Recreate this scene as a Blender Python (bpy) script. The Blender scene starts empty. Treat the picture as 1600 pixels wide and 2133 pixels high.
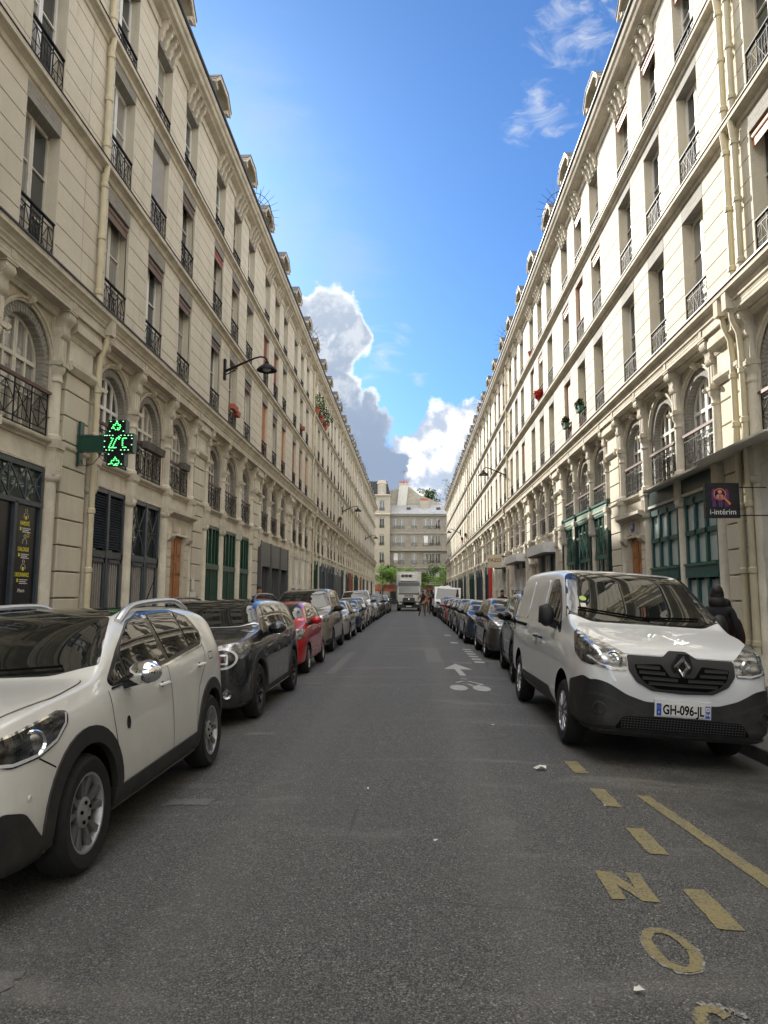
import bpy, bmesh, math, random
import numpy as np
from mathutils import Vector, Matrix
from mathutils.bvhtree import BVHTree
from mathutils.geometry import delaunay_2d_cdt
S = bpy.context.scene
COL = S.collection
PI = math.pi
rng = random.Random(7)

# ------------------------------------------------------------------ camera, sky, sun
EYE = 1.55
F_PX, CX, CY = 1479.0, 800.0, 1066.5
def _cam_rot():
    d = Vector((858 - CX, -(1240.5 - CY), -F_PX)).normalized()
    r = d.cross(Vector((0, 1, 0))).normalized()
    u = r.cross(d)
    return Matrix((r, d, u))           # rows: street axes in camera space
CAMROT = _cam_rot()
cam = bpy.data.cameras.new('camera')
cam.sensor_fit = 'VERTICAL'; cam.sensor_height = 24.0; cam.sensor_width = 18.0
cam.lens = 24.0 * F_PX / 2133.0
cam.clip_start = 0.05; cam.clip_end = 3000
co = bpy.data.objects.new('camera', cam); COL.objects.link(co)
co.matrix_world = Matrix.Translation((0, 0, EYE)) @ CAMROT.to_4x4()
S.camera = co

SUN_DIR = Vector((-0.50, 1.0, 0.57)).normalized()       # towards the sun
SUN_EL = math.asin(SUN_DIR.z)
SUN_ROT = math.atan2(SUN_DIR.x, SUN_DIR.y)
SKY_STRENGTH = 0.15
SUN_STRENGTH = 2.0
EXPOSURE = 2.32
S.view_settings.view_transform = 'Standard'
S.view_settings.look = 'None'
S.view_settings.gamma = 1.0
S.view_settings.use_curve_mapping = False
S.view_settings.exposure = EXPOSURE
sl = bpy.data.lights.new('sun', 'SUN'); sl.energy = SUN_STRENGTH; sl.angle = math.radians(0.6)
sl.color = (1.0, 0.95, 0.86)
so = bpy.data.objects.new('sun', sl); COL.objects.link(so)
so.rotation_euler = (-SUN_DIR).to_track_quat('-Z', 'Y').to_euler()

def px_dir(x, y):
    v = CAMROT @ Vector((x - CX, -(y - CY), -F_PX)); v.normalize()
    return math.atan2(v.x, v.y), math.asin(v.z)

class NT:
    """small helper to write node graphs"""
    def __init__(s, tree): s.t = tree; s.n = tree.nodes; s.l = tree.links
    def node(s, kind, **kw):
        n = s.n.new(kind)
        for k, v in kw.items(): setattr(n, k, v)
        return n
    def put(s, sock, v):
        if isinstance(v, bpy.types.NodeSocket): s.l.new(v, sock)
        elif v is not None: sock.default_value = v
    def math(s, op, a, b=None, c=None, clamp=False):
        n = s.node('ShaderNodeMath', operation=op, use_clamp=clamp)
        s.put(n.inputs[0], a)
        if b is not None: s.put(n.inputs[1], b)
        if c is not None: s.put(n.inputs[2], c)
        return n.outputs[0]
    def vmath(s, op, a, b=None):
        n = s.node('ShaderNodeVectorMath', operation=op)
        s.put(n.inputs[0], a)
        if b is not None: s.put(n.inputs[1], b)
        return n.outputs['Value'] if op in ('DISTANCE', 'LENGTH', 'DOT_PRODUCT') else n.outputs[0]
    def noise(s, vec, scale, detail=4, rough=0.55, dist=0.0, dims='3D'):
        n = s.node('ShaderNodeTexNoise', noise_dimensions=dims)
        if vec is not None: s.l.new(vec, n.inputs['Vector'])
        n.inputs['Scale'].default_value = scale; n.inputs['Detail'].default_value = detail
        n.inputs['Roughness'].default_value = rough; n.inputs['Distortion'].default_value = dist
        return n.outputs['Fac']
    def remap(s, v, a, b, c=0.0, d=1.0, smooth=True):
        n = s.node('ShaderNodeMapRange')
        n.interpolation_type = 'SMOOTHSTEP' if smooth else 'LINEAR'
        s.put(n.inputs[0], v)
        for i, q in enumerate((a, b, c, d)): s.put(n.inputs[1 + i], q)
        return n.outputs[0]
    def mix(s, f, a, b, mode='MIX'):
        n = s.node('ShaderNodeMix', data_type='RGBA', blend_type=mode)
        s.put(n.inputs[0], f)
        s.put(n.inputs[6], a if not isinstance(a, tuple) else (*a[:3], 1))
        s.put(n.inputs[7], b if not isinstance(b, tuple) else (*b[:3], 1))
        return n.outputs[2]
    def mapping(s, vec, scale=(1, 1, 1), rot=(0, 0, 0), loc=(0, 0, 0)):
        n = s.node('ShaderNodeMapping')
        s.l.new(vec, n.inputs[0]); n.inputs['Scale'].default_value = scale
        n.inputs['Rotation'].default_value = rot; n.inputs['Location'].default_value = loc
        return n.outputs[0]

def build_world():
    w = bpy.data.worlds.new('World'); S.world = w; w.use_nodes = True
    g = NT(w.node_tree); g.n.clear()
    out = g.node('ShaderNodeOutputWorld'); bg = g.node('ShaderNodeBackground')
    g.l.new(bg.outputs[0], out.inputs[0]); bg.inputs[1].default_value = SKY_STRENGTH
    sky = g.node('ShaderNodeTexSky', sky_type='NISHITA', sun_disc=False)
    sky.sun_elevation = SUN_EL; sky.sun_rotation = SUN_ROT
    sky.altitude = 50; sky.air_density = 1.0; sky.dust_density = 0.6; sky.ozone_density = 2.2
    tc = g.node('ShaderNodeTexCoord')
    d = g.vmath('NORMALIZE', tc.outputs['Generated'])
    sep = g.node('ShaderNodeSeparateXYZ'); g.l.new(d, sep.inputs[0])
    az = g.math('ARCTAN2', sep.outputs[0], sep.outputs[1])
    el = g.math('ARCSINE', sep.outputs[2])
    comb = g.node('ShaderNodeCombineXYZ'); g.l.new(az, comb.inputs[0]); g.l.new(el, comb.inputs[1])
    P = comb.outputs[0]
    # domain warp for billowing edges
    n1 = g.node('ShaderNodeTexNoise'); g.l.new(d, n1.inputs['Vector'])
    n1.inputs['Scale'].default_value = 16; n1.inputs['Detail'].default_value = 7; n1.inputs['Roughness'].default_value = 0.6
    off = g.vmath('SUBTRACT', n1.outputs['Color'], (0.5, 0.5, 0.5))
    offs = g.vmath('MULTIPLY', off, (0.075, 0.075, 0.0))
    PW = g.vmath('ADD', P, offs)
    def blobs(lst, vec):
        cur = None
        for x, y, r in lst:
            a, e = px_dir(x, y)
            dd = g.vmath('DISTANCE', vec, (a, e, 0.0))
            v = g.math('SUBTRACT', 1.0, g.math('DIVIDE', dd, r / F_PX))
            cur = v if cur is None else g.math('SMOOTH_MAX', cur, v, 0.12)
        return cur
    puff = g.noise(d, 26, 8, 0.62)
    puff2 = g.noise(d, 60, 5, 0.6)
    # billows: inverted voronoi for the cauliflower look
    vo = g.node('ShaderNodeTexVoronoi', feature='SMOOTH_F1'); g.l.new(g.vmath('ADD', d, g.vmath('MULTIPLY', off, (0.05, 0.05, 0.05))), vo.inputs['Vector'])
    vo.inputs['Scale'].default_value = 42
    bil = g.math('SUBTRACT', 0.45, vo.outputs['Distance'])
    def cumulus(lst, vec, gain=1.0):
        m = blobs(lst, vec)
        m = g.math('ADD', m, g.math('MULTIPLY', bil, 0.55 * gain))
        m = g.math('ADD', m, g.math('MULTIPLY', g.math('SUBTRACT', puff, 0.5), 0.7))
        return m
    left = cumulus([(694, 652, 62), (738, 690, 42), (640, 680, 70), (705, 725, 62), (655, 760, 90), (700, 800, 62),
                    (764, 846, 34), (690, 880, 90), (770, 900, 62), (745, 960, 90), (820, 965, 66), (850, 1020, 80),
                    (880, 1060, 90), (600, 820, 90)], PW)
    right = cumulus([(902, 905, 66), (948, 892, 62), (990, 900, 60), (846, 912, 34), (925, 960, 62), (886, 990, 50),
                     (975, 970, 70), (930, 1020, 60), (1020, 960, 70), (1080, 1010, 80)], PW)
    a_left = g.remap(left, -0.02, 0.26); a_right = g.remap(right, -0.03, 0.28)
    # shading of the cumulus: lit crowns near the edge and on the upper left, blue-grey bellies
    edge_l = g.remap(left, 0.05, 0.42, 1.0, 0.0)
    belly = g.remap(el, 0.17, 0.46, 0.0, 1.0)
    lit_l = g.math('MULTIPLY', g.math('ADD', g.math('MULTIPLY', edge_l, 0.75), g.math('MULTIPLY', g.remap(puff, 0.45, 0.62), 0.3)), g.remap(el, 0.2, 0.31))
    c_left = g.mix(g.math('MINIMUM', lit_l, 1.0), g.mix(belly, (0.450, 0.575, 0.790), (0.766, 0.883, 1.063)), (1.803, 1.803, 1.757))
    lit_r = g.remap(g.math('ADD', puff, g.math('MULTIPLY', bil, 0.5)), 0.4, 0.66)
    c_right = g.mix(lit_r, (0.766, 0.901, 1.127), (1.803, 1.803, 1.757))
    # thin wisps
    wv = g.mapping(P, (1.0, 2.6, 1), (0, 0, 0.35))
    wn = g.noise(wv, 13, 10, 0.62, 1.2)
    wis = blobs([(800, 735, 85), (830, 715, 50), (770, 785, 60), (868, 790, 45), (1128, 225, 100), (1165, 60, 95), (1230, 30, 90), (1085, 270, 60)], P)
    a_w = g.math('MULTIPLY', g.remap(g.math('ADD', wis, g.math('MULTIPLY', g.math('SUBTRACT', wn, 0.5), 3.4)), 0.35, 1.8), 0.8)
    cir_v = g.mapping(P, (1.0, 3.4, 1), (0, 0, -0.45))
    cn = g.noise(cir_v, 4.2, 10, 0.6, 0.8)
    cir = blobs([(600, 500, 230), (520, 220, 200), (700, 560, 170), (560, 640, 160)], P)
    a_c = g.math('MULTIPLY', g.remap(g.math('ADD', cir, g.math('MULTIPLY', g.math('SUBTRACT', cn, 0.5), 2.2)), 0.2, 1.5), 0.5)
    # broken cloud out of view, added brighter than the visible cloud as fill light
    gn = g.noise(g.mapping(d, (1, 1, 2.2)), 2.1, 10, 0.6, 0.5)
    outside = g.math('MAXIMUM', g.remap(g.math('ABSOLUTE', az), 0.45, 0.8), g.remap(el, 0.82, 1.1))
    a_g = g.math('MULTIPLY', g.math('MULTIPLY', g.remap(gn, 0.40, 0.58), outside), 0.9)
    skyc = g.mix(1.0, sky.outputs[0], (0.093, 0.156, 0.232), 'MULTIPLY')
    c = g.mix(a_c, skyc, (0.766, 0.946, 1.262))
    c = g.mix(a_g, c, (5.6, 5.3, 4.8))
    c = g.mix(a_w, c, (1.217, 1.262, 1.352))
    c = g.mix(a_left, c, c_left)
    c = g.mix(a_right, c, c_right)
    below = g.remap(sep.outputs[2], -0.05, 0.0)
    c = g.mix(below, (1.2, 1.2, 1.15), c)
    g.l.new(c, bg.inputs[0])
build_world()
# ------------------------------------------------------------------ materials
M = {}
def mat(name, col, rough=0.7, metal=0.0, var=0.12, vs=3.0, stain=0.0, bump=0.0, bs=60.0, spec=0.5, coat=0.0, fine=0.0,
        fs=200.0, emit=None, estr=0.0, stain_col=None, streak=False, grime=0.0, dirt=0.0):
    m = bpy.data.materials.new(name); m.use_nodes = True; M[name] = m
    g = NT(m.node_tree); b = g.n['Principled BSDF']
    b.inputs['Roughness'].default_value = rough; b.inputs['Metallic'].default_value = metal
    b.inputs['Specular IOR Level'].default_value = spec
    b.inputs['Coat Weight'].default_value = coat; b.inputs['Coat Roughness'].default_value = 0.02
    b.inputs['Base Color'].default_value = (*col, 1)
    pos = g.node('ShaderNodeNewGeometry').outputs['Position']
    c = None
    if var > 0:
        n = g.noise(pos, vs, 5, 0.6)
        lo = tuple(x * (1 - var) for x in col); hi = tuple(min(1, x * (1 + var)) for x in col)
        c = g.mix(g.remap(n, 0.3, 0.7), lo, hi)
    if fine > 0:
        n = g.noise(pos, fs, 3, 0.7)
        c = g.mix(g.remap(n, 0.3, 0.7), tuple(x * (1 - fine) for x in col), c if c is not None else col)
    if stain > 0:
        v = g.mapping(pos, (2.4, 2.4, 0.28) if streak else (1, 1, 1))
        n = g.noise(v, 1.6, 7, 0.68)
        f = g.math('MULTIPLY', g.remap(n, 0.5, 0.78), stain)
        c = g.mix(f, c if c is not None else col, stain_col or tuple(x * 0.45 for x in col))
    if streak:
        big = g.noise(g.mapping(pos, (1, 0.5, 0.6)), 0.22, 4, 0.6)
        c = g.mix(g.remap(big, 0.35, 0.7, 0, 0.28), c if c is not None else col, tuple(x * k for x, k in zip(col, (0.72, 0.70, 0.66))))
    if dirt > 0:
        sz = g.node('ShaderNodeSeparateXYZ'); g.l.new(pos, sz.inputs[0])
        f = g.math('MULTIPLY', g.math('MULTIPLY', g.remap(sz.outputs[2], 0.85, 0.1), g.remap(g.noise(pos, 5, 7, 0.7), 0.3, 0.7)), dirt)
        c = g.mix(f, c if c is not None else col, (0.16, 0.145, 0.12))
        g.put(b.inputs['Coat Weight'], g.remap(f, 0.0, 0.4, coat, 0.25)) if coat > 0 else None
    if grime > 0:
        n = g.noise(pos, 9, 6, 0.75)
        f = g.math('MULTIPLY', g.remap(n, 0.52, 0.7), grime)
        c = g.mix(f, c if c is not None else col, tuple(x * 0.5 for x in col))
    if c is not None: g.l.new(c, b.inputs['Base Color'])
    if bump > 0:
        bn = g.node('ShaderNodeBump'); bn.inputs['Strength'].default_value = bump; bn.inputs['Distance'].default_value = 0.01
        g.l.new(g.noise(pos, bs, 4, 0.65), bn.inputs['Height']); g.l.new(bn.outputs[0], b.inputs['Normal'])
    if emit:
        b.inputs['Emission Color'].default_value = (*emit, 1); b.inputs['Emission Strength'].default_value = estr
    return m

mat('stone', (0.64, 0.59, 0.48), 0.85, var=0.10, vs=1.3, stain=0.5, streak=True, bump=0.25, bs=45, spec=0.25, fine=0.08, fs=30, grime=0.14)
mat('stone_trim', (0.58, 0.53, 0.43), 0.85, var=0.16, vs=2.2, stain=0.6, streak=True, bump=0.3, bs=40, spec=0.25, grime=0.25)
mat('stone_low', (0.63, 0.585, 0.485), 0.85, var=0.14, vs=2.0, stain=0.5, streak=True, bump=0.3, bs=40, spec=0.25, grime=0.25)
mat('render_pale', (0.60, 0.585, 0.53), 0.85, var=0.07, vs=2.0, stain=0.25, streak=True, bump=0.15, spec=0.25)
mat('mortar', (0.20, 0.175, 0.13), 0.95, var=0.15)
mat('pipe_cream', (0.58, 0.52, 0.36), 0.5, var=0.06, vs=4, stain=0.35, stain_col=(0.30, 0.19, 0.10), streak=True)
mat('zinc_dark', (0.045, 0.045, 0.05), 0.55, 0.3, var=0.3)
mat('zinc_roof', (0.20, 0.22, 0.25), 0.42, 0.7, var=0.15, vs=2)
mat('zinc_pale', (0.36, 0.37, 0.38), 0.5, 0.15, var=0.12, vs=1.5)
mat('iron', (0.014, 0.013, 0.013), 0.6, 0.0, var=0.2, spec=0.2)
mat('iron_brown', (0.10, 0.045, 0.032), 0.5, 0.1, var=0.2)
mat('frame_white', (0.62, 0.585, 0.50), 0.45, var=0.08, vs=5, grime=0.2)
mat('frame_bright', (0.78, 0.77, 0.73), 0.4, var=0.05, vs=5)
mat('wood_door', (0.33, 0.14, 0.045), 0.42, var=0.25, vs=7)
mat('wood_brown', (0.15, 0.095, 0.06), 0.6, var=0.2, vs=6)
mat('wood_orange', (0.46, 0.19, 0.07), 0.6, var=0.15, vs=6)
mat('wood_red', (0.28, 0.085, 0.05), 0.6, var=0.15, vs=6)
mat('blind_grey', (0.42, 0.40, 0.38), 0.7, var=0.06, vs=5)
mat('green_dark', (0.008, 0.055, 0.035), 0.35, var=0.2, vs=5)
mat('green_deep', (0.006, 0.032, 0.028), 0.35, var=0.2, vs=5)
mat('green_mid', (0.030, 0.125, 0.095), 0.4, var=0.12, vs=5)
mat('green_teal', (0.018, 0.082, 0.078), 0.4, var=0.15, vs=5)
mat('green_pale', (0.16, 0.29, 0.22), 0.5, var=0.1, vs=5)
mat('grey_blue', (0.045, 0.058, 0.072), 0.42, var=0.15, vs=5)
mat('grey_panel', (0.075, 0.075, 0.078), 0.45, var=0.1, vs=5)
mat('curtain_bars', (0.30, 0.285, 0.26), 0.6, var=0.1, vs=5)
mat('metal_white', (0.70, 0.70, 0.69), 0.4, var=0.06, vs=5, grime=0.1)
mat('black_sign', (0.012, 0.012, 0.016), 0.25, var=0.1)
mat('pot_red', (0.40, 0.10, 0.06), 0.7)
mat('pot_grey', (0.10, 0.09, 0.08), 0.8, var=0.2)
mat('pot_green', (0.02, 0.10, 0.07), 0.6)
mat('leaf', (0.05, 0.10, 0.026), 0.75, var=0.5, vs=9, spec=0.1)
mat('leaf_bright', (0.15, 0.27, 0.04), 0.55, var=0.45, vs=2.5, spec=0.3)
mat('leaf_dark', (0.03, 0.055, 0.018), 0.8, var=0.4, vs=3, spec=0.08)
mat('bark', (0.10, 0.075, 0.05), 0.9, var=0.3, vs=8)
mat('flower_red', (0.55, 0.03, 0.02), 0.6)
mat('red_sign', (0.62, 0.04, 0.02), 0.45, var=0.05)
mat('blue_plate', (0.03, 0.06, 0.30), 0.3, var=0)
mat('white_print', (0.75, 0.75, 0.75), 0.5, var=0)
mat('yellow_print', (0.70, 0.62, 0.03), 0.5, var=0)
mat('paper', (0.72, 0.70, 0.64), 0.7, var=0.05)
mat('sign_cream', (0.62, 0.57, 0.42), 0.6, var=0.05)
mat('cross_green', (0.006, 0.05, 0.035), 0.35, var=0.1)
mat('led', (0.1, 0.9, 0.2), 0.4, var=0, emit=(0.10, 1.0, 0.22), estr=0.8)
mat('led_pale', (0.5, 0.9, 0.6), 0.4, var=0, emit=(0.30, 1.0, 0.45), estr=0.5)
mat('orange_print', (0.80, 0.22, 0.07), 0.5, var=0)
mat('pink_print', (0.72, 0.28, 0.26), 0.5, var=0)
mat('purple_print', (0.14, 0.03, 0.17), 0.5, var=0)
mat('skin', (0.42, 0.24, 0.17), 0.5, var=0.08)
mat('cloth_black', (0.012, 0.012, 0.014), 0.85, var=0.2)
mat('cloth_khaki', (0.10, 0.085, 0.058), 0.9, var=0.15, vs=20)
mat('cloth_orange', (0.42, 0.15, 0.06), 0.9, var=0.2, vs=20)
mat('cloth_maroon', (0.05, 0.012, 0.014), 0.9, var=0.2)
mat('hair_dark', (0.012, 0.009, 0.007), 0.6, var=0.2)
mat('lamp_glass', (0.35, 0.35, 0.33), 0.2, var=0)

def brick_mat(name, c1, c2, mor, sw, sh, axis):
    m = bpy.data.materials.new(name); m.use_nodes = True; M[name] = m
    g = NT(m.node_tree); b = g.n['Principled BSDF']; b.inputs['Roughness'].default_value = 0.85
    tc = g.node('ShaderNodeTexCoord').outputs['Object']
    sp = g.node('ShaderNodeSeparateXYZ'); g.l.new(tc, sp.inputs[0])
    cb = g.node('ShaderNodeCombineXYZ')
    a = g.math('ADD', sp.outputs[1], sp.outputs[0])
    g.l.new(a, cb.inputs[0]); g.l.new(sp.outputs[2], cb.inputs[1])
    br = g.node('ShaderNodeTexBrick'); g.l.new(cb.outputs[0], br.inputs[0])
    br.inputs['Color1'].default_value = (*c1, 1); br.inputs['Color2'].default_value = (*c2, 1); br.inputs['Mortar'].default_value = (*mor, 1)
    br.inputs['Scale'].default_value = 1.0; br.inputs['Brick Width'].default_value = sw; br.inputs['Row Height'].default_value = sh
    br.inputs['Mortar Size'].default_value = 0.006
    n = g.noise(g.node('ShaderNodeNewGeometry').outputs['Position'], 6, 5, 0.7)
    c = g.mix(g.remap(n, 0.3, 0.75), br.outputs[0], tuple(x * 0.7 for x in c1), 'MIX')
    c2_ = g.mix(0.6, br.outputs[0], c)
    g.l.new(c2_, b.inputs['Base Color'])
    bn = g.node('ShaderNodeBump'); bn.inputs['Strength'].default_value = 0.5; bn.inputs['Distance'].default_value = 0.01
    bn.invert = True
    g.l.new(br.outputs['Fac'], bn.inputs['Height']); g.l.new(bn.outputs[0], b.inputs['Normal'])
brick_mat('brick_grey', (0.30, 0.285, 0.25), (0.23, 0.22, 0.195), (0.40, 0.375, 0.33), 0.22, 0.07, 0)
brick_mat('brick_end', (0.31, 0.285, 0.235), (0.22, 0.205, 0.175), (0.26, 0.24, 0.20), 0.5, 0.3, 0)

brick_mat('brick_party', (0.42, 0.385, 0.31), (0.36, 0.33, 0.265), (0.36, 0.33, 0.27), 1.2, 0.35, 0)
brick_mat('rubble', (0.42, 0.385, 0.31), (0.30, 0.275, 0.225), (0.36, 0.33, 0.27), 0.6, 0.35, 0)
def glass_mat(name, tint, curtain=0.35, rough=0.02):
    m = bpy.data.materials.new(name); m.use_nodes = True; M[name] = m
    g = NT(m.node_tree); b = g.n['Principled BSDF']
    b.inputs['Roughness'].default_value = rough; b.inputs['Specular IOR Level'].default_value = 0.9
    oi = g.node('ShaderNodeObjectInfo').outputs['Random']
    f = g.remap(oi, 1 - curtain - 0.02, 1 - curtain, 0, 1, False)
    pos = g.node('ShaderNodeNewGeometry').outputs['Position']
    fold = g.noise(g.mapping(pos, (14, 14, 0.4)), 1.4, 3, 0.5)
    cur = g.mix(fold, (0.16, 0.155, 0.14), (0.36, 0.35, 0.32))
    var = g.mix(oi, tuple(x * 0.5 for x in tint), tuple(x * 1.6 for x in tint))
    g.l.new(g.mix(f, var, cur), b.inputs['Base Color'])
    bn = g.node('ShaderNodeBump'); bn.inputs['Strength'].default_value = 0.05; bn.inputs['Distance'].default_value = 0.05
    g.l.new(g.noise(pos, 1.7, 2, 0.5), bn.inputs['Height']); g.l.new(bn.outputs[0], b.inputs['Normal'])
glass_mat('glass', (0.035, 0.042, 0.045), 0.38)
glass_mat('glass_shop', (0.03, 0.04, 0.038), 0.0)
glass_mat('glass_shop2', (0.10, 0.125, 0.12), 0.0)
mat('glass_frosted', (0.42, 0.50, 0.50), 0.22, var=0.05, vs=1.2, spec=0.7)

def car_glass():
    m = bpy.data.materials.new('car_glass'); m.use_nodes = True; M['car_glass'] = m
    g = NT(m.node_tree); b = g.n['Principled BSDF']
    b.inputs['Base Color'].default_value = (0.012, 0.014, 0.014, 1)
    b.inputs['Roughness'].default_value = 0.015; b.inputs['Specular IOR Level'].default_value = 0.62
    b.inputs['IOR'].default_value = 1.62
car_glass()

def paint(name, col, metal=0.0, rough=0.35, flake=0.0, coat=1.0):
    m = mat(name, col, rough, metal, var=0.03, vs=2.0, coat=coat, spec=0.5, dirt=0.42)
    return m
paint('paint_white', (0.76, 0.765, 0.73)); paint('paint_van', (0.74, 0.76, 0.77))
paint('paint_black', (0.010, 0.012, 0.018), rough=0.25); paint('paint_red', (0.50, 0.008, 0.012), metal=0.15, rough=0.3)
paint('paint_beige', (0.30, 0.275, 0.235), metal=0.5, rough=0.38); paint('paint_silver', (0.50, 0.50, 0.47), metal=0.6, rough=0.38)
paint('paint_blue', (0.02, 0.035, 0.085), metal=0.3, rough=0.3); paint('paint_anthracite', (0.055, 0.055, 0.055), metal=0.5, rough=0.35)
paint('paint_grey', (0.14, 0.145, 0.15), metal=0.5, rough=0.35); paint('paint_cream', (0.62, 0.60, 0.53))
mat('plastic_dark', (0.012, 0.013, 0.014), 0.55, var=0.1, bump=0.1, bs=300, dirt=0.3)
mat('plastic_gloss', (0.008, 0.008, 0.009), 0.12, var=0)
mat('plastic_grey', (0.028, 0.029, 0.031), 0.6, var=0.06)
mat('gap_black', (0.004, 0.004, 0.004), 0.9, var=0, spec=0.1)
mat('rubber', (0.010, 0.010, 0.011), 0.8, var=0.25, vs=20, bump=0.25, bs=120)
mat('alloy', (0.36, 0.36, 0.37), 0.35, 0.45, var=0.08)
mat('alloy_mid', (0.15, 0.15, 0.155), 0.4, 0.35, var=0.05)
mat('alloy_dark', (0.10, 0.10, 0.105), 0.35, 0.7, var=0.08)
mat('alloy_black', (0.012, 0.012, 0.013), 0.3, 0.2, var=0.08)
mat('chrome', (0.80, 0.81, 0.83), 0.06, 1.0, var=0)
mat('satin_silver', (0.60, 0.62, 0.66), 0.28, 0.8, var=0.03)
mat('plate_white', (0.70, 0.70, 0.68), 0.35, var=0)
mat('plate_blue', (0.01, 0.07, 0.42), 0.4, var=0)
mat('sticker_green', (0.45, 0.62, 0.16), 0.5, var=0)
def lamp_lens(name, dark, light):
    m = bpy.data.materials.new(name); m.use_nodes = True; M[name] = m
    g = NT(m.node_tree); b = g.n['Principled BSDF']
    pos = g.node('ShaderNodeTexCoord').outputs['Object']
    n = g.node('ShaderNodeTexVoronoi'); g.l.new(g.mapping(pos, (1, 1, 2.2)), n.inputs['Vector']); n.inputs['Scale'].default_value = 11
    c = g.mix(g.remap(n.outputs['Distance'], 0.1, 0.75), light, dark)
    g.l.new(c, b.inputs['Base Color']); b.inputs['Metallic'].default_value = 0.75; b.inputs['Roughness'].default_value = 0.22
    b.inputs['Coat Weight'].default_value = 1.0
lamp_lens('lens', (0.16, 0.165, 0.17), (0.66, 0.67, 0.69)); lamp_lens('lens_dark', (0.018, 0.019, 0.02), (0.13, 0.13, 0.14))
mat('drl', (0.75, 0.77, 0.8), 0.25, 0.2, var=0, coat=1)

def asphalt():
    m = bpy.data.materials.new('asphalt'); m.use_nodes = True; M['asphalt'] = m
    g = NT(m.node_tree); b = g.n['Principled BSDF']
    pos = g.node('ShaderNodeNewGeometry').outputs['Position']
    vo = g.node('ShaderNodeTexVoronoi'); g.l.new(pos, vo.inputs['Vector']); vo.inputs['Scale'].default_value = 120
    sp = g.node('ShaderNodeSeparateColor'); g.l.new(vo.outputs['Color'], sp.inputs[0])
    c = g.mix(g.remap(sp.outputs[0], 0.0, 1.0, 0, 1, False), (0.062, 0.060, 0.056), (0.245, 0.237, 0.216))
    c = g.mix(g.remap(vo.outputs['Distance'], 0.35, 0.75), c, (0.025, 0.025, 0.026))
    rare = g.remap(sp.outputs[1], 0.97, 0.98)
    c = g.mix(rare, c, (0.34, 0.33, 0.30))
    big = g.noise(pos, 0.7, 6, 0.6)
    c = g.mix(g.remap(big, 0.3, 0.72, 0.0, 0.42), c, (0.085, 0.083, 0.078))
    crack = g.node('ShaderNodeTexVoronoi', feature='DISTANCE_TO_EDGE'); g.l.new(g.vmath('ADD', pos, g.vmath('MULTIPLY', g.node('ShaderNodeTexNoise').outputs['Color'], (0.6, 0.6, 0))), crack.inputs['Vector']); crack.inputs['Scale'].default_value = 0.42
    cmask = g.math('MULTIPLY', g.remap(crack.outputs['Distance'], 0.0, 0.006, 0.55, 0.0), g.remap(g.noise(pos, 0.35, 2, 0.5), 0.5, 0.6))
    c = g.mix(cmask, c, (0.02, 0.02, 0.02))
    sx = g.node('ShaderNodeSeparateXYZ'); g.l.new(pos, sx.inputs[0])
    lane = g.math('ABSOLUTE', g.math('SUBTRACT', g.math('ABSOLUTE', g.math('ADD', sx.outputs[0], 0.25)), 0.8))
    c = g.mix(g.math('MULTIPLY', g.remap(lane, 0.35, 0.05), 0.2), c, (0.18, 0.173, 0.158))
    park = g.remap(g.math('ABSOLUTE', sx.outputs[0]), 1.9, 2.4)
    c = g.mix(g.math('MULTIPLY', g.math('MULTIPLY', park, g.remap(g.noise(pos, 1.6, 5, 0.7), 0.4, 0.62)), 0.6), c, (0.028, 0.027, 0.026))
    dust_sunstreaks = g.noise(g.mapping(pos, (0.35, 1.3, 1), (0, 0, 0.28)), 1.0, 7, 0.6, 0.5)  # dusty streaks that paint window-reflected sunlight into the road colour
    c = g.mix(g.remap(dust_sunstreaks, 0.54, 0.74, 0.0, 0.5), c, (0.27, 0.255, 0.225))
    mid = g.noise(pos, 7, 5, 0.7)
    c = g.mix(g.remap(mid, 0.35, 0.7, 0.25, 0.0), c, (0.06, 0.06, 0.057))
    # oil darkening in the parking lanes
    g.l.new(c, b.inputs['Base Color'])
    b.inputs['Roughness'].default_value = 0.72; b.inputs['Specular IOR Level'].default_value = 0.45
    bn = g.node('ShaderNodeBump'); bn.inputs['Strength'].default_value = 0.6; bn.inputs['Distance'].default_value = 0.005
    h = g.math('ADD', vo.outputs['Distance'], g.math('MULTIPLY', g.noise(pos, 240, 2, 0.5), 0.5))
    bn.invert = True
    g.l.new(h, bn.inputs['Height']); g.l.new(bn.outputs[0], b.inputs['Normal'])
asphalt()
def road_paint(name, col, wear):
    m = bpy.data.materials.new(name); m.use_nodes = True; M[name] = m
    g = NT(m.node_tree); b = g.n['Principled BSDF']
    pos = g.node('ShaderNodeNewGeometry').outputs['Position']
    vo = g.node('ShaderNodeTexVoronoi'); g.l.new(pos, vo.inputs['Vector']); vo.inputs['Scale'].default_value = 120
    sp = g.node('ShaderNodeSeparateColor'); g.l.new(vo.outputs['Color'], sp.inputs[0])
    n = g.noise(pos, 5, 6, 0.7)
    k = g.math('ADD', g.math('MULTIPLY', sp.outputs[0], 0.5), n)
    f = g.remap(k, wear, wear + 0.14)
    c = g.mix(f, tuple(x * 0.85 for x in col), (0.13, 0.126, 0.115))
    c = g.mix(g.remap(g.noise(pos, 40, 4, 0.6), 0.35, 0.65, 0, 0.3), c, tuple(x * 0.6 for x in col))
    g.l.new(c, b.inputs['Base Color']); b.inputs['Roughness'].default_value = 0.8
    bn = g.node('ShaderNodeBump'); bn.inputs['Strength'].default_value = 0.5; bn.inputs['Distance'].default_value = 0.004; bn.invert = True
    g.l.new(vo.outputs['Distance'], bn.inputs['Height']); g.l.new(bn.outputs[0], b.inputs['Normal'])
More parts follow.
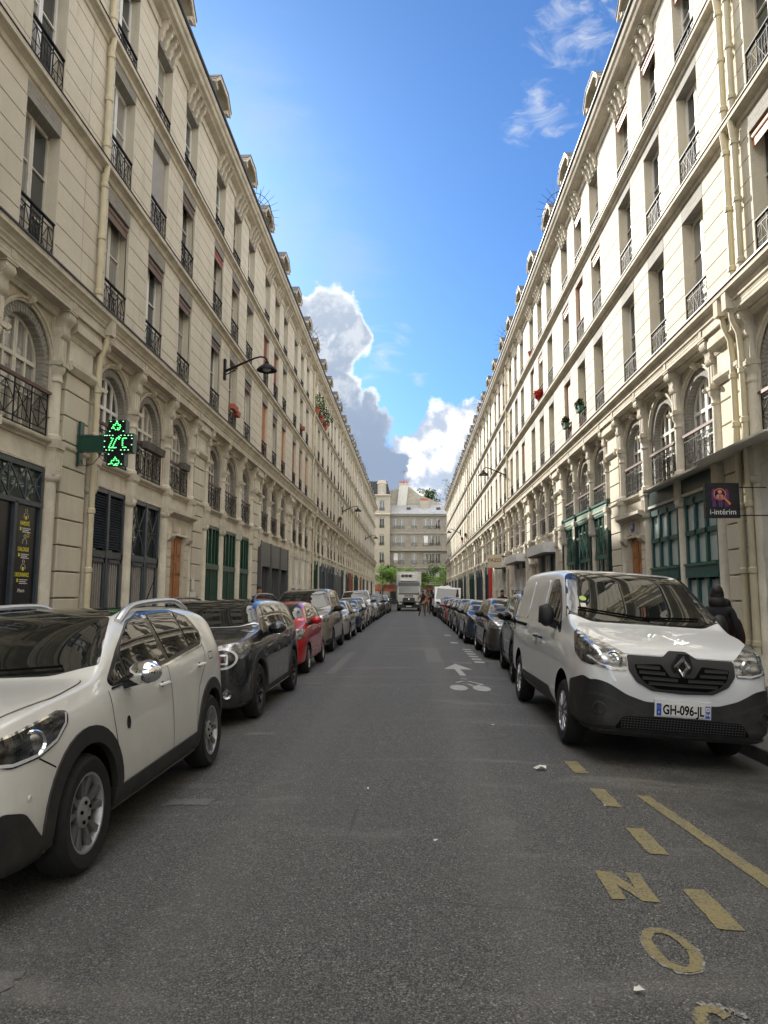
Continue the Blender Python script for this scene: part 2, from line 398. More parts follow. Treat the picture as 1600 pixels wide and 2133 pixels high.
road_paint('paint_yellow', (0.33, 0.28, 0.13), 0.80); road_paint('paint_line', (0.48, 0.48, 0.46), 0.92); road_paint('paint_ghost', (0.22, 0.215, 0.20), 0.56)
road_paint('paint_fleck', (0.40, 0.39, 0.35), 0.70)
mat('pavement', (0.13, 0.125, 0.115), 0.85, var=0.2, vs=1.2, fine=0.2, fs=160, bump=0.3, bs=150)
mat('granite', (0.13, 0.125, 0.115), 0.8, var=0.2, vs=5, fine=0.25, fs=120, bump=0.3, bs=90)

# ------------------------------------------------------------------ mesh helpers
class MB:
    """collects shapes, then links them as one mesh object"""
    def __init__(s): s.v = []; s.f = []; s.m = []; s.mats = []; s.sm = []
    def mi(s, name):
        if name not in s.mats: s.mats.append(name)
        return s.mats.index(name)
    def add(s, vs, fs, m, smooth=False):
        o = len(s.v); s.v += [tuple(v) for v in vs]; k = s.mi(m)
        for f in fs: s.f.append([i + o for i in f]); s.m.append(k); s.sm.append(smooth)
        return s
    def box(s, x0, x1, y0, y1, z0, z1, m):
        vs = [(x, y, z) for z in (z0, z1) for y in (y0, y1) for x in (x0, x1)]
        return s.add(vs, [(0, 2, 3, 1), (4, 5, 7, 6), (0, 1, 5, 4), (2, 6, 7, 3), (0, 4, 6, 2), (1, 3, 7, 5)], m)
    def prism(s, prof, y0, y1, m, axis='y', cap=True, smooth=False):
        """profile in the two axes other than `axis`, extruded along it"""
        n = len(prof)
        def p(a, b, t): return (a, t, b) if axis == 'y' else ((t, a, b) if axis == 'x' else (a, b, t))
        vs = [p(a, b, y0) for a, b in prof] + [p(a, b, y1) for a, b in prof]
        fs = [(i, (i + 1) % n, n + (i + 1) % n, n + i) for i in range(n)]
        if cap: fs += [tuple(range(n))[::-1], tuple(range(n, 2 * n))]
        return s.add(vs, fs, m, smooth)
    def bar(s, a, b, w, m, h=None):
        a = Vector(a); b = Vector(b); d = (b - a).normalized(); h = h or w
        up = Vector((1, 0, 0)) if abs(d.x) < 0.9 else Vector((0, 0, 1))
        p = d.cross(up).normalized() * w / 2; q = d.cross(p).normalized() * h / 2
        vs = [e + i * p + j * q for e in (a, b) for i, j in ((-1, -1), (1, -1), (1, 1), (-1, 1))]
        return s.add(vs, [(0, 1, 2, 3), (7, 6, 5, 4), (0, 4, 5, 1), (1, 5, 6, 2), (2, 6, 7, 3), (3, 7, 4, 0)], m)
    def tube(s, pts, r, m, n=8, cap=True):
        pts = [Vector(p) for p in pts]; vs = []; fs = []
        rr = r if isinstance(r, (list, tuple)) else [r] * len(pts)
        prev = None
        for i, p in enumerate(pts):
            d = (pts[min(i + 1, len(pts) - 1)] - pts[max(i - 1, 0)]).normalized()
            a = (prev - d * prev.dot(d)).normalized() if prev is not None else (d.orthogonal().normalized())
            prev = a; b = d.cross(a)
            vs += [p + (a * math.cos(2 * PI * k / n) + b * math.sin(2 * PI * k / n)) * rr[i] for k in range(n)]
        for i in range(len(pts) - 1):
            fs += [(i * n + k, i * n + (k + 1) % n, (i + 1) * n + (k + 1) % n, (i + 1) * n + k) for k in range(n)]
        if cap: fs += [tuple(range(n))[::-1], tuple(range((len(pts) - 1) * n, len(pts) * n))]
        return s.add(vs, fs, m, True)
    def lathe(s, prof, m, c=(0, 0, 0), axis='z', n=16, a0=0, a1=2 * PI, sy=1.0, cap=False):
        """profile of (radius, height) turned round an axis"""
        full = abs(a1 - a0 - 2 * PI) < 1e-6; k = n if full else n + 1
        vs = []
        for r, h in prof:
            for i in range(k):
                t = a0 + (a1 - a0) * i / n; x, y = r * math.cos(t), r * math.sin(t) * sy
                vs.append((c[0] + x, c[1] + y, c[2] + h) if axis == 'z' else
                          ((c[0] + h, c[1] + x, c[2] + y) if axis == 'x' else (c[0] + x, c[1] + h, c[2] + y)))
        fs = []
        for j in range(len(prof) - 1):
            for i in range(n if full else n):
                i2 = (i + 1) % k
                fs.append((j * k + i, j * k + i2, (j + 1) * k + i2, (j + 1) * k + i))
        return s.add(vs, fs, m, True)
    def ball(s, c, r, m, n=10, sc=(1, 1, 1)):
        vs = []; fs = []; h = n // 2 + 2
        for j in range(h + 1):
            p = PI * j / h
            for i in range(n):
                t = 2 * PI * i / n
                vs.append((c[0] + r * sc[0] * math.sin(p) * math.cos(t), c[1] + r * sc[1] * math.sin(p) * math.sin(t), c[2] + r * sc[2] * math.cos(p)))
        for j in range(h):
            fs += [(j * n + i, (j + 1) * n + i, (j + 1) * n + (i + 1) % n, j * n + (i + 1) % n) for i in range(n)]
        return s.add(vs, fs, m, True)
    def mesh(s, name):
        me = bpy.data.meshes.new(name)
        me.from_pydata([tuple(v) for v in s.v], [], s.f)
        for n in s.mats: me.materials.append(M[n])
        me.polygons.foreach_set('material_index', s.m); me.polygons.foreach_set('use_smooth', s.sm)
        bm = bmesh.new(); bm.from_mesh(me); bmesh.ops.recalc_face_normals(bm, faces=bm.faces); bm.to_mesh(me); bm.free()
        me.update()
        if any(s.sm) : me.set_sharp_from_angle(angle=math.radians(40))
        return me

def link(name, me, parent=None, loc=(0, 0, 0), rot=(0, 0, 0), kind=None):
    o = bpy.data.objects.new(name, me if not isinstance(me, MB) else me.mesh(name))
    COL.objects.link(o); o.location = loc; o.rotation_euler = rot
    if parent is not None: o.parent = parent
    if kind: o['kind'] = kind
    return o
def tag(o, label, cat, group=None):
    o['label'] = label; o['category'] = cat
    if group: o['group'] = group
    return o
def thing(name, label, cat, loc=(0, 0, 0), rot=(0, 0, 0), group=None):
    o = bpy.data.objects.new(name, None); COL.objects.link(o); o.location = loc; o.rotation_euler = rot
    o.empty_display_size = 0.1
    return tag(o, label, cat, group)
def text_mesh(name, s, size, m, extrude=0.001, align='CENTER', sx=1.0, bold=0.0):
    cu = bpy.data.curves.new(name, 'FONT'); cu.body = s; cu.size = size; cu.align_x = align; cu.align_y = 'CENTER'
    cu.extrude = extrude; cu.offset = bold; cu.resolution_u = 3
    ob = bpy.data.objects.new(name, cu); COL.objects.link(ob)
    dg = bpy.context.evaluated_depsgraph_get(); me = bpy.data.meshes.new_from_object(ob.evaluated_get(dg))
    bpy.data.objects.remove(ob)
    for v in me.vertices: v.co.x *= sx
    me.materials.clear(); me.materials.append(M[m]); me.name = name
    return me
def frame_rot(right, up):
    """euler for an object whose local x runs along `right` and local y along `up`"""
    r = Vector(right).normalized(); u = Vector(up).normalized(); n = r.cross(u)
    return Matrix((r, u, n)).transposed().to_euler()
# ------------------------------------------------------------------ the two long terraces
XL, XR = -6.42, 6.05
MOD = 7.8; BW = 15.6
YL0, YR0 = 12.9 - BW, 13.15 - BW          # y of the first building on either side
UC = [1.6, 3.9, 6.2]                       # window centres in a module
BC = [1.75, 3.9, 6.05]                     # ground floor and mezzanine bays
CU = [0.75, 2.75, 5.05, 7.05]              # columns
FL = [(7.20, 7.28, 9.83, 10.13, 10.45), (10.45, 10.50, 12.85, 13.15, 13.35), (13.35, 13.40, 15.50, 15.78, 16.12)]
HW = 0.57
def cached(fn, store={}):
    def w(*a):
        k = (fn.__name__, a)
        if k not in store: store[k] = fn(*a)
        return store[k]
    return w

@cached
def m_upper_wall():
    b = MB()
    for zb, zs, wt, lt, ztop in FL:
        for k in (0, 1):
            o = k * MOD
            e = [0] + [x for c in UC for x in (o + c - HW, o + c + HW)] if k == 0 else [MOD] + [x for c in UC for x in (o + c - HW, o + c + HW)]
            e.append(o + MOD)
            for i in range(0, len(e), 2): b.box(-0.4, -0.014, e[i], e[i + 1], zb, ztop, 'mortar')
            for c in UC:
                b.box(-0.4, -0.016, o + c - HW, o + c + HW, zb, zs, 'stone')
                b.box(-0.4, -0.015, o + c - HW, o + c + HW, lt, ztop, 'stone')
    b.box(-9.8, -0.42, 0.01, BW - 0.01, 0.0, 16.1, 'stone_low')
    # reveals: smooth plaster cheeks
    for zb, zs, wt, lt, ztop in FL:
        for o in (0, MOD):
            for c in UC:
                for s in (-1, 1):
                    u = o + c + s * HW
                    b.box(-0.395, 0.0012, min(u - s * 0.005, u + s * 0.02), max(u - s * 0.005, u + s * 0.02), zs + 0.002, wt - 0.002, 'stone')
    return b.mesh('upper_wall')
JO = [0.405 * i for i in range(-40, 60)]
def courses(zb, ztop, wt):
    """z limits of the stone courses of a storey, joints every 0.405 m, one of them level with the window head"""
    zz = [wt + 0.405 * i for i in range(-12, 12) if zb + 0.03 < wt + 0.405 * i < ztop - 0.03]
    return list(zip([zb] + zz, zz + [ztop]))
def stone_spans():
    """all the (u0, u1, z0, z1) of face stones in a building"""
    out = []
    for zb, zs, wt, lt, ztop in FL:
        lo, hi = zb, ztop
        for z0, z1 in courses(lo, hi, wt):
            for u0, u1 in ((0, UC[0] - HW), (UC[0] + HW, UC[1] - HW), (UC[1] + HW, UC[2] - HW), (UC[2] + HW, MOD + UC[0] - HW),
                           (MOD + UC[0] + HW, MOD + UC[1] - HW), (MOD + UC[1] + HW, MOD + UC[2] - HW), (MOD + UC[2] + HW, BW)):
                out.append((u0 + (0.0 if u0 else 0.006), u1 - (0.0 if u1 < BW else 0.006), z0 + 0.007, z1 - 0.007))
    return out
@cached
def m_stone(w, h):
    b = MB(); c = 0.004
    # slightly arrised face block, centred
    x0, x1 = -0.015, 0.0
    vs = [(x0, -w / 2, 0), (x0, w / 2, 0), (x0, w / 2, h), (x0, -w / 2, h),
          (x1, -w / 2 + c, c), (x1, w / 2 - c, c), (x1, w / 2 - c, h - c), (x1, -w / 2 + c, h - c)]
    b.add(vs, [(4, 5, 6, 7), (0, 1, 5, 4), (1, 2, 6, 5), (2, 3, 7, 6), (3, 0, 4, 7)], 'stone')
    return b.mesh('stone')
@cached
def m_stone_courses():
    b = MB(); c = 0.004
    for u0, u1, z0, z1 in stone_spans():
        vs = [(-0.015, u0, z0), (-0.015, u1, z0), (-0.015, u1, z1), (-0.015, u0, z1), (0, u0 + c, z0 + c), (0, u1 - c, z0 + c), (0, u1 - c, z1 - c), (0, u0 + c, z1 - c)]
        b.add(vs, [(4, 5, 6, 7), (0, 1, 5, 4), (1, 2, 6, 5), (2, 3, 7, 6), (3, 0, 4, 7)], 'stone')
    return b.mesh('stone_courses')
@cached
def m_pil_stone(h):
    b = MB(); c = 0.012; w = 0.95
    vs = [(0, -w / 2, 0), (0, w / 2, 0), (0, w / 2, h), (0, -w / 2, h), (0.075, -w / 2, 0), (0.075, w / 2, 0), (0.075, w / 2, h), (0.075, -w / 2, h),
          (0.087, -w / 2 + c, c), (0.087, w / 2 - c, c), (0.087, w / 2 - c, h - c), (0.087, -w / 2 + c, h - c)]
    b.add(vs, [(8, 9, 10, 11), (4, 5, 9, 8), (5, 6, 10, 9), (6, 7, 11, 10), (7, 4, 8, 11), (0, 1, 5, 4), (1, 2, 6, 5), (2, 3, 7, 6), (3, 0, 4, 7)], 'stone')
    return b.mesh('stone')
PZ = [0.05 + 0.475 * i for i in range(12)] + [5.62]
@cached
def m_pilaster(full):
    b = MB()
    b.box(-0.1, 0.02, -0.44, 0.44, 0.0, 6.6, 'mortar')
    if full:
        for z0, z1 in zip(PZ, PZ[1:]):
            b.box(0.015, 0.085, -0.475, 0.475, z0 + 0.012, z1 - 0.012, 'stone')
    # cap: moulded band, die, and the block that carries the entablature
    for prof in ([(0.0, 5.62), (0.12, 5.62), (0.17, 5.68), (0.20, 5.72), (0.20, 5.80), (0.0, 5.80)],
                 [(0.0, 6.22), (0.13, 6.22), (0.16, 6.30), (0.22, 6.34), (0.27, 6.36), (0.27, 6.50), (0.25, 6.52), (0.25, 6.64), (0.0, 6.70)]):
        b.prism(prof, -0.52, 0.52, 'stone_trim')
    b.box(0, 0.115, -0.475, 0.475, 5.80, 6.22, 'stone_low')
    b.box(0, 0.15, -0.50, 0.50, 0.0, 0.06, 'stone_low')
    return b.mesh('pilaster')
@cached
def m_cornice(which):
    b = MB()
    if which in (1, 2):
        z = 10.45 if which == 1 else 13.35
        prof = [(-0.02, z - 0.27), (0.035, z - 0.25), (0.05, z - 0.20), (0.05, z - 0.16), (0.11, z - 0.13), (0.15, z - 0.125), (0.18, z - 0.115), (0.18, z - 0.02), (-0.02, z + 0.01)]
        b.prism(prof, 0.0, BW, 'stone_trim')
        b.prism([(-0.02, z + 0.012), (0.2, z - 0.017), (0.2, z + 0.0), (-0.02, z + 0.03)], 0.001, BW - 0.001, 'zinc_dark')
    elif which == 0:
        prof = [(-0.05, 6.62), (0.31, 6.62), (0.31, 6.66), (0.295, 6.67), (0.295, 6.80), (0.325, 6.82), (0.325, 6.86), (0.36, 6.90), (0.36, 6.93),
                (0.40, 6.97), (0.45, 7.00), (0.45, 7.10), (-0.05, 7.2)]
        b.prism(prof, 0.0, BW, 'stone_trim')
        b.prism([(-0.02, 7.20), (0.475, 7.092), (0.475, 7.125), (-0.02, 7.24)], 0.001, BW - 0.001, 'zinc_dark')
        for o in (0, MOD):                                     # frieze panels between the columns
            for a, c in zip(CU, CU[1:]):
                b.box(0.29, 0.302, o + a + 0.12, o + c - 0.12, 6.70, 6.715, 'stone_low')
                b.box(0.29, 0.302, o + a + 0.12, o + c - 0.12, 6.765, 6.78, 'stone_low')
            for a in CU: b.box(0.29, 0.312, o + a - 0.06, o + a + 0.06, 6.67, 6.80, 'stone_trim')
        # inner architrave, seen from below
        b.prism([(-0.05, 6.5), (0.05, 6.5), (0.08, 6.56), (0.12, 6.58), (0.12, 6.62), (-0.05, 6.62)], 0.0, BW, 'stone_trim')
    else:
        prof = [(-0.02, 15.86), (0.04, 15.86), (0.06, 15.93), (0.06, 16.05), (0.25, 16.10), (0.29, 16.14), (0.38, 16.17), (0.41, 16.22), (0.41, 16.26), (0.47, 16.30), (0.50, 16.38), (0.50, 16.42), (-0.3, 16.50)]
        b.prism(prof, 0.0, BW, 'stone_trim')
        b.prism([(-0.3, 16.51), (0.54, 16.425), (0.56, 16.45), (0.56, 16.50), (-0.3, 16.58)], 0.001, BW - 0.001, 'zinc_dark')
    return b.mesh('cornice')
@cached
def m_roof():
    b = MB()
    b.prism([(0.2, 16.5), (-0.25, 16.55), (-1.35, 18.9), (-4.5, 19.7), (-9.8, 19.7), (-9.8, 16.1), (-0.3, 16.1)], 0.02, BW - 0.02, 'zinc_roof')
    for i in range(20):
        u = 0.4 + i * 0.78
        b.bar((-0.24, u, 16.58), (-1.34, u, 18.93), 0.03, 'zinc_roof')
    for u in (0.2,):
        b.box(-5.5, -1.2, u - 0.25, u + 0.25, 18.2, 20.6, 'stone_low')
        for i in range(5): b.lathe([(0.11, 0), (0.09, 0.4), (0.12, 0.42), (0.12, 0.5)], 'pot_red', (-2.0 - i * 0.6, u, 20.6), n=8)
    return b.mesh('roof')
@cached
def m_bracket():
    b = MB()
    b.prism([(0, 15.52), (0.05, 15.54), (0.07, 15.62), (0.11, 15.68), (0.09, 15.76), (0.13, 15.84), (0.20, 15.92), (0.22, 16.02), (0.22, 16.08), (0, 16.08)], -0.05, 0.05, 'stone_trim')
    b.box(0, 0.245, -0.065, 0.065, 16.02, 16.07, 'stone_trim')
    return b.mesh('bracket')
@cached
def m_lintel(f):
    zb, zs, wt, lt, zt = FL[f]; b = MB()
    b.box(-0.392, 0.006, -HW - 0.004, HW + 0.004, wt, lt, 'brick_grey')
    return b.mesh('lintel')
@cached
def m_window(f, style):
    """casement with two leaves; local origin at the sill centre"""
    zb, zs, wt, lt, zt = FL[f]; h = wt - zs; b = MB(); m = 'frame_white' if style == 0 else 'frame_bright'
    x0, x1 = -0.27, -0.21
    for s in (-1, 1):
        b.box(x0, x1, min(s * HW, s * (HW - 0.055)), max(s * HW, s * (HW - 0.055)), 0, h, m)
        b.box(x0 + 0.01, x1 + 0.012, min(s * 0.005, s * 0.06), max(s * 0.005, s * 0.06), 0.05, h - 0.05, m)
        for z in ((0.33, 0.66) if style == 0 else (0.62,)):
            b.box(x0 + 0.015, x1, min(s * 0.06, s * (HW - 0.055)), max(s * 0.06, s * (HW - 0.055)), h * z - 0.014, h * z + 0.014, m)
    b.box(x0, x1, -HW, HW, h - 0.06, h, m); b.box(x0, x1 + 0.02, -HW, HW, 0, 0.09, m)
    b.box(-0.38, -0.005, -HW + 0.006, HW - 0.006, -0.02, 0.012, 'stone_trim')
    return b.mesh('window')
@cached
def m_pane(f):
    zb, zs, wt, lt, zt = FL[f]; h = wt - zs; b = MB()
    b.box(-0.255, -0.245, 0.055, HW - 0.05, 0.08, h - 0.05, 'glass')
    return b.mesh('pane')
@cached
def m_blind(f, m, frac, inset):
    zb, zs, wt, lt, zt = FL[f]; h = wt - zs; b = MB(); z = h - 0.02
    while z > h * (1 - frac) + 0.05:
        b.prism([(inset, z - 0.048), (inset + 0.012, z - 0.045), (inset + 0.004, z)], -HW + 0.02, HW - 0.02, m); z -= 0.05
    b.box(inset - 0.008, inset, -HW + 0.02, HW - 0.02, h * (1 - frac), h, m)
    return b.mesh('roller_blind')
@cached
def m_blindroll(f, m):
    zb, zs, wt, lt, zt = FL[f]; h = wt - zs; b = MB()
    b.lathe([(0.0, -HW + 0.03), (0.075, -HW + 0.03), (0.075, HW - 0.03), (0.0, HW - 0.03)], m, (-0.09, 0, h - 0.1), 'y', 10)
    b.box(-0.06, -0.045, -HW + 0.03, HW - 0.03, h - 0.30, h - 0.14, m)
    b.bar((-0.05, HW - 0.05, h - 0.1), (-0.05, HW - 0.02, h * 0.32), 0.012, 'iron')
    return b.mesh('rolled_blind')
def rail_geo(b, w, h, x, m='iron', top='iron'):
    """wrought guard: handrail, two lower rails, uprights and the long diamond in each third"""
    b.box(x - 0.025, x + 0.03, -w, w, h - 0.03, h, top)
    for z in (h - 0.13, 0.14, 0.05): b.box(x - 0.008, x + 0.008, -w, w, z - 0.009, z + 0.009, m)
    n = 3; s = 2 * w / n
    for i in range(n + 1): b.bar((x, -w + i * s, 0.03), (x, -w + i * s, h), 0.018, m)
    for i in range(n):
        a = -w + i * s; c = a + s / 2
        z0, z1 = 0.14, h - 0.13; zm = (z0 + z1) / 2
        if i % 2 == 0:
            for p, q in (((a, zm), (c, z1)), ((c, z1), (a + s, zm)), ((a + s, zm), (c, z0)), ((c, z0), (a, zm))):
                b.bar((x, p[0], p[1]), (x, q[0], q[1]), 0.011, m)
            b.bar((x, c, z0), (x, c, z1), 0.011, m); b.bar((x, a, zm), (x, a + s, zm), 0.011, m)
        else:
            for k in (0.25, 0.5, 0.75): b.bar((x, a + s * k, z0), (x, a + s * k, z1), 0.011, m)
            b.bar((x, a, z0), (x, a + s, z1), 0.011, m); b.bar((x, a + s, z0), (x, a, z1), 0.011, m)
@cached
def m_rail(kind):
    b = MB()
    if kind == 0: rail_geo(b, HW + 0.0, 0.88, -0.03)
    elif kind == 1: rail_geo(b, HW + 0.0, 0.62, -0.03)
    else: rail_geo(b, 0.78, 0.80, 0.02, top='iron_brown'); b.box(0.0, 0.05, -0.86, 0.86, 0.79, 0.83, 'iron_brown')
    return b.mesh('railing')
# --- mezzanine
RA, RB, ZS = 0.86, 0.68, 5.50          # outer brick radius, glass radius, springing
@cached
def m_mezz_wall():
    b = MB(); N = 20
    for o in (0, MOD):
        for i, c in enumerate(BC):
            c += o
            ul = o + (0 if i == 0 else (CU[i])); ur = o + (MOD if i == 2 else CU[i + 1])
            # flat parts beside the arch, then the strip above it
            for a, d in ((ul, c - RA), (c + RA, ur)):
                b.add([(-0.02, a, 4.2), (-0.02, d, 4.2), (-0.02, d, 6.6), (-0.02, a, 6.6)], [(0, 1, 2, 3)], 'stone_trim')
            pts = [(c - RA * math.cos(PI * k / N), ZS + RA * math.sin(PI * k / N)) for k in range(N + 1)]
            vs = []
            for u, z in pts: vs += [(-0.02, u, z), (-0.02, u, 6.6)]
            b.add(vs, [(2 * k, 2 * k + 2, 2 * k + 3, 2 * k + 1) for k in range(N)], 'stone_trim')
            # archivolt moulding
            for r0, r1, n0, n1 in ((RA, RA + 0.05, -0.02, 0.02), (RA + 0.05, RA + 0.09, -0.02, 0.05)):
                vs = []
                for k in range(N + 1):
                    cs, sn = -math.cos(PI * k / N), math.sin(PI * k / N)
                    vs += [(n0, c + r0 * cs, ZS + r0 * sn), (n1, c + r0 * cs, ZS + r0 * sn), (n1, c + r1 * cs, ZS + r1 * sn), (n0, c + r1 * cs, ZS + r1 * sn)]
                b.add(vs, [(4 * k + q, 4 * k + (q + 1) % 4, 4 * k + 4 + (q + 1) % 4, 4 * k + 4 + q) for k in range(N) for q in range(4)], 'stone_trim')
            b.prism([(0, -0.16), (0.10, -0.12), (0.12, 0.02), (0.05, 0.10), (0, 0.12)], c - 0.07, c + 0.07, 'stone_trim') if False else None
            b.lathe([(0.02, -0.05), (0.075, -0.03), (0.08, 0.03), (0.03, 0.06)], 'stone_trim', (0.06, c, ZS + RA + 0.08), 'y', 10)
            b.prism([(-0.02, ZS + RA - 0.02), (0.07, ZS + RA), (0.10, ZS + RA + 0.12), (-0.02, ZS + RA + 0.16)], c - 0.055, c + 0.055, 'stone_trim')
    # moulded sill band and the shop lintel
    b.prism([(-0.4, 4.12), (0.03, 4.12), (0.05, 4.16), (0.10, 4.18), (0.12, 4.21), (0.12, 4.245), (-0.4, 4.26)], 0, BW, 'stone_trim')
    b.box(-0.4, 0.0, 0, BW, 3.74, 4.12, 'stone_low')
    b.prism([(0, 3.74), (0.02, 3.74), (0.02, 3.78), (0, 3.79)], 0, BW, 'stone_trim')
    return b.mesh('mezzanine_wall')
def arch_band(b, r0, r1, n0, n1, m, zb=4.25, N=20, c=0.0):
    """a band of constant width round the arched opening, closed down both jambs"""
    path = [(-1.0, None)] ; vs = []
    seq = [(-1, zb, True)] + [(-math.cos(PI * k / N), math.sin(PI * k / N), False) for k in range(N + 1)] + [(1, zb, True)]
    for cs, sn, foot in seq:
        for r, n in ((r0, n0), (r0, n1), (r1, n1), (r1, n0)):
            vs.append((n, c + r * cs, sn if foot else ZS + r * sn))
    L = len(seq) - 1
    b.add(vs, [(4 * k + q, 4 * k + (q + 1) % 4, 4 * k + 4 + (q + 1) % 4, 4 * k + 4 + q) for k in range(L) for q in range(4)], m)
@cached
def m_brick_arch():
    b = MB()
    arch_band(b, RB, RA + 0.002, -0.30, -0.045, 'brick_grey')
    # soldier bricks standing a little proud on the face of the ring
    N = 30
    for k in range(N):
        t0, t1 = PI * (k + 0.08) / N, PI * (k + 0.92) / N
        vs = []
        for n in (-0.045, -0.03):
            for r, t in ((RB + 0.01, t0), (RA - 0.01, t0), (RA - 0.01, t1), (RB + 0.01, t1)):
                vs.append((n, -r * math.cos(t), ZS + r * math.sin(t)))
        b.add(vs, [(4, 5, 6, 7), (0, 1, 5, 4), (1, 2, 6, 5), (2, 3, 7, 6), (3, 0, 4, 7)], 'brick_grey')
    for s in (-1, 1):
        z = 4.27
        i = 0
        while z < ZS - 0.03:
            w = 0.0 if i % 2 else 0.02
            u0, u1 = s * (RB + 0.012 + w), s * (RA - 0.01)
            b.box(-0.045, -0.03, min(u0, u1), max(u0, u1), z, z + 0.072, 'brick_grey'); z += 0.083; i += 1
    return b.mesh('brick_arch')
@cached
def m_arch_window(style):
    b = MB(); m = 'frame_white' if style == 0 else 'frame_bright'
    arch_band(b, RB - 0.06, RB + 0.01, -0.32, -0.25, m)
    def top(u): return ZS + math.sqrt(max(0.0, (RB - 0.05) ** 2 - u * u))
    for u, w in ((-0.33, 0.035), (0.33, 0.035), (-0.03, 0.035), (0.03, 0.035)):
        b.box(-0.315, -0.245, u - w / 2 - 0.008, u + w / 2 + 0.008, 4.26, top(u), m)
    b.box(-0.315, -0.24, -RB + 0.03, RB - 0.03, ZS - 0.035, ZS + 0.035, m)
    b.box(-0.315, -0.25, -RB + 0.03, RB - 0.03, 4.92, 4.95, m)
    b.box(-0.315, -0.24, -RB + 0.03, RB - 0.03, 4.26, 4.36, m)
    b.box(-0.42, -0.38, -1.0, 1.0, 4.1, 6.6, 'stone_low')
    return b.mesh('arched_window')
@cached
def m_arch_pane():
    b = MB(); N = 10; r = RB - 0.04
    pts = [(0.0, 4.3), (r, 4.3)] + [(r * math.cos(PI / 2 * k / N), ZS + r * math.sin(PI / 2 * k / N)) for k in range(N + 1)]
    b.prism([(-p[0], p[1]) for p in pts], -0.29, -0.28, 'glass', axis='x')
    return b.mesh('pane')
@cached
def m_column():
    b = MB(); n = 0.03
    b.box(-0.1, 0.022, -0.145, 0.145, 0.0, 6.62, 'stone_low')          # strip behind
    r = 0.108
    b.lathe([(0.15, 0.0), (0.15, 0.5), (0.135, 0.52), (0.135, 0.56), (r, 0.6), (r, 3.50), (0.15, 3.53), (0.165, 3.57), (0.165, 3.62), (0.14, 3.64)], 'stone_low', (n, 0, 0), n=14)
    b.box(n - 0.17, n + 0.14, -0.14, 0.14, 3.62, 4.08, 'stone_low')
    for u in (-0.07, 0.0, 0.07): b.box(n + 0.138, n + 0.148, u - 0.013, u + 0.013, 3.70, 4.0, 'stone_trim')
    b.box(n - 0.2, n + 0.15, -0.15, 0.15, 4.06, 4.10, 'stone_trim')
    b.box(n - 0.2, n + 0.17, -0.165, 0.165, 4.10, 4.25, 'stone_trim')
    b.lathe([(0.15, 4.25), (0.15, 4.32), (r, 4.36), (r - 0.012, 5.30), (r + 0.01, 5.31), (r + 0.02, 5.34), (r, 5.37), (r, 5.46), (0.14, 5.50), (0.155, 5.56), (0.155, 5.60), (0.11, 5.60)], 'stone_low', (n, 0, 0), n=14)
    b.box(n - 0.2, n + 0.165, -0.165, 0.165, 5.60, 5.68, 'stone_trim')
    for s in (-1, 1): b.lathe([(0.0, -0.02), (0.06, -0.02), (0.06, 0.02), (0.0, 0.02)], 'stone_trim', (n + 0.15, s * 0.17, 5.64), 'y', 10)
    b.box(n - 0.2, n + 0.10, -0.13, 0.13, 5.68, 6.30, 'stone_low')
    for u in (-0.06, 0.06): b.box(n + 0.098, n + 0.112, u - 0.02, u + 0.02, 5.75, 6.10, 'stone_trim')
    # console under the soffit, an S scroll seen from the side
    prof = [(0.0, 6.06), (0.10, 6.08), (0.17, 6.14), (0.195, 6.22), (0.18, 6.30), (0.20, 6.37), (0.24, 6.41), (0.28, 6.46), (0.285, 6.53), (0.27, 6.62), (0.0, 6.62)]
    b.prism(prof, -0.12, 0.12, 'stone_trim')
    for s in (-1, 1):
        for rr, x, z in ((0.085, 0.205, 6.50), (0.05, 0.205, 6.50), (0.06, 0.12, 6.17)):
            h = 0.015 if rr > 0.055 else 0.03
            b.lathe([(0.0, -h + s * 0.12), (rr, -h + s * 0.12), (rr, h + s * 0.12), (0.0, h + s * 0.12)], 'stone_trim', (x, 0, z), 'y', 12)
    b.box(-0.1, 0.30, -0.155, 0.155, 6.585, 6.625, 'stone_trim')
    return b.mesh('column')
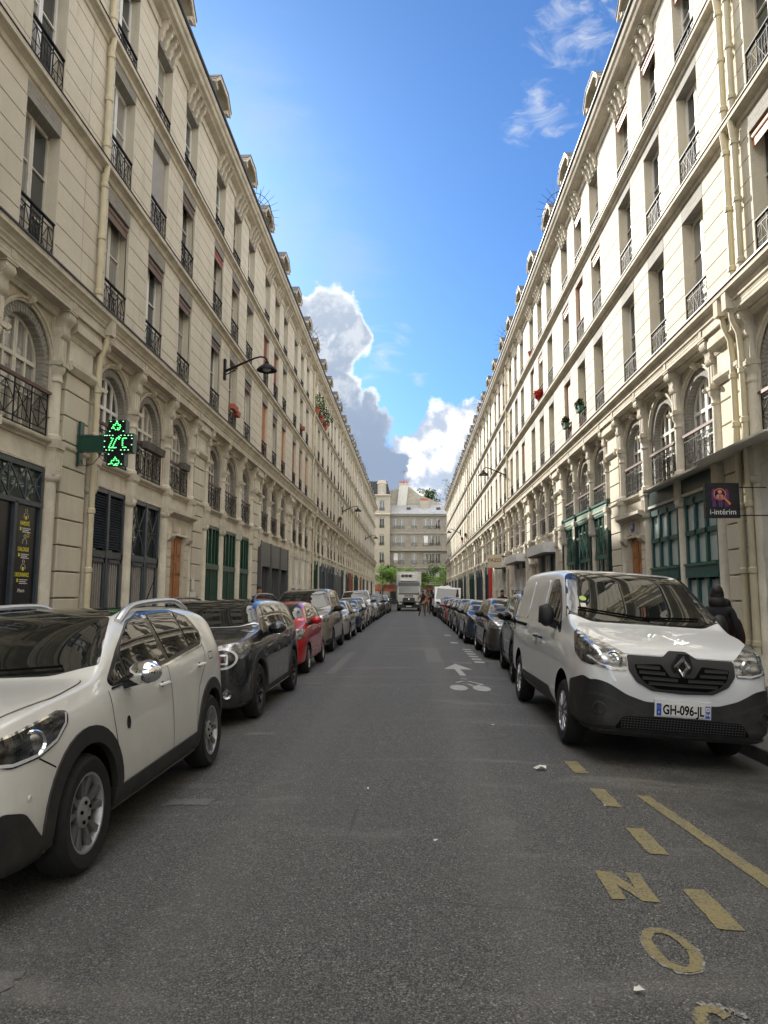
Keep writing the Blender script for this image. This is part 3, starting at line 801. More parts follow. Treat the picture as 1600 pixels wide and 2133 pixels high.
@cached
def m_dormer():
    b = MB(); w = 0.74
    # front with its opening
    for s in (-1, 1): b.box(-1.3, -0.02, min(s * w, s * (w - 0.2)), max(s * w, s * (w - 0.2)), 16.4, 17.42, 'stone_trim')
    b.box(-1.3, -0.02, -w, w, 17.25, 17.42, 'stone_trim'); b.box(-1.3, -0.1, -w, w, 16.4, 16.62, 'stone_trim')
    # roof boards with three slopes and their rafter ends
    seg = [(-0.98, 17.40), (-0.5, 17.80), (0.5, 17.80), (0.98, 17.40)]
    for (u0, z0), (u1, z1) in zip(seg, seg[1:]):
        vs = [(n, u, z + dz) for n in (-1.6, 0.38) for dz in (0.03, 0.055) for u, z in ((u0, z0), (u1, z1))]
        b.add(vs, [(0, 1, 3, 2), (4, 6, 7, 5), (0, 4, 5, 1), (2, 3, 7, 6), (0, 2, 6, 4), (1, 5, 7, 3)], 'zinc_dark')
        vs = [(n, u, z + dz) for n in (-1.6, 0.36) for dz in (0, 0.029) for u, z in ((u0, z0), (u1, z1))]
        b.add(vs, [(0, 1, 3, 2), (4, 6, 7, 5), (0, 4, 5, 1), (2, 3, 7, 6), (0, 2, 6, 4), (1, 5, 7, 3)], 'stone_trim')
        vs = [(n, u, z + dz) for n in (0.31, 0.355) for dz in (-0.12, 0.0) for u, z in ((u0 * 0.985, z0), (u1 * 0.985, z1))]
        b.add(vs, [(0, 1, 3, 2), (4, 6, 7, 5), (0, 4, 5, 1), (2, 3, 7, 6), (0, 2, 6, 4), (1, 5, 7, 3)], 'stone_trim')
    b.prism([(-w, 17.42), (w, 17.42), (0.5, 17.76), (-0.5, 17.76)], -0.9, -0.05, 'stone_trim', axis='x')
    for s in (-1, 1):
        for n in (0.10, -0.15, -0.40): b.bar((n, s * 0.66, 17.30), (n, s * 0.94, 17.38), 0.08, 'stone_trim')
        b.box(-1.2, 0.33, min(s * 0.70, s * 0.96), max(s * 0.70, s * 0.96), 17.36, 17.40, 'stone_trim')
        for n in (0.26,): b.bar((n, s * 0.60, 17.28), (n, s * 0.96, 17.36), 0.1, 'stone_trim')
        b.bar((0.12, s * 0.62, 16.95), (0.16, s * 0.66, 17.36), 0.07, 'stone_trim')
    return b.mesh('dormer')
@cached
def m_dormer_window():
    b = MB()
    for s in (-1, 1):
        b.box(-0.2, -0.14, min(s * 0.52, s * 0.46), max(s * 0.52, s * 0.46), 16.62, 17.25, 'frame_white')
        b.box(-0.2, -0.14, min(s * 0.0, s * 0.04), max(s * 0.0, s * 0.04), 16.62, 17.25, 'frame_white')
    b.box(-0.2, -0.14, -0.52, 0.52, 17.19, 17.25, 'frame_white')
    return b.mesh('window')
@cached
def m_dormer_pane():
    b = MB(); b.box(-0.19, -0.17, -0.5, 0.5, 16.6, 17.23, 'glass'); return b.mesh('pane')
@cached
def m_fan():
    """arched party-wall guard with spikes, standing at right angles to the street"""
    b = MB(); R = 0.85; cz = 17.75; cx = -0.45
    for rr in (R, R * 0.72):
        b.tube([(cx + rr * math.cos(t), 0, cz + rr * math.sin(t) * 1.2) for t in [PI * 0.62 - PI * 0.98 * i / 14 for i in range(15)]], 0.013, 'iron', 6)
    for i in range(13):
        t = PI * 0.60 - PI * 0.95 * i / 12
        e = R * 1.42
        b.tube([(cx + R * 0.55 * math.cos(t), 0, cz + R * 0.55 * math.sin(t) * 1.2), (cx + e * math.cos(t), 0, cz + e * math.sin(t) * 1.2)], [0.012, 0.006], 'iron', 5)
    for x in (-0.75, -0.55, -0.35, -0.1):
        b.tube([(x, 0, 16.5), (x, 0, 18.9)], 0.011, 'iron', 5)
    return b.mesh('spiked_guard')
@cached
def m_pipe(top, bot, x):
    """cast rainwater pipe with collars and a swan neck over the entablature"""
    b = MB(); m = 'pipe_cream'
    for z0, z1, n0 in ((10.5, 13.05, 0.09), (13.4, 16.15, 0.09), (7.3, 10.15, 0.09)):
        if z1 > top + 0.2: continue
        b.tube([(n0, 0, z0), (n0, 0, z1)], 0.062, m, 10)
        for z in (z0 + 0.25, z1 - 0.3, (z0 + z1) / 2): b.lathe([(0.062, 0), (0.082, 0.02), (0.082, 0.10), (0.062, 0.12)], m, (n0, 0, z), n=10)
    for z in (10.3, 13.2):
        b.tube([(0.09, 0, z + 0.3), (0.13, 0, z), (0.09, 0, z - 0.35)], 0.062, m, 8)
    b.tube([(0.09, 0, 7.5), (0.16, 0, 7.3), (0.29, 0, 7.1), (0.33, 0, 6.9), (0.29, 0, 6.5), (0.19, 0, 6.25), (0.17, 0, 5.9), (0.17, 0, 0.0)], 0.06, m, 10)
    b.box(0.1, 0.44, -0.085, 0.085, 6.68, 7.02, 'stone_trim')
    for z in (5.5, 4.6, 3.1, 1.95, 0.7): b.lathe([(0.06, 0), (0.08, 0.02), (0.08, 0.10), (0.06, 0.12)], m, (0.17, 0, z), n=10)
    b.lathe([(0.068, 0), (0.068, 1.95)], 'pipe_cream', (0.17, 0, 0.0), n=10)
    return b.mesh('downpipe')

# --- ground-floor bays: every kind is built once, centred on its bay, 1.76 m wide and 3.70 m high
OW = 0.80
def bay_frame(b, m, x=-0.10, z1=3.72, w=OW):
    for s in (-1, 1): b.box(x - 0.05, x + 0.04, min(s * w, s * (w - 0.07)), max(s * w, s * (w - 0.07)), 0.0, z1, m)
    b.box(x - 0.05, x + 0.04, -w, w, z1 - 0.08, z1, m)
def lattice(b, u0, u1, z0, z1, x, m, n=2):
    s = (u1 - u0) / n
    for i in range(n):
        a, c = u0 + i * s, u0 + (i + 1) * s; mz = (z0 + z1) / 2; mu = (a + c) / 2
        b.bar((x, a, z0), (x, c, z1), 0.022, m); b.bar((x + 0.012, a, z1), (x + 0.012, c, z0), 0.022, m)
        b.bar((x + 0.02, mu - 0.13, mz), (x + 0.02, mu + 0.13, mz), 0.018, m); b.bar((x + 0.02, mu, mz - 0.13), (x + 0.02, mu, mz + 0.13), 0.018, m)
        b.bar((x, c, z0), (x, c, z1), 0.03, m)
@cached
def bay_parts(kind):
    """list of (name, mesh, children) for one bay"""
    out = []
    f = MB(); g = MB(); fr = 'grey_blue'
    if kind in ('louvre', 'bars'):
        bay_frame(f, fr)
        f.box(-0.16, -0.06, -OW, OW, 2.28, 2.44, fr); f.box(-0.15, -0.05, -0.045, 0.045, 0, 3.7, fr)
        f.box(-0.16, -0.05, -OW, OW, 0.0, 0.55, fr)
        for s in (-1, 1):
            a, c = (0.05, OW - 0.07)
            f.box(-0.15, -0.06, min(s * a, s * (a + 0.07)), max(s * a, s * (a + 0.07)), 0.5, 2.3, fr)
            f.box(-0.15, -0.06, min(s * c, s * (c - 0.07)), max(s * c, s * (c - 0.07)), 0.5, 2.3, fr)
            f.box(-0.15, -0.06, min(s * a, s * c), max(s * a, s * c), 2.2, 2.3, fr)
            for k in range(5):
                u = s * (a + 0.12 + k * 0.105)
                f.box(-0.13, -0.09, u - 0.022, u + 0.022, 0.55, 2.2, 'curtain_bars')
        if kind == 'louvre':
            z = 2.5
            while z < 3.6: f.prism([(-0.15, z + 0.05), (-0.09, z), (-0.085, z + 0.008), (-0.145, z + 0.058)], -OW + 0.07, OW - 0.07, fr); z += 0.055
        else: lattice(f, -OW + 0.07, -0.045, 2.44, 3.62, -0.08, fr, 1); lattice(f, 0.045, OW - 0.07, 2.44, 3.62, -0.08, fr, 1)
        g.box(-0.20, -0.17, -OW, OW, 0.1, 3.7, 'glass_shop')
        out = [('shopfront', f.mesh('shopfront'), [('pane', g.mesh('pane'))])]
    elif kind == 'green_bars':
        m = 'green_dark'; bay_frame(f, m)
        f.box(-0.16, -0.04, -OW, OW, 2.35, 2.52, m); f.box(-0.16, -0.05, -OW, OW, 0, 0.5, m); f.box(-0.15, -0.06, -0.04, 0.04, 0, 3.7, m)
        for s in (-1, 1):
            for k in range(7): u = s * (0.09 + k * 0.1); f.box(-0.14, -0.085, u - 0.024, u + 0.024, 0.5, 2.35, m)
            f.box(-0.15, -0.07, min(s * 0.36, s * 0.41), max(s * 0.36, s * 0.41), 2.5, 3.65, m)
        g.box(-0.20, -0.17, -OW, OW, 0.1, 3.7, 'glass_shop')
        out = [('shopfront', f.mesh('shopfront'), [('pane', g.mesh('pane'))])]
    elif kind == 'green_lattice':
        m = 'green_deep'; bay_frame(f, m)
        f.box(-0.02, 0.09, -1.0, 1.0, 4.06, 4.46, 'green_mid'); f.box(-0.02, 0.105, -0.86, 0.86, 4.12, 4.40, 'green_pale')
        f.box(-0.02, 0.14, -1.04, 1.04, 4.42, 4.48, 'green_mid')
        for s in (-1, 1): f.box(-0.12, 0.165, min(s * 0.90, s * 1.08), max(s * 0.90, s * 1.08), 0, 4.5, m)
        f.box(-0.04, 0.06, -OW, OW, 2.72, 2.84, 'green_mid'); f.box(-0.04, 0.05, -OW, OW, 0, 0.5, m); f.box(-0.04, 0.05, -0.03, 0.03, 0, 2.8, m)
        lattice(f, -OW + 0.03, OW - 0.03, 2.84, 4.05, 0.05, 'green_mid', 3)
        g.box(0.005, 0.02, -OW - 0.05, OW + 0.05, 0.1, 4.08, 'glass_shop')
        out = [('shopfront', f.mesh('shopfront'), [('pane', g.mesh('pane'))])]
    elif kind == 'frosted':
        m = 'green_teal'; bay_frame(f, m, -0.06)
        f.box(-0.14, 0.02, -OW, OW, 1.95, 2.2, m); f.box(-0.14, 0.0, -OW, OW, 0, 0.45, m)
        f.box(-0.12, 0.035, -OW - 0.05, OW + 0.05, 3.72, 3.78, 'render_pale'); f.box(-0.1, 0.02, -OW - 0.05, OW + 0.05, 3.78, 4.10, 'green_deep')
        f.box(-0.12, 0.05, -OW, OW, 2.2, 2.25, 'green_mid')
        for u in (-0.26, 0.26): f.box(-0.13, -0.01, u - 0.045, u + 0.045, 0.4, 3.65, m)
        f.box(-0.13, -0.01, -OW, OW, 2.86, 2.96, m); f.box(-0.13, -0.01, -OW, OW, 3.52, 3.66, m)
        for z0, z1 in ((0.5, 1.9), (2.28, 2.86), (2.96, 3.52)):
            for u0, u1 in ((-0.73, -0.305), (-0.215, 0.215), (0.305, 0.73)):
                p = MB(); p.box(-0.10, -0.07, u0, u1, z0, z1, 'glass_frosted'); out.append(('pane', p.mesh('pane')))
        out = [('shopfront', f.mesh('shopfront'), out)]
    elif kind == 'door':
        m = 'wood_door'
        # stone surround and the panelled leaf
        for s in (-1, 1):
            f.box(-0.3, 0.0, min(s * 0.56, s * 0.86), max(s * 0.56, s * 0.86), 0, 3.70, 'stone_low')
            z = 0.1
            while z < 2.9: f.box(0.0, 0.03, min(s * 0.58, s * 0.84), max(s * 0.58, s * 0.84), z + 0.01, z + 0.23, 'stone'); z += 0.24
            f.prism([(0.02, 2.95), (0.07, 2.95), (0.12, 3.02), (0.14, 3.06), (0.14, 3.12), (0.02, 3.12)], min(s * 0.56, s * 0.88), max(s * 0.56, s * 0.88), 'stone_trim')
        f.box(-0.3, 0.03, -0.9, 0.9, 3.12, 3.62, 'stone_low')
        f.prism([(0.03, 3.56), (0.12, 3.60), (0.22, 3.66), (0.22, 3.74), (0.03, 3.76)], -0.98, 0.98, 'stone_trim')
        for u in (-0.35, 0.35): f.box(0.03, 0.045, u - 0.2, u + 0.2, 3.2, 3.5, 'stone_trim')
        d = MB(); d.box(-0.16, -0.10, -0.56, 0.56, 0.05, 3.12, m)
        for s in (-1, 1):
            for z0, z1 in ((0.2, 0.75), (0.9, 1.95), (2.1, 2.45), (2.6, 3.0)):
                a, c = min(s * 0.08, s * 0.48), max(s * 0.08, s * 0.48)
                d.box(-0.10, -0.075, a, c, z0, z1, m); d.box(-0.075, -0.06, a + 0.05, c - 0.05, z0 + 0.05, z1 - 0.05, m)
        d.box(-0.1, -0.06, -0.03, 0.03, 0.05, 3.12, m)
        h = MB(); h.ball((-0.03, 0.1, 1.1), 0.04, 'alloy_dark', 8)
        out = [('door_surround', f.mesh('door_surround'), []), ('door', d.mesh('door'), [('handle', h.mesh('handle'))])]
    elif kind == 'cream':
        m = 'render_pale'; bay_frame(f, m); f.box(-0.15, -0.05, -0.04, 0.04, 0, 3.7, m); f.box(-0.15, -0.03, -OW, OW, 1.9, 2.1, m); f.box(-0.15, -0.03, -OW, OW, 0, 0.9, m)
        for s in (-1, 1):
            p = MB(); p.box(-0.14, -0.12, min(s * 0.04, s * 0.73), max(s * 0.04, s * 0.73), 2.1, 3.64, 'blind_grey'); out.append(('pane', p.mesh('pane')))
            p = MB(); p.box(-0.14, -0.12, min(s * 0.04, s * 0.73), max(s * 0.04, s * 0.73), 0.9, 1.9, 'glass_shop'); out.append(('pane', p.mesh('pane')))
        out = [('shopfront', f.mesh('shopfront'), out)]
    elif kind in ('grey_shop', 'green_shop', 'dark_shop', 'red_shop', 'blue_shop'):
        m = {'grey_shop': 'grey_panel', 'green_shop': 'green_dark', 'dark_shop': 'grey_blue', 'red_shop': 'wood_red', 'blue_shop': 'paint_grey'}[kind]
        f.box(-0.12, 0.10 if kind == 'grey_shop' else 0.02, -1.05, 1.05, 2.75 if kind == 'grey_shop' else 3.2, 3.78, m)
        bay_frame(f, m, -0.06); f.box(-0.14, -0.02, -OW, OW, 0, 0.4, m)
        for s in (-1, 1): f.box(-0.12, 0.12, min(s * 0.86, s * 1.08), max(s * 0.86, s * 1.08), 0, 3.8, m)
        for u in (-0.25, 0.25): f.box(-0.12, -0.03, u - 0.03, u + 0.03, 0.3, 3.0, m)
        g.box(-0.12, -0.10, -OW, OW, 0.3, 3.2, 'glass_shop')
        out = [('shopfront', f.mesh('shopfront'), [('pane', g.mesh('pane'))])]
    elif kind in ('shutter', 'shutter_open'):
        bay_frame(f, 'metal_white', -0.02)
        s_ = MB(); z = 3.05
        while z > 0.02: s_.prism([(-0.10, z - 0.115), (-0.065, z - 0.09), (-0.065, z - 0.03), (-0.10, z - 0.005)], -OW + 0.05, OW - 0.05, 'metal_white'); z -= 0.12
        c = MB(); c.box(-0.1, 0.55, -0.98, 0.98, 3.36, 3.78, 'metal_white'); c.box(0.05, 0.5, -0.94, 0.94, 3.30, 3.37, 'grey_panel')
        g.box(-0.14, -0.12, -OW, OW, 0, 3.7, 'glass_shop')
        out = [('shopfront', f.mesh('shopfront'), [('pane', g.mesh('pane'))]), ('awning_box', c.mesh('awning_box'), [])]
        if kind == 'shutter': out.insert(1, ('roller_shutter', s_.mesh('roller_shutter'), []))
    elif kind == 'poster':
        m = 'grey_blue'; bay_frame(f, m)
        f.box(-0.15, -0.05, -OW, OW, 3.02, 3.10, m)
        f.box(-0.15, -0.05, -0.04, 0.04, 0, 3.05, m); f.box(-0.15, -0.04, -OW, OW, 0, 0.35, m)
        lattice(f, -OW + 0.07, OW - 0.07, 3.10, 3.64, -0.07, m, 3)
        g.box(-0.16, -0.13, -OW + 0.05, OW - 0.05, 3.05, 3.68, 'glass_shop2')
        p = MB(); p.box(-0.13, -0.11, 0.04, OW - 0.07, 0.35, 3.04, 'black_sign'); q = MB(); q.box(-0.13, -0.11, -OW + 0.07, -0.04, 0.35, 3.04, 'black_sign')
        out = [('shopfront', f.mesh('shopfront'), [('pane', g.mesh('pane')), ('pane', p.mesh('pane')), ('pane', q.mesh('pane'))])]
    else:      # plain rendered bay
        f.box(-0.2, -0.02, -1.05, 1.05, 0, 3.8, 'render_pale')
        for z in (1.1, 2.2, 3.2): f.box(-0.02, -0.012, -1.0, 1.0, z, z + 0.4, 'render_pale')
        out = [('wall_panel', f.mesh('wall_panel'), [])]
    return out

BAYS = {
 ('L', -1): ['grey_shop'] * 3 + ['cream'] * 3, ('R', -1): ['cream'] * 3 + ['dark_shop'] * 3,
 ('L', 0): ['green_bars', 'cream', 'door', 'poster', 'poster', 'poster'], ('R', 0): ['dark_shop', 'cream', 'door', 'frosted', 'frosted', 'plain'],
 ('L', 1): ['louvre', 'bars', 'door', 'green_bars', 'green_bars', 'green_bars'], ('R', 1): ['frosted', 'frosted', 'door', 'green_lattice', 'green_lattice', 'green_lattice'],
 ('L', 2): ['grey_shop', 'grey_shop', 'grey_shop', 'cream', 'cream', 'cream'], ('R', 2): ['shutter_open', 'shutter_open', 'door', 'shutter', 'shutter', 'cream'],
 ('L', 3): ['green_shop', 'cream', 'dark_shop', 'dark_shop', 'dark_shop', 'blue_shop'], ('R', 3): ['shutter', 'cream', 'cream', 'cream', 'dark_shop', 'cream'],
 ('L', 4): ['blue_shop', 'dark_shop', 'cream', 'dark_shop', 'red_shop', 'red_shop'], ('R', 4): ['dark_shop', 'dark_shop', 'cream', 'green_shop', 'dark_shop', 'cream'],
 ('L', 5): ['green_shop', 'green_shop', 'dark_shop', 'cream', 'red_shop', 'cream'], ('R', 5): ['cream', 'dark_shop', 'cream', 'dark_shop', 'cream', 'dark_shop'],
 ('L', 6): ['dark_shop', 'cream', 'cream', 'blue_shop', 'cream', 'cream'], ('R', 6): ['cream', 'cream', 'dark_shop', 'cream', 'green_shop', 'cream'],
 ('L', 7): ['cream', 'dark_shop', 'cream', 'cream', 'cream', 'cream'], ('R', 7): ['cream', 'dark_shop', 'cream', 'cream', 'dark_shop', 'cream']}
# blinds and shutters, keyed by (side, building, storey, window counted away from the camera)
BL = {}
for i, k in enumerate(['o', 'r0', 'o', 'r', 'r', 'o']): BL[('L', 2, 0, i)] = k
for i, k in enumerate(['d', 'd', None, None, None, None]): BL[('L', 2, 1, i)] = k
for i, k in enumerate(['r0', 'r0', 'r0', 'r0', None, 'r0']): BL[('L', 1, 0, i)] = k
BL.update({('L', 1, 1, 1): 'g', ('L', 1, 1, 2): 'r0', ('L', 1, 1, 3): 'r0', ('L', 1, 1, 4): 'r0', ('L', 0, 0, 5): None, ('R', 1, 2, 0): 'r0', ('R', 1, 2, 1): 'r0', ('R', 1, 2, 2): 'r0',
           ('R', 1, 2, 4): 'r0', ('R', 1, 1, 3): 'r0', ('R', 1, 1, 4): 'oh', ('R', 1, 1, 5): 'r0', ('R', 1, 0, 5): 'o', ('R', 0, 1, 5): 'r0', ('R', 0, 0, 5): 'r0', ('R', 2, 1, 2): 'g', ('R', 2, 0, 3): 'o',
           ('R', 3, 2, 1): 'd', ('L', 4, 1, 2): 'g', ('L', 5, 0, 3): 'o', ('R', 4, 1, 4): 'g', ('L', 3, 2, 5): 'g', ('R', 5, 0, 2): 'r'})

def add_parts(lst, parent, loc, sy=1.0):
    for name, me, ch in lst:
        o = link(name, me, parent, loc); o.scale = (1, sy, 1)
        for cn, cm in ch: link(cn, cm, o)
    return
ORD = ['first', 'second', 'third', 'fourth', 'fifth', 'sixth', 'seventh', 'eighth', 'ninth']
def terrace(side, k):
    y0 = (YL0 if side == 'L' else YR0) + BW * k
    sd = 'left' if side == 'L' else 'right'
    feat = {('L', 0): 'with black poster shop windows behind the white car', ('L', 1): 'with dark barred shops, wooden door and green shops',
            ('L', 2): 'with orange and red window shutters above a grey metal shop', ('L', 3): 'with potted plants on its top windows and a dark green shop door',
            ('R', 0): 'with the pale rendered wall panel at the right edge', ('R', 1): 'with green panelled shopfronts behind the white van',
            ('R', 2): 'with white awning boxes over its roller shutters', ('R', 3): 'with the small cream hanging sign and red panel'}
    lab = ('cream %s building %s' % (sd, feat[(side, k)])) if (side, k) in feat else ('cream stone building, %s of the %s terrace counted from the camera' % (ORD[k], sd) if k >= 0 else 'cream stone building of the %s terrace behind the camera' % sd)
    root = thing('terrace_building', lab, 'building', (XL, y0, 0) if side == 'L' else (XR, y0 + BW, 0), (0, 0, 0 if side == 'L' else PI),
                 'stone terrace buildings lining the street')
    def U(q): return q if side == 'L' else BW - q          # distance away from the camera -> local u
    near = k in (0, 1)
    wall = link('upper_wall', m_upper_wall(), root)
    mez = link('mezzanine_wall', m_mezz_wall(), root)
    link('roof', m_roof(), root)
    link('entablature', m_cornice(0), root); link('string_course', m_cornice(1), root); link('string_course', m_cornice(2), root)
    link('crown_cornice', m_cornice(3), root)
    if near or k == 2:
        ss = stone_spans()
        keep = []
        rest = MB()
        for u0, u1, z0, z1 in ss:
            w, h = round(u1 - u0, 3), round(z1 - z0, 3)
            link('stone', m_stone(w, h), root, ((rng.random() - 0.5) * 0.003, (u0 + u1) / 2, z0))
    else: link('stone_courses', m_stone_courses(), root, kind='stuff')
    for q in (0, MOD):
        u = U(q); hgt = None
        pl = link('pilaster', m_pilaster(0 if near or k == 2 else 1), root, (0, u, 0))
        if near or k == 2:
            for z0, z1 in zip(PZ, PZ[1:]): link('stone', m_pil_stone(round(z1 - z0 - 0.024, 3)), pl, ((rng.random() - 0.5) * 0.006, 0, z0 + 0.012))
        if side == 'R' and False: pass
    # windows
    for f, (zb, zs, wt, lt, zt) in enumerate(FL):
        for i in range(6):
            u = U((i // 3) * MOD + (UC[i % 3]))
            st = 1 if rng.random() < 0.35 else 0
            wd = link('window', m_window(f, st), root, (0, u, zs))
            for s in (0, 1): link('pane', m_pane(f), wd, rot=(0, 0, 0), loc=(0, -(HW + 0.005) * s, 0) if s else (0, 0, 0))
            link('lintel', m_lintel(f), root, (0, u, 0))
            r = link('railing', m_rail(0 if f < 2 else 1), root, (0, u, zs))
            b_ = BL.get((side, k, f, i), 'none')
            if b_ == 'none' and k > 1 and rng.random() < 0.10: b_ = rng.choice(['g', 'r0', 'gh'])
            if b_ and b_ != 'none':
                if b_ == 'r0': link('rolled_blind', m_blindroll(f, ('wood_brown' if side == 'L' else 'wood_orange') if rng.random() < .7 else 'wood_red'), wd)
                else:
                    mm = {'o': 'wood_orange', 'r': 'wood_red', 'g': 'blind_grey', 'd': 'wood_red', 'oh': 'wood_orange', 'gh': 'blind_grey'}[b_]
                    link('roller_blind', m_blind(f, mm, 0.62 if b_ in ('oh', 'gh', 'd') else 0.98, -0.12), wd)
            if f == 2:
                for q in range(4): link('bracket', m_bracket(), root, (0, u - 0.48 + q * 0.32, 0))
    for i in range(6):
        q = (i // 3) * MOD + BC[i % 3]; u = U(q)
        link('brick_arch', m_brick_arch(), root, (0, u, 0))
        aw = link('arched_window', m_arch_window(0 if side == 'L' and k == 0 or rng.random() < .5 else 1), root, (0.075, u, 0))
        for s in (1, -1):
            p = link('pane', m_arch_pane(), aw); p.scale = (1, s, 1)
        link('railing', m_rail(2), root, (0, u, 4.26))
        add_parts(bay_parts(BAYS[(side, k)][i]), root, (-0.01 if BAYS[(side, k)][i] == 'green_lattice' else 0.085, u, 0), 1.12 if i % 3 == 1 else 1.04)
    for q in (0, MOD):
        for c in CU: link('column', m_column(), root, (0, U(q + c), 0))
        for c in (0.12, 4.25):
            d = link('dormer', m_dormer(), root, (0, U(q + c + (0.2 if q else 0)), 0.12)); d.scale = (1, 0.9, 1)
            w = link('window', m_dormer_window(), d); 
    if k >= 1:
        link('spiked_guard', m_fan(), root, (0, U(0.05), 0))
    if (side == 'L' and k in (1, 3, 5)) or (side == 'R' and k in (1, 3, 5)):
        link('downpipe', m_pipe(16, 0, 0), root, (0, U(0.62 if side == 'L' else -0.30), 0))
        if side == 'R' and k == 1: link('downpipe', m_pipe(16, 0, 0), root, (0.0, U(-0.65), 0))
    return root
TERR = {}
for k in range(-1, 8):
    for sd in 'LR': TERR[(sd, k)] = terrace(sd, k)

# ------------------------------------------------------------------ road, kerbs, pavements
KL, KR = -3.85, 3.60
def road_z(x): return -0.012 * x * x if x > 0 else -0.009 * x * x
def sheet(name, xs, ys, m, zf):
    b = MB(); n = len(ys)
    vs = [(x, y, zf(x, y)) for x in xs for y in ys]
    b.add(vs, [(i * n + j, (i + 1) * n + j, (i + 1) * n + j + 1, i * n + j + 1) for i in range(len(xs) - 1) for j in range(n - 1)], m, True)
    return link(name, b, kind='structure')
xs = [KL + (KR - KL) * i / 30 for i in range(31)]
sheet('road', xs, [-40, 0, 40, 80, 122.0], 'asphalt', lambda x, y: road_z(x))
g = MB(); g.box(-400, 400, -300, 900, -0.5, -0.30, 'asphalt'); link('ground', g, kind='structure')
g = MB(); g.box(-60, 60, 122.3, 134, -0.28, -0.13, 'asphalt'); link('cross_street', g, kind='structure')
for nm, x0, x1, z in (('pavement_left', XL - 0.3, KL - 0.16, 0.03), ('pavement_right', KR + 0.16, XR + 0.3, 0.0)):
    b = MB(); b.add([(x0, -40, 0.09 if 'left' in nm else z), (x1, -40, z if 'left' in nm else 0.09), (x1, 122, z if 'left' in nm else 0.09), (x0, 122, 0.09 if 'left' in nm else z)], [(0, 1, 2, 3)], 'pavement')
    link(nm, b, kind='structure')
def kerb(nm, x, z0, z1):
    root = bpy.data.objects.new(nm, None); COL.objects.link(root); root['kind'] = 'structure'; root.location = (x, 0, 0)
    me = MB(); me.prism([(-0.08, z0), (-0.08, z1 - 0.012), (-0.07, z1), (0.08, z1), (0.08, z0)], 0.004, 0.996, 'granite'); me = me.mesh('kerb_stone')
    for i in range(-2, 30): link('kerb_stone', me, root, (0, i, (rng.random() - .5) * 0.006))
    b = MB(); b.prism([(-0.08, z0), (-0.08, z1), (0.08, z1), (0.08, z0)], 30, 122, 'granite'); b.prism([(-0.08, z0), (-0.08, z1), (0.08, z1), (0.08, z0)], -40, -2, 'granite'); link('kerb_run', b, root)
kerb('kerb_left', KL - 0.08, -0.25, 0.03); kerb('kerb_right', KR + 0.08, -0.25, 0.002)
# gutter sett strip on the right
b = MB(); b.add([(3.28, -10, road_z(3.28) + 0.004), (KR, -10, road_z(3.6) + 0.004), (KR, 40, road_z(3.6) + 0.004), (3.28, 40, road_z(3.28) + 0.004)], [(0, 1, 2, 3)], 'granite')
link('gutter', b, kind='structure')

# painted markings: thin sheets that follow the camber
def decal(name, poly, m, lift=0.004, res=0.12, holes=None):
    pts = [Vector(p) for p in poly]; n = len(pts)
    ed = [(i, (i + 1) % n) for i in range(n)]
    v, e, f, *_ = delaunay_2d_cdt(pts, ed, [list(range(n))], 1, 1e-6)
    b = MB(); b.add([(p[0], p[1], road_z(p[0]) + lift) for p in v], [tuple(q) for q in f], m)
    return b
def add_decals(name, polys, m, lift=0.004):
    b = MB()
    for p in polys:
        d = decal(name, p, m, lift); b.add(d.v, d.f, m)
    return link(name, b, kind='structure')
def quad(x0, x1, y0, y1, sk=0.0): return [(x0, y0), (x1, y0), (x1 + sk, y1), (x0 + sk, y1)]
def rough(poly, amp, step=0.05):
    out = []
    for a, c in zip(poly, poly[1:] + poly[:1]):
        a = Vector(a); c = Vector(c); n = max(1, int((c - a).length / step))
        for i in range(n):
            p = a.lerp(c, i / n); out.append((p.x + rng.uniform(-amp, amp), p.y + rng.uniform(-amp, amp)))
    return out
dash = [rough(quad(1.46, 1.58, y, y + 0.5), 0.006) for y in (6.66 - 4.0 + 1.0, 4.65 - 0.52, 5.14, 6.14)]
dash = [rough(quad(1.46, 1.585, a, c), 0.006) for a, c in ((7.12, 6.66), (6.14, 5.64), (5.14, 4.65), (4.12, 3.65), (3.1, 2.62))]
for d in dash: add_decals('parking_dash', [d], 'paint_yellow', 0.005)
add_decals('parking_line', [rough([(1.80, 6.0), (1.94, 4.4), (2.08, 2.9), (2.20, 1.8), (2.32, 1.8), (2.20, 2.9), (2.06, 4.4), (1.90, 6.0)], 0.005)], 'paint_yellow', 0.005)
def stroke(pts, w):
    """closed outline of a stroke"""
    P = [Vector(p) for p in pts]; L = []; Rr = []
    for i, p in enumerate(P):
        d = (P[min(i + 1, len(P) - 1)] - P[max(i - 1, 0)]).normalized(); n = Vector((-d.y, d.x)) * w / 2
        L.append(tuple(p + n)); Rr.append(tuple(p - n))
    return L + Rr[::-1]
N_ = [(1.049, 4.323), (1.131, 4.313), (1.20, 4.10), (1.232, 4.318), (1.295, 4.314), (1.272, 3.929), (1.215, 3.927), (1.10, 4.17), (1.105, 3.939), (1.057, 3.936)]
N_ = [(1.045, 4.325), (1.135, 4.315), (1.205, 4.10), (1.215, 4.318), (1.295, 4.314), (1.278, 3.929), (1.195, 3.927), (1.118, 4.13), (1.115, 3.939), (1.035, 3.936)]
add_decals('painted_letter', [rough(N_, 0.004)], 'paint_yellow', 0.005)
def ell(cx, cy, rx, ry, a0=0, a1=360, n=28): return [(cx + rx * math.cos(math.radians(a0 + (a1 - a0) * i / n)), cy + ry * math.sin(math.radians(a0 + (a1 - a0) * i / n))) for i in range(n + 1)]
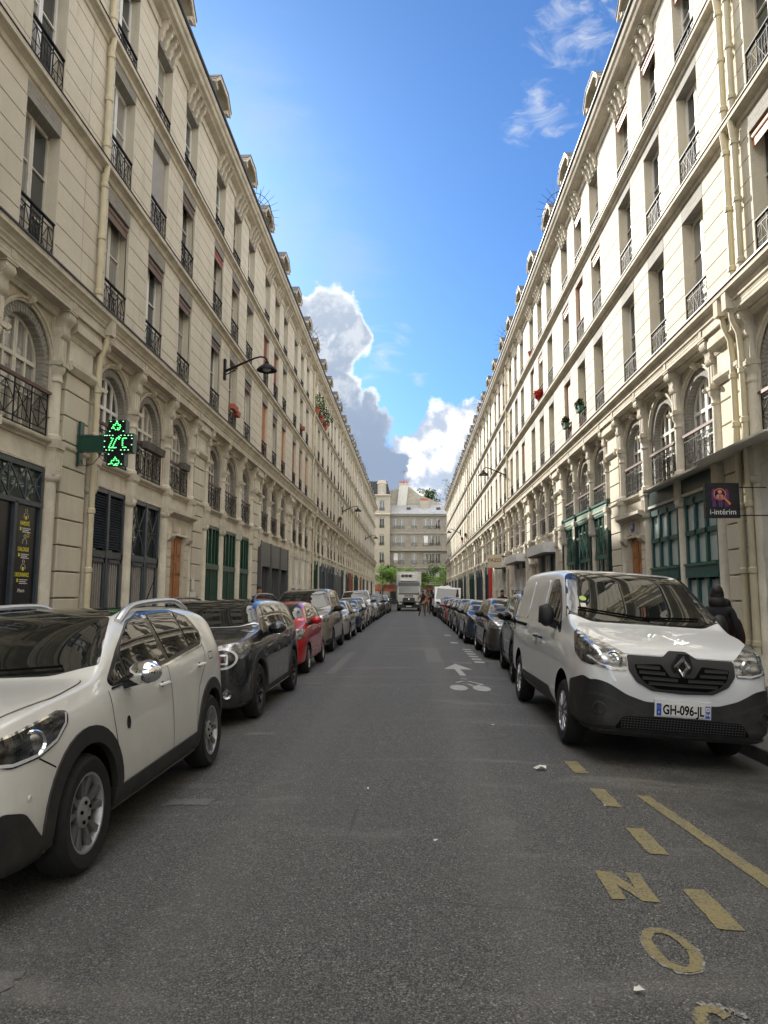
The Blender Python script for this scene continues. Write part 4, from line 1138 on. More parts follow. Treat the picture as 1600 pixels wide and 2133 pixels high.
def ring(name, cx, cy, rx, ry, w, m, lift=0.005, a0=0, a1=360, wob=0.005):
    b = MB(); o = ell(cx, cy, rx, ry, a0, a1); i_ = ell(cx, cy, rx - w, ry - w, a0, a1); vs = []
    for p, q in zip(o, i_):
        vs += [(p[0] + rng.uniform(-wob, wob), p[1] + rng.uniform(-wob, wob), road_z(p[0]) + lift), (q[0] + rng.uniform(-wob, wob), q[1] + rng.uniform(-wob, wob), road_z(q[0]) + lift)]
    b.add(vs, [(2 * k, 2 * k + 2, 2 * k + 3, 2 * k + 1) for k in range(len(o) - 1)], m)
    return link(name, b, kind='structure')
ring('painted_letter', 1.155, 3.425, 0.115, 0.205, 0.052, 'paint_yellow')
ring('paint_halo', 1.155, 3.42, 0.124, 0.216, 0.014, 'paint_fleck', 0.004, 150, 380, 0.007)
ring('painted_letter', 1.13, 2.86, 0.085, 0.12, 0.05, 'paint_yellow', 0.005, 30, 200)
ring('paint_halo', 1.15, 2.86, 0.13, 0.14, 0.03, 'paint_fleck', 0.0045, 20, 110, 0.015)
# cycle symbol and arrow
add_decals('cycle_arrow', [[(0.95, 14.3), (1.07, 14.3), (1.03, 15.5), (1.30, 15.5), (1.0, 16.7), (0.68, 15.5), (0.91, 15.5)]], 'paint_line', 0.005)
b = MB()
for cx in (0.80, 1.19): 
    d = decal('x', ell(cx, 12.4, 0.15, 0.36)[:-1], 'paint_line', 0.005); b.add(d.v, d.f, 'paint_line')
for st, w in (([(0.80, 13.1), (0.93, 13.35), (1.05, 13.35), (1.26, 12.95), (1.13, 12.75)], 0.07), ([(0.90, 12.95), (1.0, 12.95), (1.08, 12.65), (1.12, 12.45)], 0.06), ([(0.92, 13.75), (1.04, 13.7)], 0.09)):
    d = decal('x', stroke(st, w), 'paint_line', 0.0055); b.add(d.v, d.f, 'paint_line')
link('cycle_symbol', b, kind='structure')
for y in (17.2, 18.0, 18.8, 19.6, 20.4, 21.2): add_decals('stall_dash', [rough(quad(1.50, 1.74, y, y + 0.38), 0.01)], 'paint_line', 0.005)
for y in (24.0, 28.5): add_decals('stall_dash', [rough(quad(1.3, 1.55, y, y + 0.6), 0.01)], 'paint_line', 0.005)
for y, x in ((2.95, -1.75), (5.5, -1.66), (8.2, -1.68), (12.9, -1.72), (19.2, -1.75), (23.8, -1.9)):
    add_decals('stall_line', [rough(quad(x - 0.22, x + 0.12, y, y + 0.16, 0.02), 0.02, 0.03)], 'paint_ghost', 0.004)
add_decals('stall_line', [rough(quad(-1.75, -1.55, 14.6, 20.0), 0.02)], 'paint_ghost', 0.0035)
for x0, x1, y0, y1 in ((0.35, 0.75, 17.0, 21.5), (0.95, 1.4, 16.8, 17.3)): add_decals('worn_marking', [rough(quad(x0, x1, y0, y1), 0.02, .3)], 'paint_ghost', 0.003)

# ------------------------------------------------------------------ litter
def scrap(x, y, s, lab, h=0.02, m='paper'):
    b = MB(); n = 9; vs = [(0, 0, h)]
    for i in range(n): a = 2 * PI * i / n; r = s * rng.uniform(0.5, 1.1); vs.append((r * math.cos(a) * 1.4, r * math.sin(a), rng.uniform(0.002, h)))
    b.add(vs, [(0, i, i % n + 1) for i in range(1, n + 1)], m)
    o = link('litter', b, None, (x, y, road_z(x) + 0.006)); tag(o, lab, 'litter', 'scraps of litter on the road')
scrap(1.16, 6.72, 0.045, 'crumpled white paper napkin on the road left of the yellow dashes', 0.04)
scrap(0.98, 8.9, 0.02, 'small pale scrap on the asphalt beside the front wheel of the white van', 0.01)
scrap(1.45, 5.6, 0.012, 'tiny white scrap just left of the second yellow dash')
scrap(0.15, 4.7, 0.012, 'tiny white scrap in the middle of the road')
scrap(0.9, 3.05, 0.02, 'small torn white leaflet corner left of the painted letter O')
scrap(-0.35, 5.9, 0.01, 'tiny pale pebble of litter left of the road centre')
# ------------------------------------------------------------------ vehicles
def lerp_list(lst, y):
    ys = [q[0] for q in lst]
    if y <= ys[0]: return lst[0][1:]
    for a, b in zip(lst, lst[1:]):
        if y <= b[0]:
            t = (y - a[0]) / (b[0] - a[0]); return tuple(p + (q - p) * t for p, q in zip(a[1:], b[1:]))
    return lst[-1][1:]
def low_z(st, y): return lerp_list(st, y)[3]
class Body:
    """lofted body; nose at y=0, tail at +y. stations: (y, top, belt, width ratio, low)"""
    def __init__(s, W, st, tumble, wheels, rw, paintm, lvl=2, crown=0.10, well=0.26, nose_round=None):
        s.W = W; s.wheels = wheels; s.rw = rw; s.st = st
        vs = []; ring = None
        for y, top, belt, wr, low in st:
            w = W * wr; zb = min(belt, top - 0.015); g = max(top - zb, 0.015); t = tumble * g
            h = zb - low
            half = [(0, low), (0.62 * w, low), (0.90 * w, low + 0.005), (0.985 * w, low + 0.10 * h), (1.0 * w, low + 0.38 * h), (0.998 * w, low + 0.68 * h), (0.975 * w, zb - 0.06 * h), (0.955 * w, zb),
                    (0.95 * w - 0.30 * t, zb + 0.34 * g), (0.95 * w - 0.68 * t, zb + 0.72 * g), (0.95 * w - 0.88 * t, zb + 0.88 * g), (0.95 * w - t - min(0.035, 0.3 * g), zb + 0.955 * g), (0.86 * (0.95 * w - t), zb + 0.985 * g), (0.45 * (0.95 * w - t), top - 0.004), (0, top)]
            full = half + [(-x, z) for x, z in half[-2:0:-1]]
            if ring is None: ring = len(full)
            vs += [(x, y, z) for x, z in full]
        n = len(st)
        fs = [(i * ring + k, (i + 1) * ring + k, (i + 1) * ring + (k + 1) % ring, i * ring + (k + 1) % ring) for i in range(n - 1) for k in range(ring)]
        fs += [tuple(range(ring)), tuple(range((n - 1) * ring, n * ring))[::-1]]
        me = bpy.data.meshes.new('body'); me.from_pydata(vs, [], fs)
        bm = bmesh.new(); bm.from_mesh(me)
        # grid-fill style caps
        bmesh.ops.recalc_face_normals(bm, faces=bm.faces); bm.to_mesh(me); bm.free()
        me.materials.append(M[paintm]); me.materials.append(M['gap_black'])
        ob = bpy.data.objects.new('tmp', me); COL.objects.link(ob)
        md = ob.modifiers.new('s', 'SUBSURF'); md.levels = lvl; md.render_levels = lvl
        dg = bpy.context.evaluated_depsgraph_get()
        smooth = bpy.data.meshes.new_from_object(ob.evaluated_get(dg))
        bm = bmesh.new(); bm.from_mesh(smooth); s.bvh = BVHTree.FromBMesh(bm); bm.free()
        cut = MB(); rr = rw + 0.055
        for yc in wheels:
            for sx in (-1, 1):
                a, c = sorted((sx * (W - well), sx * (W + 0.3)))
                pts = [(yc + rr * math.cos(2 * PI * k / 40), rw + 0.012 + rr * math.sin(2 * PI * k / 40)) for k in range(40)]
                pts = [(p, q if q > rw else (rw - (rw - q) * 1.6)) for p, q in pts]
                cut.prism(pts, a, c, 'gap_black', axis='x')
        cme = cut.mesh('cut'); cme.materials.clear(); cme.materials.append(M[paintm]); cme.materials.append(M['gap_black'])
        cme.polygons.foreach_set('material_index', [1] * len(cme.polygons))
        cob = bpy.data.objects.new('cut', cme); COL.objects.link(cob)
        bo = ob.modifiers.new('b', 'BOOLEAN'); bo.operation = 'DIFFERENCE'; bo.object = cob; bo.solver = 'EXACT'
        dg = bpy.context.evaluated_depsgraph_get()
        s.me = bpy.data.meshes.new_from_object(ob.evaluated_get(dg)); s.me.name = 'body'
        bpy.data.objects.remove(ob); bpy.data.objects.remove(cob)
        s.me.polygons.foreach_set('use_smooth', [True] * len(s.me.polygons)); s.me.set_sharp_from_angle(angle=math.radians(50))
        s.me.materials.clear(); s.me.materials.append(M[paintm]); s.me.materials.append(M['gap_black'])
        idx = []
        for p in s.me.polygons:
            k = 0; c = p.center; nx = abs(p.normal.x)
            for yc in wheels:
                if c.z < rw + 0.012:      # the cutter is stretched downwards
                    d = abs(c.y - yc)
                else: d = math.hypot(c.y - yc, c.z - rw - 0.012)
                if (d < rr + 0.012 and nx < 0.3 and c.z > low_z(st, c.y) + 0.02) or (d < rr + 0.01 and abs(c.x) < W - well + 0.02): k = 1
            idx.append(k)
        s.me.polygons.foreach_set('material_index', idx)
    def hit(s, a, b, ax, sgn=1):
        if ax == 'S': o, d = Vector((sgn * 3, a, b)), Vector((-sgn, 0, 0))
        elif ax == 'F': o, d = Vector((a, -3, b)), Vector((0, 1, 0))
        elif ax == 'R': o, d = Vector((a, 9, b)), Vector((0, -1, 0))
        else: o, d = Vector((a, b, 4)), Vector((0, 0, -1))
        h = s.bvh.ray_cast(o, d)
        if h[0] is None:
            p, nn, _, _ = s.bvh.find_nearest(o + d * (3 - s.W * 0.8)); return p, nn, d
        return h[0], h[1], d
    def patch(s, name, poly, ax, m, off=0.004, sgn=1, parent=None, res=0.05, thick=0.012, r=0.0, loc=(0, 0, 0)):
        if r: poly = rounded(poly, r)
        if name in ('side_window', 'window_surround'):
            poly = [(a, min(b_, s.zlim(a, 0.92 if name == 'side_window' else 0.955))) for a, b_ in poly]
        if sgn < 0 and ax in ('F', 'R', 'T'): poly = [(-a, b) for a, b in poly]
        # split long edges
        P = []
        for a, c in zip(poly, poly[1:] + poly[:1]):
            a = Vector(a); c = Vector(c); k = max(1, int((c - a).length / res))
            P += [a.lerp(c, i / k) for i in range(k)]
        n = len(P); ed = [(i, (i + 1) % n) for i in range(n)]
        x0, x1 = min(p.x for p in P), max(p.x for p in P); y0, y1 = min(p.y for p in P), max(p.y for p in P)
        inner = [Vector((x0 + (i + .5) * res, y0 + (j + .5) * res)) for i in range(int((x1 - x0) / res) + 1) for j in range(int((y1 - y0) / res) + 1)]
        inner = [q for q in inner if inside(q, P)]
        v, e, f, *_ = delaunay_2d_cdt(P + inner, ed, [list(range(n))], 1, 1e-5)
        f = [q for q in f]
        top = []; bot = []
        for q in v:
            h, nn, d = s.hit(q[0], q[1], ax, sgn)
            nf = nn if nn.dot(d) < 0 else -nn
            k = (nf - d * 0.6).normalized()
            top.append(h + k * off); bot.append(h - k * thick)
        cnt = {}
        for q in f:
            for i in range(len(q)):
                k = (q[i], q[(i + 1) % len(q)]); cnt[k] = cnt.get(k, 0) + 1
        rim = [k for k in cnt if (k[1], k[0]) not in cnt]
        N = len(top); b = MB()
        b.add(top + bot, [tuple(q) for q in f] + [(a, c, c + N, a + N) for a, c in rim], m, True)
        me = b.mesh(name)
        return link(name, me, parent, loc)
    def zlim(s, y, k):
        q = lerp_list(s.st, y); return q[1] + k * (q[0] - q[1])
    def ribbon(s, b, pts, ax, w, m, off=0.003, sgn=1, res=0.05, closed=False):
        """a thin band laid along a path on the body"""
        if closed: pts = list(pts) + [pts[0]]
        P = []
        for a, c in zip(pts, pts[1:]):
            a = Vector(a); c = Vector(c); k = max(1, int((c - a).length / res)); P += [a.lerp(c, i / k) for i in range(k)]
        P.append(Vector(pts[-1])); vs = []
        for i, p in enumerate(P):
            d2 = (P[min(i + 1, len(P) - 1)] - P[max(i - 1, 0)])
            if closed and i in (0, len(P) - 1): d2 = P[1] - P[-2]
            d2.normalize(); nn2 = Vector((-d2.y, d2.x)) * w / 2
            for q in (p + nn2, p - nn2):
                a = -q.x if (sgn < 0 and ax != 'S') else q.x
                h, nn, d = s.hit(a, q.y, ax, sgn); nf = nn if nn.dot(d) < 0 else -nn
                vs.append(h + (nf - d * 0.6).normalized() * off)
        b.add(vs, [(2 * k, 2 * k + 2, 2 * k + 3, 2 * k + 1) for k in range(len(P) - 1)], m, True)
def inside(q, P):
    c = False; n = len(P); j = n - 1
    for i in range(n):
        if (P[i].y > q.y) != (P[j].y > q.y) and q.x < (P[j].x - P[i].x) * (q.y - P[i].y) / (P[j].y - P[i].y) + P[i].x: c = not c
        j = i
    return c
def rounded(poly, r, k=5):
    out = []; n = len(poly)
    for i in range(n):
        p = Vector(poly[i]); a = Vector(poly[i - 1]); c = Vector(poly[(i + 1) % n])
        da = min(r, (a - p).length * 0.45); dc = min(r, (c - p).length * 0.45)
        A = p + (a - p).normalized() * da; C = p + (c - p).normalized() * dc
        for j in range(k + 1):
            t = j / k; out.append(tuple(A * (1 - t) ** 2 + p * 2 * t * (1 - t) + C * t * t))
    return out
def grow(poly, d):
    """offset a polygon outwards"""
    n = len(poly); ar = sum(poly[i][0] * poly[(i + 1) % n][1] - poly[(i + 1) % n][0] * poly[i][1] for i in range(n)); s_ = 1 if ar > 0 else -1
    out = []
    for i in range(n):
        p = Vector(poly[i]); a = (p - Vector(poly[i - 1])).normalized(); c = (Vector(poly[(i + 1) % n]) - p).normalized()
        na = Vector((a.y, -a.x)); nc = Vector((c.y, -c.x)); m_ = (na + nc); m_ = m_.normalized() / max(0.5, m_.normalized().dot(na))
        out.append(tuple(p + m_ * d * s_))
    return out

def wheel_meshes(r, w, rim_r, style, rimm):
    t = MB(); n = 40
    prof = [(rim_r - 0.01, -w / 2 + 0.02), (rim_r, -w / 2 + 0.005), (rim_r + 0.03, -w / 2), (r - 0.035, -w / 2 - 0.004), (r - 0.008, -w / 2 + 0.022), (r, -w / 2 + 0.045), (r, w / 2 - 0.045),
            (r - 0.008, w / 2 - 0.022), (r - 0.035, w / 2 + 0.004), (rim_r + 0.03, w / 2), (rim_r, w / 2 - 0.005), (rim_r - 0.01, w / 2 - 0.02)]
    t.lathe(prof, 'rubber', axis='x', n=n)
    for k in range(4):            # grooves
        pass
    d = MB(); R = rim_r
    # outer face at +x
    o = w / 2 - 0.012
    d.lathe([(R, o - 0.10), (R - 0.006, o - 0.004), (R + 0.004, o + 0.004), (R - 0.016, o + 0.003), (R - 0.024, o - 0.015), (R - 0.03, o - 0.10)], rimm if style != 'steelcap' else 'satin_silver', axis='x', n=n)
    d.lathe([(R - 0.02, o - 0.11), (0.0, o - 0.11)], 'gap_black', axis='x', n=20)
    d.lathe([(R * 0.62, o - 0.095), (R * 0.2, o - 0.09)], 'alloy_dark', axis='x', n=20)
    def spoke(a0, a1, r0, r1, x0, x1, h0, h1, m):
        """tapered bar from (r0,a0) to (r1,a1)"""
        p = Vector((x0, r0 * math.cos(a0), r0 * math.sin(a0))); q = Vector((x1, r1 * math.cos(a1), r1 * math.sin(a1)))
        dd = (q - p).normalized(); sd = dd.cross(Vector((1, 0, 0))).normalized(); vs = []
        for e, hh in ((p, h0), (q, h1)):
            for i, dx in ((-1, -0.03), (1, -0.03), (0.72, 0), (-0.72, 0)): vs.append(e + sd * hh * i + Vector((dx, 0, 0)))
        d.add(vs, [(0, 1, 2, 3), (7, 6, 5, 4), (0, 4, 5, 1), (1, 5, 6, 2), (2, 6, 7, 3), (3, 7, 4, 0)], m)
    if style == 'suv':
        for k in range(5):
            a = 2 * PI * k / 5 + 0.25
            for s_ in (-1, 1):
                spoke(a + s_ * 0.16, a + s_ * 0.27, R * 0.16, R - 0.02, o - 0.03, o - 0.004, 0.013, 0.027, 'alloy_mid')
    elif style == 'mini':
        for k in range(5):
            a = 2 * PI * k / 5
            for s_ in (-1, 1): spoke(a + s_ * 0.05, a + s_ * 0.30, R * 0.18, R - 0.02, o - 0.03, o - 0.006, 0.018, 0.018, rimm)
    elif style == 'steelcap':
        d.lathe([(R - 0.02, o - 0.012), (R * 0.8, o - 0.002), (R * 0.35, o + 0.004), (R * 0.15, o + 0.006), (0.0, o + 0.008)], 'alloy_dark', axis='x', n=n)
        for k in range(12):
            a = 2 * PI * k / 12; spoke(a, a + 0.05, R * 0.30, R - 0.02, o + 0.006, o + 0.003, 0.014, 0.026, 'satin_silver')
    else:
        for k in range(7): a = 2 * PI * k / 7; spoke(a, a, R * 0.18, R - 0.02, o - 0.02, o - 0.004, 0.03, 0.022, rimm)
    d.lathe([(0.085, o - 0.05), (0.085, o - 0.018), (0.07, o - 0.01), (0.035, o - 0.006), (0.0, o - 0.004)], rimm if rimm != 'steelcap' else 'satin_silver', axis='x', n=20)
    for k in range(5):
        a = 2 * PI * k / 5 + 0.4; d.lathe([(0.0, o + 0.0), (0.011, o + 0.0), (0.011, o - 0.02)], 'gap_black', (0, 0.055 * math.cos(a), 0.055 * math.sin(a)), 'x', 8)
    return t.mesh('wheel'), d.mesh('rim')
_WM = {}
def put_wheels(root, body, r, w, rim_r, style, rimm, inset=0.0):
    key = (r, w, rim_r, style, rimm)
    if key not in _WM: _WM[key] = wheel_meshes(*key)
    t, d = _WM[key]
    for y in body.wheels:
        for s_ in (1, -1):
            o = link('wheel', t, root, (s_ * (body.W - w / 2 - inset), y, r), (0, 0, 0 if s_ > 0 else PI))
            link('rim', d, o)
def arch_trim(root, body, m, r0, r1, off=0.012, zmin=0.22):
    for yc in body.wheels:
        for s_ in (1, -1):
            poly = []; n = 22; cz = body.rw + 0.012
            for i in range(n + 1): t = PI * 1.12 * i / n - PI * 0.06; poly.append((yc + r1 * math.cos(t), max(zmin, cz + r1 * math.sin(t))))
            for i in range(n, -1, -1): t = PI * 1.12 * i / n - PI * 0.06; poly.append((yc + r0 * math.cos(t), max(zmin, cz + r0 * math.sin(t))))
            body.patch('wheel_arch_trim', poly, 'S', m, off, s_, root, 0.06, 0.03)
def mirror(root, body, y, z, x, m, base='plastic_dark', sc=1.0, tall=1.0):
    for s_ in (1, -1):
        b = MB(); b.ball((0, 0, 0), 0.1 * sc, m, 14, (1.15, 0.72, 0.72 * tall))
        o = link('mirror', b, root, (s_ * x, y, z))
        a = MB(); a.add([(s_ * -0.16, 0.02, -0.10), (s_ * -0.16, 0.16, -0.10), (s_ * -0.17, 0.12, -0.02), (s_ * -0.02, 0.05, -0.02), (s_ * -0.02, -0.04, -0.05), (s_ * -0.02, 0.05, -0.06)], [(0, 1, 2), (0, 2, 3, 4), (0, 4, 5, 1), (1, 5, 3, 2), (3, 5, 4)], base)
        a.bar((s_ * -0.18, 0.06, -0.085), (0, 0.0, -0.04), 0.05, base); link('mirror_arm', a, o)
        g = MB(); g.lathe([(0.0, 0.0), (0.078 * sc, 0.0)], 'chrome', (0, 0.067 * sc, 0), 'y', 14); link('mirror_glass', g, o)
def handle(root, body, y, z, m, s_, w=0.16):
    h, n, d = body.hit(y, z, 'S', s_)
    b = MB(); b.tube([(s_ * 0.008, -w / 2, 0), (s_ * 0.034, -w * 0.3, 0.004), (s_ * 0.036, w * 0.3, 0.004), (s_ * 0.008, w / 2, 0.0)], [0.010, 0.015, 0.015, 0.010], m, 8)
    o = link('door_handle', b, root, tuple(h))
    c = MB(); c.ball((0, 0, -0.005), 0.035, 'gap_black', 10, (0.1, 1.2, 0.75)); link('handle_recess', c, o)
def rail(root, body, y0, y1, x0, x1, z, zt, m, r=0.02):
    for s_ in (1, -1):
        b = MB(); pts = []; n = 18
        for i in range(n + 1):
            t = i / n; y = y0 + (y1 - y0) * t; x = x0 + (x1 - x0) * t; k = min(1, t / 0.2, (1 - t) / 0.25); k = math.sin(k * PI / 2)
            h, _, _ = body.hit(s_ * x, y, 'T'); pts.append((s_ * x, y, h.z + (zt - z) * k))
        b.tube(pts, [r * 1.3] * 2 + [r] * (n - 2) + [r * 1.1], m, 8); link('roof_rail', b, root)
def plate(root, x, y, z, txt=None, tilt=0.0):
    b = MB(); b.box(-0.26, 0.26, -0.006, 0.006, -0.055, 0.055, 'plate_white'); b.box(-0.26, -0.215, -0.0075, 0, -0.055, 0.055, 'plate_blue'); b.box(0.215, 0.26, -0.0075, 0, -0.055, 0.055, 'plate_blue')
    o = link('number_plate', b, root, (x, y, z), (tilt, 0, 0))
    if txt:
        link('plate_text', text_mesh('plate_text', txt, 0.122, 'plastic_gloss', 0.0008, sx=0.76, bold=0.003), o, (0, -0.0078, -0.002), (PI / 2, 0, 0))
        link('plate_text', text_mesh('plate_text', 'F', 0.032, 'white_print', 0.0005), o, (-0.238, -0.0085, -0.028), (PI / 2, 0, 0))
        link('plate_text', text_mesh('plate_text', '94', 0.045, 'white_print', 0.0005), o, (0.238, -0.0085, -0.026), (PI / 2, 0, 0))
        c = MB(); c.box(0.221, 0.254, -0.0088, -0.007, 0.006, 0.044, 'white_print'); c.lathe([(0.0, -0.0095), (0.009, -0.0095)], 'red_sign', (0.2375, 0, 0.025), 'y', 10)
        for k in range(12): a = 2 * PI * k / 12; c.box(-0.238 + 0.013 * math.cos(a) - 0.0015, -0.238 + 0.013 * math.cos(a) + 0.0015, -0.0085, -0.007, 0.022 + 0.013 * math.sin(a) - 0.0015, 0.022 + 0.013 * math.sin(a) + 0.0015, 'yellow_print')
        link('plate_mark', c, o)
def car_root(name, label, cat, x, y, group='cars parked nose to tail along the street', yaw=0.0):
    roll = math.atan(0.024 * abs(x)) if x > 0 else -math.atan(0.018 * abs(x))
    return thing(name, label, cat, (x, y, road_z(x)), (0, roll, yaw), group)
def clone(root, label, x, y, body_m=None, scale=(1, 1, 1), cat=None):
    roll = math.atan(0.024 * abs(x)) if x > 0 else -math.atan(0.018 * abs(x))
    r = root.copy(); COL.objects.link(r); r.location = (x, y, road_z(x)); r.rotation_euler = (0, roll, 0); r.scale = scale
    r['label'] = label
    if cat: r['category'] = cat
    old = root['paint']
    def cp(o, par):
        for ch in [q for q in o.children]:
            c = ch.copy(); COL.objects.link(c); c.parent = par
            if body_m and c.type == 'MESH':
                for i, sl_ in enumerate(c.material_slots):
                    if sl_.material and sl_.material.name == old: sl_.link = 'OBJECT'; sl_.material = M[body_m]
            cp(ch, c)
    cp(root, r)
    return r

# ---- white crossover, nearest on the left
def make_crossover():
    st = [(0.0, .72, .60, .62, .34), (0.015, .81, .69, .74, .26), (0.06, .885, .78, .84, .21), (0.14, .93, .835, .90, .20), (0.28, .965, .875, .95, .19), (0.50, 1.0, .915, .975, .19), (0.85, 1.035, .945, .995, .20), (1.04, 1.06, .96, 1.0, .20),
          (1.14, 1.105, .965, 1.0, .20), (1.35, 1.235, .975, 1.0, .20), (1.6, 1.37, .985, 1.0, .20), (1.82, 1.455, .995, 1.0, .20), (2.05, 1.49, 1.005, 1.0, .20), (2.5, 1.50, 1.025, 1.0, .20), (2.95, 1.495, 1.05, 1.0, .20), (3.35, 1.465, 1.075, 1.0, .20),
          (3.62, 1.42, 1.09, .985, .22), (3.78, 1.36, 1.095, .965, .25), (3.9, 1.22, 1.07, .94, .27), (4.02, 1.06, .95, .90, .3), (4.12, .95, .85, .82, .33), (4.16, .80, .72, .7, .38)]
    B = Body(0.87, st, 0.37, (0.86, 3.40), 0.325, 'paint_white')
    root = car_root('parked_car', 'white crossover car with chrome mirror cap and silver roof rails, nearest on the left', 'car', -2.70, 3.34)
    root['paint'] = 'paint_white'
    body = link('body', B.me, root)
    # glass
    ws = rounded([(-0.76, 1.20), (-0.5, 1.09), (0.5, 1.09), (0.76, 1.20), (0.585, 1.78), (-0.585, 1.78)], 0.05)
    B.patch('windscreen', ws, 'T', 'car_glass', 0.005, 1, root, 0.05)
    B.patch('glass_roof', rounded([(-0.585, 1.80), (0.585, 1.80), (0.56, 3.3), (-0.56, 3.3)], 0.03), 'T', 'car_glass', 0.005, 1, root, 0.08)
    B.patch('bonnet', rounded([(-0.62, 0.13), (0.62, 0.13), (0.76, 0.62), (0.745, 1.03), (-0.745, 1.03), (-0.76, 0.62)], 0.09), 'T', 'paint_white', 0.007, 1, root, 0.05, 0.004)
    g = MB()
    B.ribbon(g, rounded([(-0.62, 0.13), (0.62, 0.13), (0.76, 0.62), (0.745, 1.03), (-0.745, 1.03), (-0.76, 0.62)], 0.09), 'T', 0.012, 'gap_black', 0.0035, closed=True)
    win = [(1.24, 0.985), (1.20, 1.03), (1.50, 1.22), (1.82, 1.39), (2.15, 1.455), (2.75, 1.455), (3.12, 1.39), (3.32, 1.22), (3.22, 1.125), (2.3, 1.045)]
    for s_ in (1, -1):
        B.patch('window_surround', rounded(win, 0.05), 'S', 'plastic_gloss', 0.003, s_, root, 0.06)
        f1 = [(1.54, 1.035), (1.52, 1.18), (1.62, 1.27), (1.85, 1.38), (2.12, 1.435), (2.26, 1.07)]
        f0 = [(1.29, 1.02), (1.28, 1.05), (1.46, 1.15), (1.48, 1.025)]
        f2 = [(2.36, 1.07), (2.22, 1.435), (2.76, 1.435), (2.86, 1.13)]
        f3 = [(2.92, 1.135), (2.82, 1.425), (3.07, 1.37), (3.26, 1.21), (3.18, 1.15)]
        for q in (f0, f1, f2, f3): B.patch('side_window', rounded(q, 0.02), 'S', 'car_glass', 0.007, s_, root, 0.06)
        B.ribbon(g, [(1.22, 0.975), (2.3, 1.033), (3.23, 1.113), (3.31, 1.20)], 'S', 0.014, 'chrome', 0.006, s_)
        for path in ([(1.18, 0.97), (1.20, 0.80), (1.30, 0.40), (1.32, 0.33)], [(2.27, 1.04), (2.30, 0.7), (2.32, 0.34)], [(3.28, 1.12), (3.22, 0.95), (3.0, 0.78), (2.93, 0.6), (2.92, 0.36)], [(0.50, 0.66), (0.36, 0.735)], [(3.36, 0.98), (3.50, 0.98), (3.50, 1.04), (3.36, 1.04), (3.36, 0.98)], [(3.95, 0.62), (3.80, 0.60)]):
            B.ribbon(g, path, 'S', 0.008, 'gap_black', 0.0015, s_, 0.04)
        handle(root, B, 2.10, 0.90, 'paint_white', s_); handle(root, B, 3.05, 0.955, 'paint_white', s_)
        B.patch('sill_trim', [(1.24, 0.20), (1.22, 0.365), (3.02, 0.40), (3.05, 0.20)], 'S', 'plastic_dark', 0.012, s_, root, 0.07, 0.03)
        B.patch('sill_trim', [(1.26, 0.215), (1.26, 0.235), (2.95, 0.25), (2.95, 0.225)], 'S', 'plastic_grey', 0.022, s_, root, 0.07, 0.02)
        B.patch('badge', ell(1.42, 0.735, 0.028, 0.042)[:-1], 'S', 'plastic_gloss', 0.006, s_, root, 0.03)
    link('panel_gaps', g, root)
    arch_trim(root, B, 'plastic_dark', 0.372, 0.47)
    # lamps, wrapping round the corner: seen from the side and from the front
    for s_ in (1, -1):
        hl = rounded([(0.02, .79), (0.16, .725), (0.36, .74), (0.52, .785), (0.64, .865), (0.66, .93), (0.57, .945), (0.25, .895), (0.05, .85)], 0.03)
        o = B.patch('headlight', hl, 'S', 'lens_dark', 0.006, s_, root, 0.03)
        h, n, d = B.hit(0.33, 0.815, 'S', s_)
        l = MB(); l.ball((0, 0, 0), 0.052, 'lens', 16, (0.35, 1, 1)); l.lathe([(0.052, 0.0), (0.066, 0.012), (0.072, 0.0)], 'chrome', axis='x', n=20)
        lo = link('lens', l, o, tuple(h + Vector((s_ * -0.004, 0, 0))), (0, 0, 0 if s_ > 0 else PI)); lo.rotation_euler = (0, 0, (-0.6 if s_ > 0 else PI + 0.6))
        gg = MB(); B.ribbon(gg, [(0.10, 0.755), (0.18, 0.742), (0.36, 0.757), (0.51, 0.80), (0.61, 0.87), (0.635, 0.925)], 'S', 0.016, 'drl', 0.009, s_, 0.03); B.ribbon(gg, [(0.12, 0.865), (0.3, 0.90), (0.57, 0.94)], 'S', 0.012, 'chrome', 0.009, s_, 0.03); link('daytime_lamp', gg, o)
        hf = [(0.42, 0.76), (0.62, 0.735), (0.66, 0.80), (0.60, 0.88), (0.44, 0.83)]
        fb = B.patch('lower_bumper', rounded([(0.20, 0.23), (0.76, 0.23), (0.78, 0.40), (0.70, 0.42), (0.66, 0.53), (0.50, 0.56), (0.3, 0.5), (0.2, 0.36)], 0.03), 'F', 'plastic_dark', 0.01, s_, root, 0.05, 0.03)
        B.patch('lower_bumper', rounded([(0.02, .19), (0.0, .42), (0.12, .53), (0.24, .50), (0.36, .36), (0.42, .32), (.47, .19)], 0.03), 'S', 'plastic_dark', 0.012, s_, root, 0.05, 0.03)
        h, n, d = B.hit(s_ * 0.60, 0.46, 'F')
        l = MB(); l.ball((0, 0, 0), 0.048, 'lens', 14, (1, 0.4, 1)); l.lathe([(0.048, -0.005), (0.06, -0.016), (0.066, 0.0)], 'chrome', axis='y', n=18); link('fog_lamp', l, fb, tuple(h + Vector((0, -0.02, 0))), (0, 0, s_ * 0.5))
        gg = MB(); B.ribbon(gg, [(0.25, 0.385), (0.72, 0.375)], 'F', 0.026, 'satin_silver', 0.02, s_); link('bumper_strip', gg, fb)
        h, n, d = B.hit(0.28, 0.56, 'S', s_); l = MB(); l.lathe([(0.0, 0.006), (0.014, 0.006), (0.018, 0.0)], 'paint_white', axis='x', n=12); link('parking_sensor', l, root, tuple(h), (0, 0, 0 if s_ > 0 else PI))
        # tail lamp
        B.patch('tail_lamp', rounded([(3.86, 0.86), (4.10, 0.82), (4.08, 0.98), (3.92, 1.05)], 0.02), 'S', 'paint_red', 0.005, s_, root, 0.05)
